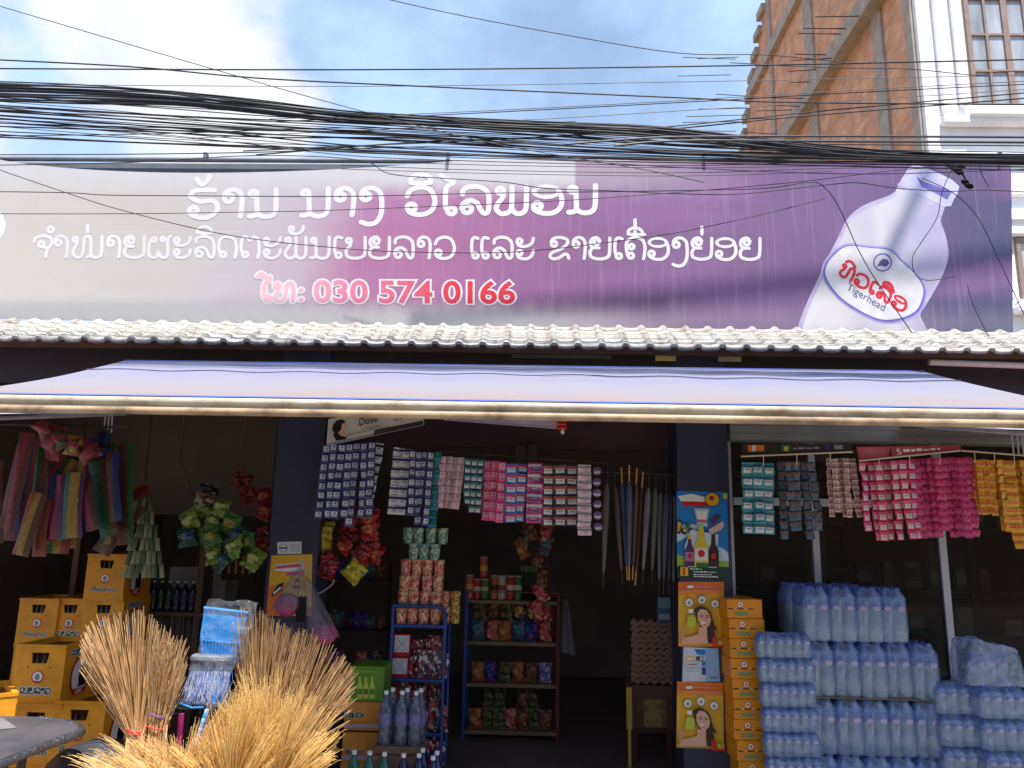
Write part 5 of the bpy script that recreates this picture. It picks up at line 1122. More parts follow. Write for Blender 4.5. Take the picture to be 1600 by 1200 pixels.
strip_block('h', 847, 903, 724, 817, 3, 15.8, [dp, wh, foil('dull rose', (176, 96, 84))], 'low', 'dark violet sachet strip with orange tops', 'over the doorway', Y1, rng, .03, .3, 2)
strip_block('i', 903, 923, 725, 832, 1, 12, [wh, lp, grey_ink], 'low', 'plain white sachet strip', 'hanging lowest before the umbrellas', Y1, rng)
strip_block('j', 924, 940, 727, 829, 1, 17, [M('round violet tag', (128, 96, 140), .4), wh, black_ink], 'round', 'strip of round violet tags', 'at the end of the doorway sachets', Y1, rng)
Y2 = 5.06
strip_block('k', 1160, 1208, 722, 832, 3, 18, [tl, wh, foil('teal dark', (40, 96, 112))], 'low', 'teal sachet strip', 'beside the pillar of the drinks poster', Y2, rng, 0, 0, 2)
strip_block('l', 1214, 1272, 720, 834, 5, 15, [bl, foil('slate teal', (60, 100, 120)), foil('dull copper', (120, 84, 70))], 'low', 'blue-black sachet strip', 'before the first window bar', Y2, rng, 0, -1, 5)
strip_block('m', 1289, 1336, 716, 805, 5, 9, [lp, foil('beige', (206, 176, 150)), foil('brownish', (150, 100, 96))], 'busy', 'small beige-pink sachet strip', 'between dark blue and magenta', Y2, rng, 0, -.6, 3)
strip_block('n', 1342, 1428, 722, 840, 7, 15, [mg, wh, foil('rose', (226, 90, 130))], 'low', 'magenta sachet strip with white labels', 'over the water packs', Y2, rng, -.06, -.5, 8)
strip_block('o', 1424, 1518, 716, 838, 8, 11, [mg, foil('plum magenta', (170, 30, 110)), pk], 'busy', 'plain magenta sachet strip', 'over the water packs', Y2, rng, -.03, -.4, 6)
strip_block('p', 1515, 1552, 717, 806, 4, 12, [yl, yl, og], 'busy', 'short golden sachet strip', 'after the magenta ones', Y2, rng, .02, -.6, 3)
strip_block('q', 1550, 1566, 718, 828, 2, 12, [yl, og, yl], 'busy', 'medium golden sachet strip', 'after the short ones', Y2, rng, 0, -1, 4)
strip_block('r', 1566, 1582, 719, 862, 1, 12, [yl, yl, og], 'low', 'longest golden sachet strip', 'hanging below all its neighbours', Y2, rng)
strip_block('s', 1580, 1640, 719, 836, 5, 12, [yl, og, yl], 'busy', 'golden sachet strip', 'past the longest one', Y2, rng, 0, -1, 4)
# ---- flat beer-can cartons stacked against the pillar
def carton_proto():
    t = thing('can_carton', 'carton', 'carton'); w, d, h = .228, .36, .119
    m = MB(); m.cbox(-w / 2, w / 2, 0, d, 0, h, .004); obj('body', m, M('orange-yellow carton', (226, 140, 20), .5, vary=.08, scale=6), t)
    for x0, x1 in ((-.108, -.075), (-.052, -.008), (.02, .055)): m = MB(); m.cbox(x0, x1, -.0012, .004, .056, .0625, .0005); obj('finger_slot', m, M('dark slot', (52, 26, 14), .7), t)
    m = MB(); C = lambda r, dd: [(-.028 + r * math.cos(a), -dd, .086 + r * math.sin(a)) for a in [2 * math.pi * i / 18 for i in range(18)]]
    m.poly(C(.021, .001), 0); m.poly(C(.0165, .0016), 1); m.poly(C(.009, .0022), 2); m.poly([(x, -.001, z) for x, z in ((-.066, .0605), (-.058, .066), (-.05, .0605))], 1); m.poly([(x, -.001, z) for x, z in ((-.002, .0605), (.006, .066), (.014, .0605))], 1)
    obj('emblem', m, [red_ink, white_ink, M('emblem orange', (206, 120, 60), .5)], t)
    m = MB(); fn = lambda u, v: Vector((-.068 + .09 * u, -.0012, .018 + .019 * v)); lao_text(m, 'ເບຍລາວ', fn, .0075, FRONT, 0, .00002)
    lao_text(m, 'ເບຍລາວ', lambda u, v: fn(u, v) + Vector((0, -.0008, 0)), .004, FRONT, 1, .00002); obj('lettering', m, [M('pale green print', (176, 178, 120), .5), M('mid green print', (110, 140, 90), .5)], t)
    return Kind(t)
KC = carton_proto(); rng = random.Random(8)
a, b, zb_, zt2 = rect(1138, 936, 1190, 964, 5.12)
for k in range(10):
    KC.place(f'orange-yellow carton of beer cans, {ORD[k]} from the top of its tall stack', ((a + b) / 2 + rng.gauss(0, .004) + .004 * k, 5.12 + rng.gauss(0, .004), zt2 - .1205 * (k + 1)), (0, 0, R(3 + rng.gauss(0, .8))), group='stacked can cartons')

# ---- bottled water in shrink wrap
bot_m = M_clear('blue tinted bottle plastic', (90, 154, 226), .42, .08, tint=(176, 208, 252), ior=2.1)
bot_l = M_clear('clear bottle plastic', (206, 220, 226), .32, .08, tint=(226, 238, 248), ior=2.4)
wrap_m = M_clear('shrink wrap', (190, 216, 240), .24, .1, bump=1.0, bscale=26, tint=(230, 236, 250), stretch=(1, 1, .35), ior=2.6)
cap_b = M('blue bottle cap', (60, 100, 186), .35); lab_b = M('pale pink label', (214, 176, 186), .4, vary=.3, scale=60)
lab_n = M('blue label band', (70, 96, 170), .4, vary=.3, scale=50)
def bottle_parts(parent, x, y, R_, H, first):
    if first is None:
        m = MB(); m.lathe([(R_ * .9, 0), (R_, H * .02), (R_, H * .12), (R_ * .9, H * .15), (R_, H * .18), (R_, H * .26), (R_ * .9, H * .29), (R_, H * .32), (R_, H * .4), (R_ * .9, H * .43), (R_, H * .46), (R_, H * .68), (R_ * .86, H * .77), (R_ * .55, H * .85), (R_ * .33, H * .9), (R_ * .33, H * .95)], (0, 0, 0), 12)
        m.m = [1 if sum(m.v[i].z for i in f) / len(f) < H * .6 else 0 for f in m.f]
        b = obj('bottle', m, [bot_m, bot_l], parent)
        m = MB(); m.lathe([(R_ * .36, H * .93), (R_ * .36, H * .995), (R_ * .3, H)], (0, 0, 0), 10); obj('cap', m, cap_b, b)
        m = MB(); m.lathe([(R_ * 1.015, H * .6), (R_ * 1.015, H * .68), (R_ * .93, H * .74)], (0, 0, 0), 12, cap=False); obj('label', m, [lab_n], b)
        m = MB(); m.poly([(R_ * .5 * math.cos(a), -R_ * 1.06, H * .62 + R_ * .38 * math.sin(a)) for a in [2 * math.pi * i / 12 for i in range(12)]]); obj('badge', m, lab_b, b)
        b.location = (x, y, 0); return b
    c = dup(first, parent, loc=(x, y, 0)); return c
def wrap_mesh(w, d, h, bx, seed, lowtop=.82):
    """film pulled tight round the bottles: bulges at each bottle, shoulders falling in at the top"""
    rg = random.Random(seed); n = 40
    def ringp(z, ins, zz=0):
        out = []
        for i in range(n):
            a = 2 * math.pi * i / n; ca, sa = math.cos(a), math.sin(a); p = 7
            k = (abs(ca) ** p + abs(sa) ** p) ** (-1 / p); x, y = ca * k, sa * k
            bul = .009 * abs(math.sin(x * math.pi * bx / 2)) if abs(sa) > abs(ca) else 0
            out.append(Vector((x * (w / 2 - ins), y * (d / 2 - ins + bul) + d / 2, z + rg.uniform(-.002, .002) + zz * math.cos(6 * a))))
        return out
    rings = [ringp(0, .012), ringp(.012, .0), ringp(h * .3, -.002), ringp(h * .62, 0), ringp(h * lowtop, .002), ringp(h * (lowtop + .09), .016, .004), ringp(h * .985, .03, .006)]
    m = MB(); vs = sum(rings, []); fs = []
    for k in range(len(rings) - 1):
        for i in range(n): fs.append((k * n + i, k * n + (i + 1) % n, (k + 1) * n + (i + 1) % n, (k + 1) * n + i))
    m.add(vs, fs, 0, True); m.add(rings[-1], [list(range(n))]); return m
def pack_proto(nx, ny, R_, H, seed):
    t = thing('water_pack', 'pack', 'water pack'); first = None; g_ = .002
    for iy in range(ny):
        for ix in range(nx):
            b = bottle_parts(t, (ix - (nx - 1) / 2) * (2 * R_ + g_), R_ + .004 + iy * (2 * R_ + g_), R_, H, first)
            first = first or b
    w, d = nx * (2 * R_ + g_) + .004, ny * (2 * R_ + g_) + .008
    obj('shrink_wrap', wrap_mesh(w, d, H * 1.0, nx, seed), wrap_m, t); return Kind(t), w, d
KW, ww, wd = pack_proto(2, 3, .0405, .322, 1)
YW = 4.98; rows = [(1258, 1421, 1000), (1266, 1470, 1082), (1270, 1474, 1163), (1276, 1480, 1245)]; counts = [4, 5, 5, 5]
rng = random.Random(12); rown = ['top', 'upper middle', 'lower middle', 'bottom']
ztop_w = at(1340, 917, YW).z
for r_, (x0, x1, yb) in enumerate(rows):
    for k in range(counts[r_]):
        px = x0 + (x1 - x0) * (k + .5) / counts[r_]; p = at(px, yb - 30, YW)
        KW.place(f'big water bottle pack in the {rown[r_]} row, {ORD[k]} from the orange cartons', (p.x, YW + rng.uniform(-.012, .012) + .01 * r_, max(.0, ztop_w - .3275 * (r_ + 1))), (0, 0, R(rng.gauss(0, 1.6))), group='big water packs in the front rank')
for k in range(3):
    px = 1250 + 41 * k; KW.place(f'big water bottle pack peeping out behind the top row, {ORD[k]} of three', (at(px, 960, 5.26).x, 5.24, ztop_w - .3275 + .004), (0, 0, 0), group='big water packs in the rear rank')
m = MB(); a, b = at(1262, 1083, YW).x, at(1470, 1083, YW).x; m.cbox(a, b - .02, YW - .004, YW + .25, ztop_w - .3275 * 2 - .003, ztop_w - .3275 * 2 + .0008, .001); single('cardboard_sheet', m, M('cardboard', (150, 122, 92), .8), 'thin cardboard sheet between two rows of big water packs', 'cardboard')
KS, sw, sd = pack_proto(6, 2, .0265, .139, 2)
zs = at(1226, 990, 4.96).z
for k in range(7):
    p = at(1227 + k * 1.5, 1000, 4.96)
    KS.place(f'low pack of small water bottles, {ORD[k]} from the top of its column', (p.x, 4.96 + rng.uniform(-.01, .01), max(0, zs - .1415 * (k + 1))), (0, 0, R(rng.gauss(0, 1))), group='packs of small water bottles')
KM, mw, md = pack_proto(4, 2, .0335, .176, 3)
for col, (px, Yc, nm) in enumerate(((1503, 4.93, 'nearer the window bar'), (1569, 4.86, 'beyond it'), (1640, 4.9, 'at the very end'))):
    zc_ = at(px, 1068 if col == 0 else 1073 if col == 1 else 1110, Yc).z
    for k in range(4):
        z = zc_ - .178 * (k + 1)
        if z > -.03: KM.place(f'mid-size water bottle pack {nm}, {ORD[k]} from the top', (at(px + 1.5 * k, 1100, Yc).x, Yc + rng.uniform(-.015, .015), max(0, z)), (0, 0, R(rng.gauss(0, 1.5))), group='packs of mid-size water bottles')
# crumpled half-empty pack on top
zc_ = at(1560, 1072, 4.9).z; xc_ = at(1556, 1040, 4.9).x
t = thing('water_pack', 'torn water pack with loose crumpled wrap on top of the end columns', 'water pack', (xc_, 4.9, zc_))
fb = None
for ix in range(3):
    for iy in range(2):
        b = bottle_parts(t, (ix - 1.2) * .07, .04 + iy * .07, .033, .19 + .0 * ix, fb); fb = fb or b
def crn(u, v):
    a = 2 * math.pi * u; h = .255 * v; k = 1 - .16 * v ** 2 + .035 * math.sin(7 * a + 5 * v) * v + .02 * math.sin(13 * a - 9 * v); ca, sa = math.cos(a), math.sin(a); q = (abs(ca) ** 5 + abs(sa) ** 5) ** (-.2)
    return Vector((.185 * ca * q * k + .035 * v * math.sin(2 * a + 1), .11 * sa * q * k + .09, h * (1 - .25 * max(0, ca) * v) + .012 * math.sin(5 * a) * v))
m = MB(); m.grid(crn, 44, 14); m.grid(lambda u, v: crn(u, 1).lerp(Vector((-.02, .09, .235)), v) + Vector((0, 0, .014 * math.sin(9 * u * 6.28) * math.sin(3.1 * v))), 44, 6); obj('shrink_wrap', m, M_clear('crinkled wrap', (176, 194, 224), .36, .1, bump=1.0, bscale=24, tint=(222, 232, 248), ior=2.6), t)

# ---- egg trays on a box
ye = 6.1; a, b, z0, z1 = rect(986, 970, 1052, 1068, ye)
egg = M('grey-brown pulp', (140, 112, 98), .9, vary=.18, scale=8); nt_ = 11; th_ = (z1 - z0) / nt_
t0 = thing('egg_tray', 'tray', 'egg tray'); m = MB(); wE = b - a
def tray(u, v): return Vector((-wE / 2 + wE * u, .3 * v, th_ * .5 + .35 * th_ * math.sin(u * math.pi * 10) * math.sin(v * math.pi * 8 + .6)))
m.grid(tray, 50, 12)
m.add([(-wE / 2 + wE * i / 50, -.004, th_ * .5 + (.4 if k else -.45) * th_ * (1 if k else 1) + .2 * th_ * math.sin(i / 50 * math.pi * 10)) for k in (0, 1) for i in range(51)], [(i, i + 1, 52 + i, 51 + i) for i in range(50)])
obj('pulp_tray', m, egg, t0)
m = MB()
for i in range(5): m.lathe([(.004, -.02), (.018, -.012), (.021, 0), (.017, .014), (.004, .023)], (-wE / 2 + wE * (i + .5) / 5, .03, th_ * .75), 8)
obj('egg', m, M('brown eggs', (176, 128, 100), .5), t0)
KE = Kind(t0); rng = random.Random(4)
for k in range(nt_): KE.place(f'pulp egg tray, {ORD[k]} from the top of the egg stack', ((a + b) / 2 + rng.gauss(0, .004), ye + rng.gauss(0, .004), z1 - th_ * (k + 1)), (0, 0, R(rng.gauss(0, .8))), group='egg trays in one stack')
a, b, z0, z1 = rect(986, 1070, 1052, 1138, ye)
t = thing('carton', 'brown carton with a faded yellow panel under the egg trays', 'carton', ((a + b) / 2, ye, z0), w=True)
m = MB(); m.cbox(a, b, ye - .02, ye + .3, z0, z1 - .002, .006); obj('body', m, M('dull cardboard', (104, 76, 60), .8, vary=.15), t)
q = rect(1006, 1092, 1040, 1135, ye); m = MB(); m.box(q[0], q[1], ye - .0225, ye - .0202, q[2], q[3]); obj('print_panel', m, M_print('faded yellow print', (150, 130, 60), (120, 100, 60), (160, 120, 70), 6), t)
m = MB(); q = rect(988, 1142, 1050, 1210, ye)
for x in (q[0], q[1] - .04): m.box(x, x + .04, ye, ye + .04, 0.003, z0 - .03); m.box(x, x + .04, ye + .25, ye + .29, .003, z0 - .03)
m.box(q[0] - .005, q[1] + .005, ye - .01, ye + .3, z0 - .03, z0 - .002); single('wooden_stool', m, M('dark red wood', (84, 46, 40), .6), 'dark wooden stool carrying the carton and egg trays', 'stool')
q = rect(979, 1074, 988, 1140, 5.95); m = MB(); m.cbox(q[0], q[1], 5.95, 5.98, q[2], q[3], .004); m.box(q[0] + .01, q[1] - .01, 5.955, 5.975, .002, q[2]); single('yellow_board', m, M('yellow wood strip', (190, 160, 70), .6), 'narrow yellow board standing beside the egg stack', 'board')
q = rect(1028, 933, 1048, 972, 6.0); m = MB(); m.cbox(q[0], q[1], 6.0, 6.08, q[2], q[3], .004); m.box(q[0] + .002, q[1] - .002, 5.997, 6.0, q[2] + .1, q[3] - .004, 1); m.box(q[0] + .004, q[1] - .004, 5.996, 6.0, q[2] + .02, q[2] + .06, 2); single('blue_packet', m, [M('steel blue packet', (70, 90, 130), .5), M('light packet top', (120, 150, 180), .5), M('packet print', (150, 160, 170), .5)], 'small blue packet standing on the egg trays', 'packet')

# ---- blue tube rack with noodle cups
yr = 5.62; blue_t = M('blue enamelled tube', (44, 74, 142), .4, vary=.12, dirt=((30, 34, 60), .5, 14))
X0, X1, _, _ = rect(611, 1000, 694, 1030, yr); zl = {k: at(652, k, yr).z for k in (950, 977, 1062, 1146, 1230)}
t = thing('tube_rack', 'narrow blue tube display rack full of cups and packets', 'rack', (X0, yr, 0), w=True); r_ = .013
top_z = at(652, 947, yr).z
m = MB(); m.tube([(X0, yr, .004), (X0, yr, top_z)], r_, 8); m.tube([(X1, yr, .004), (X1, yr, top_z - .05), (X1 - .02, yr, top_z - .01), (X1 - .06, yr, top_z), (X0, yr, top_z)], r_, 8); obj('front_frame', m, blue_t, t)
m = MB(); m.tube([(X0, yr + .32, .004), (X0, yr + .32, top_z)], r_, 8); m.tube([(X1, yr + .32, .004), (X1, yr + .32, top_z), (X0, yr + .32, top_z)], r_, 8); obj('rear_frame', m, blue_t, t)
for k in (977, 1062, 1146):
    z = zl[k]; m = MB(); m.box(X0, X1, yr - .012, yr + .33, z - .016, z - .004); m.tube([(X0, yr - .004, z - .004), (X1, yr - .004, z - .004)], .012, 8)
    obj('shelf', m, blue_t, t)
m = MB(); m.box(X0, X1, yr, yr + .33, .12, .14); obj('shelf', m, blue_t, t)
for zz in (zl[977] + .06, zl[1062] + .1): m = MB(); m.tube([(X1, yr, zz), (X1, yr + .32, zz)], .006, 6); obj('side_bar', m, blue_t, t)
# noodle cups
def cup_proto(nm, base, a_, b_, band):
    t = thing('noodle_cup', 'cup', 'noodle cup'); h = .111
    m = MB(); m.lathe([(.033, 0), (.0345, .004), (.04, h - .006), (.0415, h - .004), (.0415, h)], (0, 0, 0), 14); obj('cup', m, M_print('cup ' + nm, base, a_, b_, 8, .4, .6, 0), t)
    m = MB(); m.lathe([(.0375, h + .0005), (.037, h + .003), (.02, h + .004)], (0, 0, 0), 14); obj('lid', m, M('cup lid ' + nm, band, .3), t)
    return Kind(t)
KT = cup_proto('teal', (96, 156, 146), (206, 204, 184), (60, 120, 130), (150, 190, 180)); KR = cup_proto('red', (196, 64, 74), (222, 184, 164), (206, 120, 90), (210, 170, 150)); KO = cup_proto('orange', (206, 130, 84), (222, 200, 166), (176, 66, 70), (216, 190, 150)); KY = cup_proto('lime', (170, 180, 60), (190, 60, 50), (220, 210, 160), (170, 200, 120))
rng = random.Random(17)
zbase = zl[977]; rowsC = [(0, 4, 'r'), (1, 4, 'r'), (2, 4, 'r'), (3, 4, 'r'), (4, 3, 't'), (5, 4, 't')]
mid_x = (X0 + X1) / 2 - .015
for lv, cnt, cl in rowsC:
    for k in range(cnt):
        K = (KT if cl == 't' else rng.choice([KR, KO, KR, KO]))
        x = mid_x + (k - (cnt - 1) / 2) * .081 + rng.gauss(0, .004) + (.006 * lv)
        K.place(f"{'teal' if cl == 't' else 'red and orange'} noodle cup, {ORD[k]} along level {ORD[lv]} of the tower on the rack", (x, yr + .055 + rng.gauss(0, .006), zbase + lv * .1125), (0, 0, rng.uniform(0, 6)), group='noodle cups on the rack')
for k, (px, py, K) in enumerate(((688, 973, KR), (687, 948, KO), (703, 972, KY), (704, 947, KY))):
    p = at(px, py, yr + .17); K.place(f"noodle cup beside the tower near the rack corner, {ORD[k]} of four", (p.x + .03, yr + .2, zbase + (0 if k in (0, 2) else .1125)), (0, 0, k), group='noodle cups on the rack')
# packets on the rack shelves
red_box = M('red packet card', (176, 30, 44), .45); boxw = M('white packet face', (206, 196, 196), .45, vary=.15, scale=40)
for k, (x0, y0, x1, y1) in enumerate(((615, 990, 640, 1026), (612, 1026, 637, 1060))):
    a, b, z0, z1 = rect(x0, y0, x1, y1, yr + .03); m = MB(); m.cbox(a, b, yr + .03, yr + .13, z0, z1 - .002, .003); m.box(a + .006, b - .004, yr + .0265, yr + .03, z0 + .03, z1 - .012, 1)
    for s in (1, -1): m.ribbon([(a + .015, yr + .0258 - .0002 * s, z0 + (.04 if s > 0 else .13)), (b - .012, yr + .0258 - .0002 * s, z0 + (.13 if s > 0 else .04))], .004, FRONT, 2)
    single('boxed_packet', m, [red_box, boxw, grey_ink], ('white and red box with crossed print, upper one of the pair on the rack', 'white and red box with crossed print, lower one of the pair on the rack')[k], 'box')
def pillow(w, h, d, crimp=.06, nx=7, ny=9, wob=0.0, seed=0):
    rg = random.Random(seed); ph = rg.uniform(0, 6); m = MB()
    def f(s): return lambda u, v: Vector(((u - .5) * w * (1 - .06 * math.sin(math.pi * v)) + wob * math.sin(5 * v + ph), -s * d * (max(0, math.sin(math.pi * u)) ** .55) * (max(0, math.sin(math.pi * min(1, max(0, (v - crimp) / (1 - 2 * crimp))))) ** .5) + wob * .6 * math.sin(7 * u + 5 * v + ph), (v) * h))
    m.grid(f(1), nx, ny); o = len(m.f); m.grid(f(-1), nx, ny)
    m.f[o:] = [q[::-1] for q in m.f[o:]]; return m
def bag_kind(name, label, cat, w, h, d, mat, seed=0):
    m = pillow(w, h, d, .06, 12, 16, .004, seed); rg = random.Random(seed + 5); ph = [rg.uniform(0, 6) for _ in range(4)]; k_ = 2 * math.pi / w
    for v in m.v: v.y += d * .22 * (math.sin(k_ * 1.1 * v.x + 9 / h * v.z + ph[0]) + math.sin(19 / h * v.z - k_ * .7 * v.x + ph[1]) * .8 + .6 * math.sin(k_ * 2.3 * v.x + ph[2])) * max(0, 1 - abs(2 * v.z / h - 1) ** 3); v.x += w * .02 * math.sin(13 / h * v.z + ph[3])
    o = single(name, m, mat, label, cat); return Kind(o)
def bag_place(K, label, p, rot, group, s=1.0): return K.place(label, p, rot, s, group)
pr = [M_print('sachet red pack', (150, 34, 40), (214, 200, 190), (60, 30, 34), 5), M_print('maroon pack', (104, 26, 34), (200, 180, 170), (180, 60, 50), 5), M_print('dark silver pack', (70, 60, 64), (170, 40, 44), (190, 190, 196), 6)]
KP = [bag_kind('snack_packet', 'p', 'packet', .075, .15, .018, mt, i) for i, mt in enumerate(pr)]
rng = random.Random(23)
def shelf_fill(xs0, xs1, ybot, Y, n, lab, group, hh=(.85, 1.1), Ks=KP, lean=14):
    z = at((xs0 + xs1) / 2, ybot, Y).z; a, b = at(xs0, ybot - 20, Y).x, at(xs1, ybot - 20, Y).x
    for k in range(n):
        K = Ks[rng.randrange(len(Ks))]; bag_place(K, f'{lab}, {ORD[k]} along the row', (a + (b - a) * (k + .5) / n + rng.gauss(0, .004), Y + rng.uniform(-.01, .04), z + .001), (R(rng.uniform(-8, 2)), R(rng.gauss(0, lean * .3)), R(rng.uniform(-55, 55) if lean > 10 else rng.gauss(0, 6))), group, rng.uniform(*hh))
shelf_fill(642, 692, 1060, yr + .07, 9, 'small red and silver packet on the middle rack shelf', 'packets on the middle rack shelf', (.95, 1.3))
shelf_fill(642, 692, 1031, yr + .14, 7, 'red packet standing behind on the middle rack shelf', 'packets behind on the middle rack shelf', (.9, 1.1))
shelf_fill(658, 693, 1145, yr + .07, 7, 'small dark red packet on the lower rack shelf', 'packets on the lower rack shelf', (1.0, 1.4))
shelf_fill(615, 690, 1100, yr + .2, 8, 'dim packet at the back of the lower rack shelf', 'packets behind on the lower rack shelf', (.9, 1.2))
shelf_fill(660, 692, 1196, yr + .06, 5, 'red packet low in the rack', 'packets low in the rack', (1.0, 1.2))

# ---- cartons, bottle packs before the rack
t = thing('drinks_carton', 'green carton printed with three yellow bottles', 'carton', at(573, 1095, 5.2), w=True)
a, b, z0, z1 = rect(546, 1041, 600, 1096, 5.2); m = MB(); m.cbox(a, b, 5.2, 5.46, z0, z1, .004); obj('body', m, M('grass green carton', (86, 132, 36), .5, vary=.12), t)
m = MB()
f = bil([(546, 1041), (600, 1041), (600, 1096), (546, 1096)], 5.2)
for cx in (.3, .48, .66): m.poly([f(u, v, 1) for u, v in ((cx - .075, .08), (cx + .075, .08), (cx + .075, .4), (cx + .03, .56), (cx + .025, .7), (cx - .025, .7), (cx - .03, .56), (cx - .075, .4))], 0); m.poly([f(u, v, 2) for u, v in rc(cx - .065, .2, cx + .065, .36)], 1)
for s in gl(.82, .2, .8, None, h=.05): m.poly([f(u, v, 1) for u, v in s[0]], 2)
obj('bottle_print', m, [M('yellow green print', (176, 190, 60), .5), M('olive label', (90, 110, 40), .5), M('pale green print2', (120, 160, 70), .5)], t)
for k, (x0, y0, x1, y1, lab_) in enumerate(((538, 1096, 596, 1142, 'orange carton with big dark letters under the green carton'), (534, 1144, 594, 1192, 'lowest orange carton beside the soda bottles'))):
    a, b, z0, z1 = rect(x0, y0, x1, y1, 5.2); t = thing('beer_carton', lab_, 'carton', ((a + b) / 2, 5.2, z0), w=True)
    m = MB(); m.cbox(a, b, 5.2, 5.5, z0, z1 - .002, .004); obj('body', m, M('ochre carton', (190, 122, 44), .6, vary=.1), t); f = bil([(x0, y0), (x1, y0), (x1, y1), (x0, y1)], 5.2)
    m = MB(); m.poly([f(u, v, 1) for u, v in rc(0.01, .1, .99, .22)], 0); m.poly([f(u, v, 1) for u, v in rc(0.05, .35, .62, .95)], 3)
    latin_text(m, ('lao', 'Beer')[k], lambda u, v: f((.02, .1)[k] + .5 * u, (.46, .3)[k] + (.24, .14)[k] * v, 2), 2, offset=.07, ref=.015); latin_text(m, ('lao', 'Beer')[k], lambda u, v: f((.02, .1)[k] + .5 * u, (.46, .3)[k] + (.24, .14)[k] * v, 3), 1, offset=.015)
    obj('print', m, [M('lilac band', (166, 150, 176), .5), M('dark teal print', (26, 56, 54), .5), M('pale teal print', (150, 176, 160), .5), M('light orange panel', (206, 136, 54), .6)], t)
m = MB(); a, b, z0, z1 = rect(530, 1192, 600, 1260, 5.2); m.cbox(a, b, 5.2, 5.5, 0.003, z1, .004); single('beer_carton', m, M('ochre carton', (190, 122, 44), .6), 'orange carton at floor level below the others', 'carton')
soda = M_clear('clear violet bottle', (124, 128, 150), .5, .1, bump=.3, tint=(180, 180, 206)); sodag = M_clear('clear green bottle', (60, 130, 120), .55, .1, tint=(150, 200, 190)); sodad = M_clear('dark blue bottle', (40, 60, 110), .6, .1, tint=(120, 140, 190))
def soda_proto(nm, mt, H=.31, r=.04, body=None):
    t = thing('soda_bottle', 'b', 'soda bottle')
    m = MB(); m.lathe([(r * .85, 0), (r, .01), (r, H * .18), (r * .9, H * .3), (r, H * .42), (r, H * .62), (r * .8, H * .74), (r * .4, H * .86), (r * .3, H * .94)], (0, 0, 0), 14); obj('bottle', m, mt, t)
    m = MB(); m.lathe([(r * .36, H * .93), (r * .36, H * .995), (r * .3, H)], (0, 0, 0), 10); obj('cap', m, white_pl, t)
    m = MB(); m.lathe([(r * 1.012, H * .36), (r * 1.02, H * .42), (r * 1.02, H * .58)], (0, 0, 0), 14, cap=False); obj('label', m, M('soda label ' + nm, body or (108, 104, 150), .4, vary=.3, scale=40), t); return Kind(t)
KV = soda_proto('violet', soda); KG = soda_proto('green', sodag, body=(60, 120, 100)); KD = soda_proto('blue', sodad, body=(60, 80, 150))
zv = at(620, 1163, 5.02).z
for k, (px, dy) in enumerate(((602, 0), (627, 0), (649, 0), (612, .09), (635, .09), (656, .09))):
    p = at(px, 1120, 5.02 + dy); KV.place(f"clear violet soda bottle in the {'front' if dy == 0 else 'rear'} line of the six-bottle tray, {ORD[k % 3]} along", (p.x, 5.02 + dy, zv), (0, 0, k), group='six clear soda bottles on a tray')
m = MB(); a, b, z0, z1 = rect(584, 1160, 662, 1178, 4.97); m.cbox(a, b, 4.96, 5.18, z0, zv - .001, .004); m.box(a + .02, b - .02, 4.98, 5.16, .004, z0 - .001)
single('bottle_tray', m, M('brown card tray', (116, 92, 74), .7), 'brown card tray under the clear violet soda bottles', 'tray')
for k, (px, py, K, Y) in enumerate(((554, 1175, KG, 4.84), (578, 1176, KG, 4.84), (601, 1178, KG, 4.84), (631, 1180, KD, 4.84), (655, 1180, KD, 4.84), (677, 1184, KD, 4.84), (661, 1172, KD, 4.92), (683, 1176, KD, 4.92))):
    p = at(px, py - 3, Y); K.place(f"{'green' if K is KG else 'dark blue'} soda bottle before the rack, white cap {ORD[k]} in the low line", (p.x, Y, p.z - .31), (0, 0, k), group='low line of soda bottles')
m = MB(); a, b = at(545, 1200, 4.8).x, at(692, 1200, 4.8).x; zz = at(600, 1178, 4.84).z - .312; m.cbox(a, b, 4.78, 5.0, .004, zz - .001, .006); single('bottle_crate', m, M('dark crate', (50, 46, 50), .6), 'low dark crate carrying the line of soda bottles', 'crate')

# ---- rear snack shelf
ys = 6.6; brass = M('dull painted steel shelf', (120, 100, 76), .5, vary=.15); rust = M('rust red post', (110, 44, 40), .6)
SX0, SX1, _, _ = rect(727, 1000, 872, 1040, ys); lv = {k: at(800, k, ys).z for k in (938, 1003, 1068, 1142)}
t = thing('snack_shelf', 'open steel snack shelf with rust red posts inside the doorway', 'shelf', (SX0, ys, 0), w=True)
topz = at(800, 926, ys).z
for x, mt in ((SX0, blue_t), (SX1, rust)):
    for dy in (0, .36): m = MB(); m.cbox(x - .014, x + .014, ys + dy - .014, ys + dy + .014, .004, topz, .003); obj('post', m, mt, t)
for k, z in lv.items():
    m = MB(); m.box(SX0 + .015, SX1 - .015, ys - .005, ys + .37, z - .012, z - .001); m.cbox(SX0 + .015, SX1 - .015, ys - .014, ys - .0055, z - .03, z - .002, .002); obj('shelf_board', m, brass, t)
for k in (938, 1003): m = MB(); z = lv[k] + (.065 if k == 938 else .0); m.tube([(SX0, ys - .016, z), (SX1, ys - .016, z)], .005, 6); obj('guard_rail', m, brass, t)
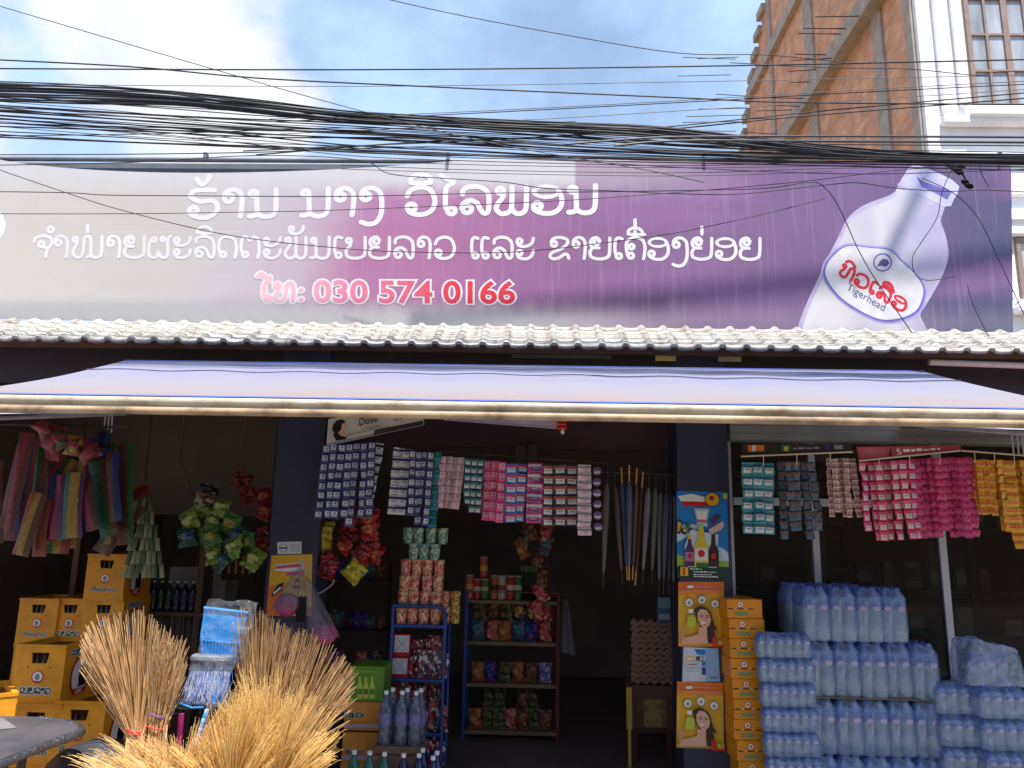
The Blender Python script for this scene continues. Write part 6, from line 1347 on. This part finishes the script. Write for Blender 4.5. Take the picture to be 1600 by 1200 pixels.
def tube_proto(nm, c, c2):
    t = thing('chip_tube', 't', 'chip tube'); m = MB(); m.lathe([(.033, 0), (.034, .004), (.034, .185), (.033, .19)], (0, 0, 0), 14); m.lathe([(.0345, .08), (.0345, .12)], (0, 0, 0), 14, 1, cap=False); obj('tube', m, [M('tube ' + nm, c, .35), M('tube band ' + nm, c2, .4)], t)
    m = MB(); m.lathe([(.035, .186), (.035, .196), (.033, .198)], (0, 0, 0), 14); obj('lid', m, M('translucent lid', (180, 180, 180), .3), t); return Kind(t)
tubes = {n_: tube_proto(n_, c, c2) for n_, c, c2 in (('orange', (214, 100, 60), (230, 170, 90)), ('red', (190, 40, 44), (220, 200, 190)), ('green', (60, 120, 70), (200, 200, 170)), ('brick', (190, 100, 40), (60, 40, 30)), ('white', (190, 184, 178), (150, 60, 60)))}
for k, (px, nm, up) in enumerate(((733, 'orange', 0), (745, 'red', -.02), (757, 'green', -.02), (772, 'brick', 0), (784, 'white', 0), (797, 'red', 0), (809, 'green', 0), (754, 'orange', .19))):
    p = at(px, 930, ys + .05); tubes[nm].place(f"{nm} cardboard chip tube, " + ('standing on top of the others' if up > .1 else f'{ORD[k]} along the top of the snack shelf'), (p.x, ys + .05 + (.07 if up > .1 else 0), lv[938] + (.0 if up < .1 else .15)), (0, 0, k), (1, 1, 1 + min(0, up) * 8 if up < .1 else 1), group='chip tubes on the snack shelf')
pm = {'navy': M_print('navy chip bag', (30, 40, 96), (210, 170, 60), (120, 40, 70), 4, badge=(200, 170, 80)), 'red': M_print('red chip bag', (170, 36, 44), (220, 170, 150), (216, 120, 70), 5, badge=(200, 90, 90)), 'teal': M_print('teal chip bag', (30, 96, 110), (150, 60, 100), (60, 130, 120), 4), 'blue': M_print('blue chip bag', (36, 44, 130), (170, 60, 110), (60, 70, 160), 4),
      'amber': M_print('amber chip bag', (150, 90, 40), (180, 60, 50), (190, 150, 80), 5), 'olive': M_print('olive chip bag', (80, 84, 50), (120, 110, 60), (60, 50, 40), 5), 'brown': M_print('brown chip bag', (92, 46, 36), (150, 110, 70), (120, 60, 50), 5), 'lilac': M_print('lilac soap pack', (120, 116, 170), (190, 186, 206), (90, 80, 150), 5)}
BG = {k: bag_kind('chip_bag', 'b', 'chip bag', .11, .16, .028, v, i) for i, (k, v) in enumerate(pm.items())}
def rowbags(y, z, names, dy, grp, s, xs=None, words=''):
    n = len(names)
    for k, nm in enumerate(names):
        if not nm: continue
        x = SX0 + .05 + (SX1 - SX0 - .1) * (k + .5) / n
        BG[nm].place(f'{nm} snack bag {words}, {ORD[k]} from the blue post', (x, ys + dy + .03 * ((k * 3) % 2), z + .002), (R(-6), R(rng.gauss(0, 2)), R(rng.gauss(0, 8))), (s, s, s), grp)
rowbags(0, lv[1003], ['teal', 'red', 'amber', 'teal', 'blue', 'red'], .02, 'snack bags on the second shelf', .98, words='in the lower line on the second shelf')
rowbags(0, lv[1003] + .155, ['olive', 'brown', 'olive', 'navy', 'navy', 'red'], .1, 'snack bags on the second shelf', 1.05, words='in the upper line on the second shelf')
rowbags(0, lv[1068], ['amber', 'blue', 'olive', 'amber', 'brown', 'lilac'], .05, 'snack bags on the third shelf', .95, words='on the third shelf')
rowbags(0, lv[1142], ['amber', 'olive', 'olive', 'red', 'brown', 'olive', 'brown'], .04, 'snack bags on the bottom shelf', .95, words='on the bottom shelf')
rowbags(0, lv[1142] + .14, [None, 'olive', 'olive', None, 'brown', 'olive', None], .14, 'snack bags on the bottom shelf', .9, words='heaped on the bottom shelf')
for k, (px, py, nm) in enumerate(((851, 936, 'red'), (848, 912, 'brown'), (845, 965, 'red'), (838, 880, 'brown'), (822, 868, 'amber'), (846, 862, 'teal'), (815, 848, 'olive'), (835, 840, 'brown'), (852, 846, 'red'))):
    p = at(px, py, ys - .12); BG[nm].place(f'{nm} bag on the string hanging over the snack shelf, {ORD[k]} of nine', p - Vector((0, 0, .02)), (R(-8), R(rng.uniform(-24, 24)), R(rng.uniform(-25, 25))), 1.0, 'bags on the string over the snack shelf')
m = MB(); p = at(838, 830, ys - .1); q = at(850, 940, ys - .1); m.tube([(p.x, p.y, 2.96), tuple(p), tuple(q)], .004, 5); single('string', m, brown_s, 'string carrying the bags over the snack shelf', 'string')
m = MB(); cs = [at(x, y, 6.5) for x, y in ((880, 935), (888, 940), (900, 1024), (876, 1020))]; m.grid(lambda u, v: cs[0].lerp(cs[1], u).lerp(cs[3].lerp(cs[2], u), v) + Vector((0, .03 * math.sin(6 * u), 0)), 8, 8); single('cloth', m, M('grey cloth', (104, 100, 104), .9), 'grey cloth hanging off the end of the snack shelf', 'cloth')
q = rect(812, 878, 842, 935, ys + .3); m = MB(); m.cbox(q[0], q[1], ys + .2, ys + .3, lv[938], q[3], .006); m.box(q[0] + .01, q[1] - .01, ys + .196, ys + .2, q[3] - .08, q[3] - .03, 1); single('dark_box', m, [M('dark green box', (40, 56, 46), .6), M('box print dim', (110, 130, 90), .6)], 'dark green box at the back of the snack shelf top', 'box')

# dim shelf between the pillar and the blue rack
t = thing('wall_shelf', 'dim wall shelf between the pillar and the blue rack', 'shelf', at(550, 940, 7.2), w=True)
for py in (905, 985, 1050):
    a, b, z0, z1 = rect(505, py, 606, py + 4, 7.2); m = MB(); m.box(a, b, 7.2, 7.5, z0, z1); obj('shelf_board', m, M('dark shelf wood', (70, 52, 44), .7), t)
for px in (505, 603): a, b, z0, z1 = rect(px, 880, px + 4, 1100, 7.51); m = MB(); m.box(a, b, 7.501, 7.54, .01, z1); obj('upright', m, M('dark shelf wood', (70, 52, 44), .7), t)
k = 0
for py in (905, 985, 1050):
    z = at(550, py, 7.2).z
    for px in range(512, 600, 13):
        if rng.random() < .2: continue
        nm = rng.choice(list(BG)); BG[nm].place(f'{nm} packet on the dim wall shelf by the pillar, {ORD[k]} of its goods', (at(px, py, 7.25).x, 7.27, z + .002), (0, R(rng.gauss(0, 4)), R(rng.gauss(0, 20))), rng.uniform(.7, 1.15), 'packets on the dim wall shelf'); k += 1

# ---- umbrellas
def umb_proto(nm, c, woodh):
    t = thing('umbrella', 'u', 'umbrella'); m = MB(); n = 24; prof = [(.008, 0), (.013, .06), (.02, .2), (.026, .4), (.024, .52), (.014, .57), (.006, .585)]
    vs = []; fs = []
    for r, z in prof:
        for i in range(n): a = 2 * math.pi * i / n; k = r * (1 + .22 * math.cos(8 * a + z * 5)); vs.append((k * math.cos(a), k * math.sin(a), z))
    for k in range(len(prof) - 1):
        for i in range(n): fs.append((k * n + i, k * n + (i + 1) % n, (k + 1) * n + (i + 1) % n, (k + 1) * n + i))
    m.add(vs, fs, 0, True); obj('canopy', m, M('umbrella cloth ' + nm, c, .28, vary=.3, scale=20, stretch=(1, 1, .2), spec=.7), t)
    hm = M('varnished wood handle', (216, 150, 70), .4) if woodh else M('black handle', (44, 40, 42), .4)
    m = MB(); m.tube([(0, 0, .57), (0, 0, .7)], .008, 8); obj('handle', m, hm, t)
    m = MB(); m.lathe([(.004, -.1), (.006, -.09), (.006, .004)], (0, 0, 0), 8); obj('ferrule', m, hm, t); return Kind(t)
um = {n_: umb_proto(n_, c, w_) for n_, c, w_ in (('blue', (74, 92, 130), True), ('grey', (110, 110, 116), False), ('maroon', (96, 56, 56), True), ('olive', (92, 92, 80), False), ('navy', (54, 58, 84), False), ('brown', (90, 70, 60), False))}
rng = random.Random(31)
ul = (('olive', 948, 755, 943, 895), ('brown', 961, 760, 971, 890), ('blue', 972, 755, 979, 884), ('blue', 983, 752, 983, 884), ('maroon', 994, 756, 989, 884), ('maroon', 1003, 762, 994, 892), ('grey', 1013, 762, 1005, 890), ('olive', 1024, 762, 1019, 890), ('grey', 1032, 770, 1030, 905), ('navy', 1041, 770, 1037, 905), ('navy', 1047, 772, 1045, 905), ('grey', 1053, 774, 1052, 908))
for k, (nm, x0, y0, x1, y1) in enumerate(ul):
    A, B = at(x0, y0, 5.35 + .02 * (k % 3)), at(x1, y1, 5.35 + .02 * (k % 3)); d = (A - B); L_ = d.length
    o = um[nm].place(f"folded {nm} umbrella{' with wooden handle' if nm in ('blue', 'maroon') else ''}, {ORD[k]} along from the sachets toward the pillar", B, (0, 0, 0), group='folded umbrellas hanging in a row'); o.rotation_euler = orient(d); s = L_ / .585; o.scale = (s * .78, s * .78, s)
m = MB(); A, B = at(936, 737, 5.4), at(1056, 742, 5.4); m.tube([A, B], .008, 6); single('hanging_bar', m, steel_dark, 'dark bar from which the folded umbrellas hang', 'bar')
m = MB(); A, B, C_ = at(500, 690, 5.16), at(700, 706, 5.16), at(950, 724, 5.16); m.tube(catmull([A, B, C_], 6), .004, 5); single('hanging_string', m, brown_s, 'thin line carrying the sachet strips over the doorway', 'string')
m = MB(); a, b, z0, z1 = rect(805, 694, 840, 722, 5.5); m.cbox(a, (a + b) / 2 - .005, 5.5, 5.54, z0, z1, .01); m.cbox((a + b) / 2 + .005, b, 5.5, 5.54, z0 + .006, z1 + .006, .01); single('wrapped_bundle', m, M('dim brown wrap', (76, 52, 48), .5), 'pair of dim brown packs above the bright blue sachets', 'pack')

# ---- hanging bags by the pillar (red and yellow chips)
rng = random.Random(41)
rb = {'red': M_print('glossy red bag', (160, 30, 30), (130, 24, 28), (190, 60, 40), 9, .2, .25, .7, badge=(196, 110, 70)), 'crimson': M_print('glossy crimson bag', (130, 26, 34), (200, 60, 50), (60, 24, 40), 6, .2, .4, .7), 'yellow': M_print('glossy yellow bag', (196, 170, 40), (120, 140, 60), (220, 200, 90), 5, .2, .35, .6)}
RB = {k: bag_kind('chip_bag', 'b', 'chip bag', .15, .15, .04, v, i + 30) for i, (k, v) in enumerate(rb.items())}
for k, (px, py, nm, rz_) in enumerate(((508, 840, 'yellow', 5), (506, 856, 'yellow', -8), (505, 872, 'yellow', 4), (545, 822, 'red', 20), (566, 812, 'crimson', -15), (583, 822, 'red', 8), (556, 842, 'crimson', -30), (584, 838, 'red', 0), (536, 860, 'red', 35), (582, 856, 'crimson', -4), (583, 876, 'red', 12), (560, 868, 'crimson', 50), (525, 884, 'crimson', -40), (547, 900, 'yellow', 44), (570, 884, 'red', -22), (512, 898, 'crimson', 20))):
    p = at(px, py, 5.42); RB[nm].place(f'glossy {nm} snack bag in the cluster beside the pillar, {ORD[k]} from its top', p + Vector((-.02, rng.uniform(-.05, .06), -.02)), (R(rng.uniform(-25, 10)), R(rz_), R(rng.uniform(-30, 30))), rng.uniform(.72, .98), 'snack bags clustered beside the pillar')

# ---- left bay: striped packs, sachet skirts, green bags
def long_pack(k, cols, top, bot, w, Y, lab_):
    A, B = at(*top, Y), at(*bot, Y); d = A - B; L_ = d.length; W_ = w * Y / 1200
    m = pillow(W_, L_, .018, .03, 8, 14, .004, k); o = single('striped_pack', m, M_stripes('stripes %d' % k, cols), lab_, 'striped pack', 'long striped packs hanging in bundles')
    o.location = B; o.rotation_euler = orient(d); return o
PK, BLU, GRN, YLW, ORG, PUR, TEA, RED_, BRN = (134, 40, 68), (24, 42, 104), (32, 82, 42), (142, 114, 32), (136, 66, 28), (78, 34, 80), (28, 88, 88), (126, 34, 34), (84, 46, 36)
packs = [((BRN, PK, BRN), (44, 676), (10, 826), 22), ((BLU, BLU, PK, GRN), (58, 680), (32, 830), 34), ((GRN, BRN), (70, 700), (45, 850), 18), ((YLW, BRN), (-6, 720), (-8, 850), 22), ((PK, GRN, YLW, ORG), (112, 716), (52, 822), 34), ((RED_, BLU, PK), (88, 740), (68, 845), 28), ((PK, PUR, TEA), (104, 742), (92, 843), 26), ((TEA, YLW, YLW, PUR), (118, 738), (112, 841), 28), ((YLW, RED_), (136, 712), (122, 790), 18), ((RED_, PK), (92, 664), (80, 720), 22), ((BLU, PK, BRN), (128, 750), (142, 830), 26), ((PUR, BLU), (160, 702), (160, 826), 24), ((TEA, GRN, BRN), (150, 720), (172, 838), 26), ((BRN, BLU), (176, 706), (180, 815), 18), ((ORG, YLW, BRN), (62, 770), (30, 868), 24), ((GRN, YLW, RED_), (100, 790), (88, 865), 34), ((RED_, ORG), (70, 780), (60, 870), 20)]
how = ['brown and pink', 'blue, pink and green', 'green and brown', 'yellow', 'pink, green, yellow and orange', 'red and blue', 'pink and teal', 'teal and yellow', 'short yellow and red', 'short red', 'blue and pink', 'purple and blue', 'teal and brown', 'brown and blue', 'orange and yellow', 'green and red', 'red and orange']
rng = random.Random(61)
for k in range(14):
    px = 6 + k * 14; long_pack(40 + k, rng.choice([(BRN, PK, BLU), (GRN, YLW, BRN), (PUR, BLU, TEA), (RED_, ORG, YLW), (BRN, BRN, GRN)]), (px + 30 - k * 1.5 + rng.gauss(0, 5), 690 + rng.gauss(0, 10)), (px + rng.gauss(0, 5), 838 + rng.gauss(0, 14)), 27, 5.05 + rng.uniform(-.05, .05), f'dim striped pack behind the hanging bundle, {ORD[k]} from its outer end')
for k, (cols, a, b, w) in enumerate(packs): long_pack(k, cols, a, b, w * 1.15, 4.78 + .03 * ((k * 5) % 7), f'long {how[k]} striped pack in the hanging bundle over the crates')
for k, (px, py, c) in enumerate(((78, 672, RED_), (98, 690, GRN), (110, 700, YLW), (70, 690, PK), (124, 704, RED_))):
    m = pillow(.1, .13, .04, .05, 7, 8, .008, k); o = single('small_bag', m, M_print('knot bag %d' % k, c, (60, 40, 40), PK, 4), f"small {('red', 'green', 'yellow', 'pink', 'scarlet')[k]} bag knotted above the striped packs", 'bag'); o.location = at(px, py + 12, 4.75); o.rotation_euler = (0, R(k * 25 - 40), R(10))
m = MB(); A, B = at(-20, 662, 4.9), at(200, 668, 4.9); m.tube([A, B], .01, 6); single('hanging_bar', m, steel_dark, 'dark bar from which the striped packs hang', 'bar')
for k, px in enumerate((55, 90, 130, 165)): m = MB(); m.tube([at(px, 664, 4.9), at(px + 4, 690, 4.85)], .004, 4); single('string', m, brown_s, f'string tying up the striped packs, {ORD[k]} along their bar', 'string')
# tiered skirts of green-grey sticks
KSK = None
stick_m = [M('pale green stick pack', (118, 132, 92), .4, vary=.2), M('grey green stick pack', (84, 100, 76), .4, vary=.2), M('cream stick pack', (150, 150, 120), .4, vary=.2)]
for r_ in range(6):
    nn = 5 + r_ // 2; y0 = 778 + r_ * 21; x0, x1 = 224 - 17 - r_ * 4, 240 + r_ * 3.4
    t = thing('stick_pack_tier', f'tier of green-grey stick packs, {ORD[r_]} down the hanging skirt', 'stick packs', at(228, y0, 5.5), 'tiers of stick packs', w=True)
    for k in range(nn):
        px = x0 + (x1 - x0) * (k + .5) / nn; p = at(px, y0 + 20, 5.5); h_ = 20 * 5.5 / 1200; w_ = (x1 - x0) / nn * .8 * 5.5 / 1200
        m = pillow(w_, h_, .01, .06, 4, 5); a_ = R((px - 228) * -.5); M_ = Matrix.Translation(p + Vector((0, rng.uniform(-.02, .02), 0))) @ Matrix.Rotation(a_, 4, 'Y'); m.xf(M_); obj('stick_pack', m, stick_m[(k + r_) % 3], t)
m = MB(); A = at(228, 735, 5.55); m.tube([(A.x, A.y, 2.9), tuple(A), tuple(at(228, 890, 5.55))], .005, 5); single('string', m, brown_s, 'string holding up the skirt of green stick packs', 'string')
for k, (top, bot, w, cols, lab_) in enumerate((((232, 762), (178, 790), 26, (YLW, RED_, RED_, BRN), 'red and yellow bag bent across the stick packs'), ((210, 758), (184, 775), 18, ((90, 90, 50), (110, 100, 60)), 'olive bag folded over the stick packs'), ((196, 790), (158, 865), 30, (BRN, (96, 60, 56)), 'dull red-brown pack hanging over the top crate'), ((222, 790), (196, 846), 9, (RED_, BRN), 'narrow red strip beside the stick packs'))):
    A, B = at(*top, 5.3), at(*bot, 5.3); d = A - B; m = pillow(w * 5.3 / 1200, d.length, .02, .05, 7, 8, .01, k + 60); o = single('folded_bag', m, M_stripes('folded %d' % k, cols), lab_, 'bag'); o.location = B; o.rotation_euler = orient(d)
gb = {'light green': M_print('light green foil bag', (112, 140, 44), (60, 84, 40), (150, 160, 90), 9, .2, .25, .6, badge=(176, 176, 110)), 'green': M_print('mid green foil bag', (60, 110, 40), (44, 86, 30), (120, 130, 60), 9, .2, .25, .6, badge=(150, 130, 60)), 'dark': M_print('dark teal foil bag', (24, 66, 64), (30, 90, 80), (70, 100, 60), 9, .2, .25, .6, badge=(60, 90, 130)), 'silver': M_print('silver brown foil bag', (150, 140, 130), (90, 50, 40), (40, 36, 40), 3, .2, .6, .6)}
GB = {k: bag_kind('foil_bag', 'b', 'snack bag', .19, .2, .05, v, i + 50) for i, (k, v) in enumerate(gb.items())}
for k, (px, py, nm, rz_) in enumerate(((318, 772, 'silver', 14), (312, 792, 'light green', -18), (336, 790, 'light green', 12), (304, 812, 'light green', -30), (330, 812, 'light green', 6), (352, 818, 'green', 20), (316, 832, 'green', -6), (340, 836, 'green', -24), (364, 838, 'dark', 14), (346, 856, 'green', 30), (372, 858, 'light green', -14), (356, 872, 'dark', -34), (382, 846, 'green', 10), (300, 838, 'dark', -12), (390, 872, 'light green', 24), (334, 866, 'light green', -10))):
    p = at(px, py, 5.3); GB[nm].place(f'{nm} foil snack bag in the cluster of the first bay, {ORD[k]} from its top', p + Vector((-.0, rng.uniform(-.08, .08), -.07)), (R(rng.uniform(-30, 12)), R(rz_), R(rng.uniform(-40, 40))), rng.uniform(.62, .82), 'foil snack bags in the first bay')
for k, (px, py, nm) in enumerate(((372, 765, 'crimson'), (390, 790, 'crimson'), (408, 812, 'red'), (414, 850, 'crimson'), (404, 870, 'red'), (415, 790, 'red'))):
    p = at(px, py, 5.7); RB[nm].place(f'{nm} snack bag dim behind the foil bags, {ORD[k]} of six', p, (R(-10), R(20 * (-1) ** k), R(rng.uniform(-30, 30))), .9, 'dim red bags behind the foil bags')
for k, (x0, y0, y1) in enumerate(((282, 718, 790), (378, 738, 790))):
    m = MB(); A, B = at(x0, y0, 5.35), at(x0 + 26, y1, 5.35); m.tube([(A.x, A.y, 2.9), tuple(A), tuple(B)], .006, 5); single('string', m, M('dull red cord', (84, 52, 46), .7), f"dull cord hanging over the foil bags, {ORD[k]} of two", 'string')
# posts and dim shelf of bottles behind the crates
for px, c, lab_ in ((121, wood, 'brown post behind the striped packs'), (318, wood, 'brown post below the foil bags')):
    a, b, z0, z1 = rect(px - 5, 700, px + 5, 1000, 6.0); m = MB(); m.cbox(a, b, 6.0, 6.05, .004, at(px, 838 if px < 200 else 838, 6.0).z, .004); single('wooden_post', m, c, lab_, 'post')
m = MB(); a, b, z0, z1 = rect(205, 956, 330, 962, 6.0); m.box(a, b, 5.98, 6.4, z0, z1); m.box(a, a + .03, 6.3, 6.4, .004, z0); m.box(b - .03, b, 6.3, 6.4, .004, z0); m.box(a, a + .03, 6.0, 6.04, .004, z0); m.box(b - .03, b, 6.0, 6.04, .004, z0); single('bottle_shelf', m, wood, 'dim wooden shelf of dark bottles behind the crates', 'shelf')
KDB = soda_proto('dim', M('dark green glass', (30, 50, 44), .15, spec=.8), .225, .031, (50, 56, 60)); KDN = soda_proto('dim navy', M('dark navy glass', (30, 32, 64), .15, spec=.8), .225, .031, (50, 50, 80))
for k in range(8):
    p = at(224 + 12.4 * k, 955, 6.05); (KDB if k < 4 else KDN).place(f'dark bottle with pale cap, {ORD[k]} along the dim shelf behind the brooms', (p.x, 6.05, z1 + .001), (0, 0, k), group='dark bottles on the dim shelf')
a, b, z0, z1 = rect(264, 886, 316, 912, 6.3); m = MB(); m.cbox(a, b, 6.3, 6.36, z0 - .25, z1, .01); single('white_box', m, M('white carton dim', (170, 168, 164), .7), 'white box behind the dark bottles', 'box')
a, b, z0, z1 = rect(330, 880, 358, 889, 6.2); m = MB(); m.cbox(a, b, 6.2, 6.5, z0, z1, .004); m.box(a + .02, b - .02, 6.22, 6.48, .004, z0); single('white_shelf', m, M('pale shelf', (140, 136, 130), .6), 'pale shelf edge below the foil bags', 'shelf')
for k in range(8):
    p = at(357 + 11 * (k % 4), 884 if k < 4 else 897, 6.2); m = pillow(.022, .075, .008, .05, 4, 5); o = single('stick_sweet', m, M('amber stick', (170, 120, 50), .4), f"amber stick sweet in the {'upper' if k < 4 else 'lower'} line, {ORD[k % 4]} from the post", 'sweet', 'amber stick sweets'); o.location = p
m = MB(); A = at(350, 868, 6.22); B = at(402, 868, 6.22); m.box(A.x, B.x, 6.2, 6.24, at(370, 906, 6.2).z, at(370, 864, 6.2).z); single('sweet_board', m, M('dark board', (40, 34, 30), .7), 'dark card carrying the amber stick sweets', 'board')

# ---- pink sponges in plastic bags by the pillar
pink_n = M('pink net sponge', (196, 84, 120), .8, vary=.3, scale=60, bump=.8, bscale=90)
for k, (px, py, rx, knot) in enumerate(((449, 945, 17, (470, 885)), (508, 990, 16, (478, 900)))):
    p = at(px, py, 5.0); t = thing('sponge_bag', ('pink net sponge in a clear bag hanging before the yellow poster', 'pink net sponge in a clear bag hanging behind the brooms')[k], 'sponge bag', p, 'pink sponges in clear bags', w=True)
    m = MB(); r = rx * 5 / 1200
    def sp_(u, v): a = 2 * math.pi * u; b_ = math.pi * v; rr_ = r * (1 + .05 * math.sin(13 * a) * math.sin(9 * b_)); return p + Vector((rr_ * 1.1 * math.sin(b_) * math.cos(a), rr_ * math.sin(b_) * math.sin(a), -rr_ * math.cos(b_)))
    m.grid(sp_, 28, 14); obj('sponge', m, pink_n, t); kn = at(*knot, 5.0)
    m = MB()
    def cone(u, v): a = 2 * math.pi * u; rr_ = r * 1.25 * (1 - v) ** .7 * (1 + .12 * math.sin(7 * a + 6 * v)) + .006; c_ = (p + Vector((0, 0, -.02))).lerp(kn, v); return c_ + Vector((rr_ * math.cos(a), rr_ * math.sin(a), 0))
    m.grid(cone, 24, 12); obj('bag', m, M_clear('dusty clear bag', (170, 150, 160), .25, .2, bump=.8, bscale=18), t)
    m = MB(); m.tube([kn, kn + Vector((.0, 0, .06))], [.008, .003], 5); m.tube([kn, kn + Vector((.03, 0, .05))], [.006, .002], 5); obj('knot', m, M('clear knot', (170, 160, 160), .3), t)
m = MB(); cs = catmull([at(496, 928, 5.02), at(508, 922, 5.02), at(520, 912, 5.02), at(522, 906, 5.02)], 4); m.tube(cs, .005, 5); single('wire_hook', m, M('pale wire', (150, 140, 130), .4), 'pale bent wire hook beside the sponge bags', 'hook')
a, b, z0, z1 = rect(462, 932, 478, 972, 4.97); t = thing('black_comb', 'black packaged comb hanging between the pink sponges', 'comb', (a, 4.97, z0), w=True); m = MB(); m.cbox(a, b, 4.97, 4.985, z0, z1, .004)
for k in range(5): m.box(a + (b - a) * (k + .2) / 5, a + (b - a) * (k + .6) / 5, 4.966, 4.9695, z0, z1 - .05)
obj('comb', m, black_pl, t); m = MB(); m.tube([(a + .02, 4.975, z1), (a + .025, 4.975, z1 + .03), (b - .02, 4.975, z1 + .03), (b - .025, 4.975, z1)], .003, 5); obj('hook', m, white_pl, t)

# ---- goods dim behind the window
rng = random.Random(51)
t = thing('display_shelf', 'dark shelf seen dimly through the window panes', 'shelf', (at(1300, 960, 6.5).x, 6.5, 0), w=True)
for zz in (.9, 1.25, 1.75, 2.15): m = MB(); m.box(at(1150, 960, 6.5).x, at(1700, 960, 6.5).x, 6.5, 6.85, zz - .025, zz); obj('shelf_board', m, M('dark shelf wood', (70, 52, 44), .7), t)
for px in (1152, 1350, 1560): m = MB(); x = at(px, 960, 6.5).x; m.box(x, x + .05, 6.851, 6.9, .004, 2.3); obj('upright', m, M('dark shelf wood', (70, 52, 44), .7), t)
pal = [((150, 120, 80), 'tan'), ((110, 130, 110), 'sage'), ((100, 96, 150), 'violet'), ((150, 140, 140), 'grey'), ((60, 60, 110), 'indigo'), ((130, 60, 60), 'brick'), ((40, 120, 100), 'jade')]
k = 0
for zz in (.9, 1.25, 1.75):
    for px in range(1165, 1690, 38):
        if rng.random() < .3: continue
        c, nm = pal[rng.randrange(7)]; w, h = rng.uniform(.07, .14), rng.uniform(.1, .26); x = at(px, 960, 6.55).x
        m = MB(); m.cbox(x - w / 2, x + w / 2, 6.55, 6.62, zz + .001, zz + h, .006); m.box(x - w * .4, x + w * .4, 6.547, 6.55, zz + h * .3, zz + h * .75, 1)
        single('boxed_goods', m, [M('dim goods ' + nm, c, .5), M('dim label %d' % (k % 3), [(150, 140, 120), (90, 80, 70), (160, 150, 150)][k % 3], .6)], f'{nm} box dim behind the window, {ORD[k % 49]} of the shelf goods in order', 'box', 'dim boxes behind the window'); k += 1
a, b, z0, z1 = rect(1150, 925, 1240, 985, 5.62); m = MB(); m.cbox(a, b, 5.6, 6.0, .004, z1, .01); m.cbox(a - .01, b + .01, 5.585, 6.01, z1 + .001, z1 + .03, .008); single('glass_counter', m, M('dim grey counter', (110, 108, 106), .5), 'low grey counter behind the first window pane', 'counter')
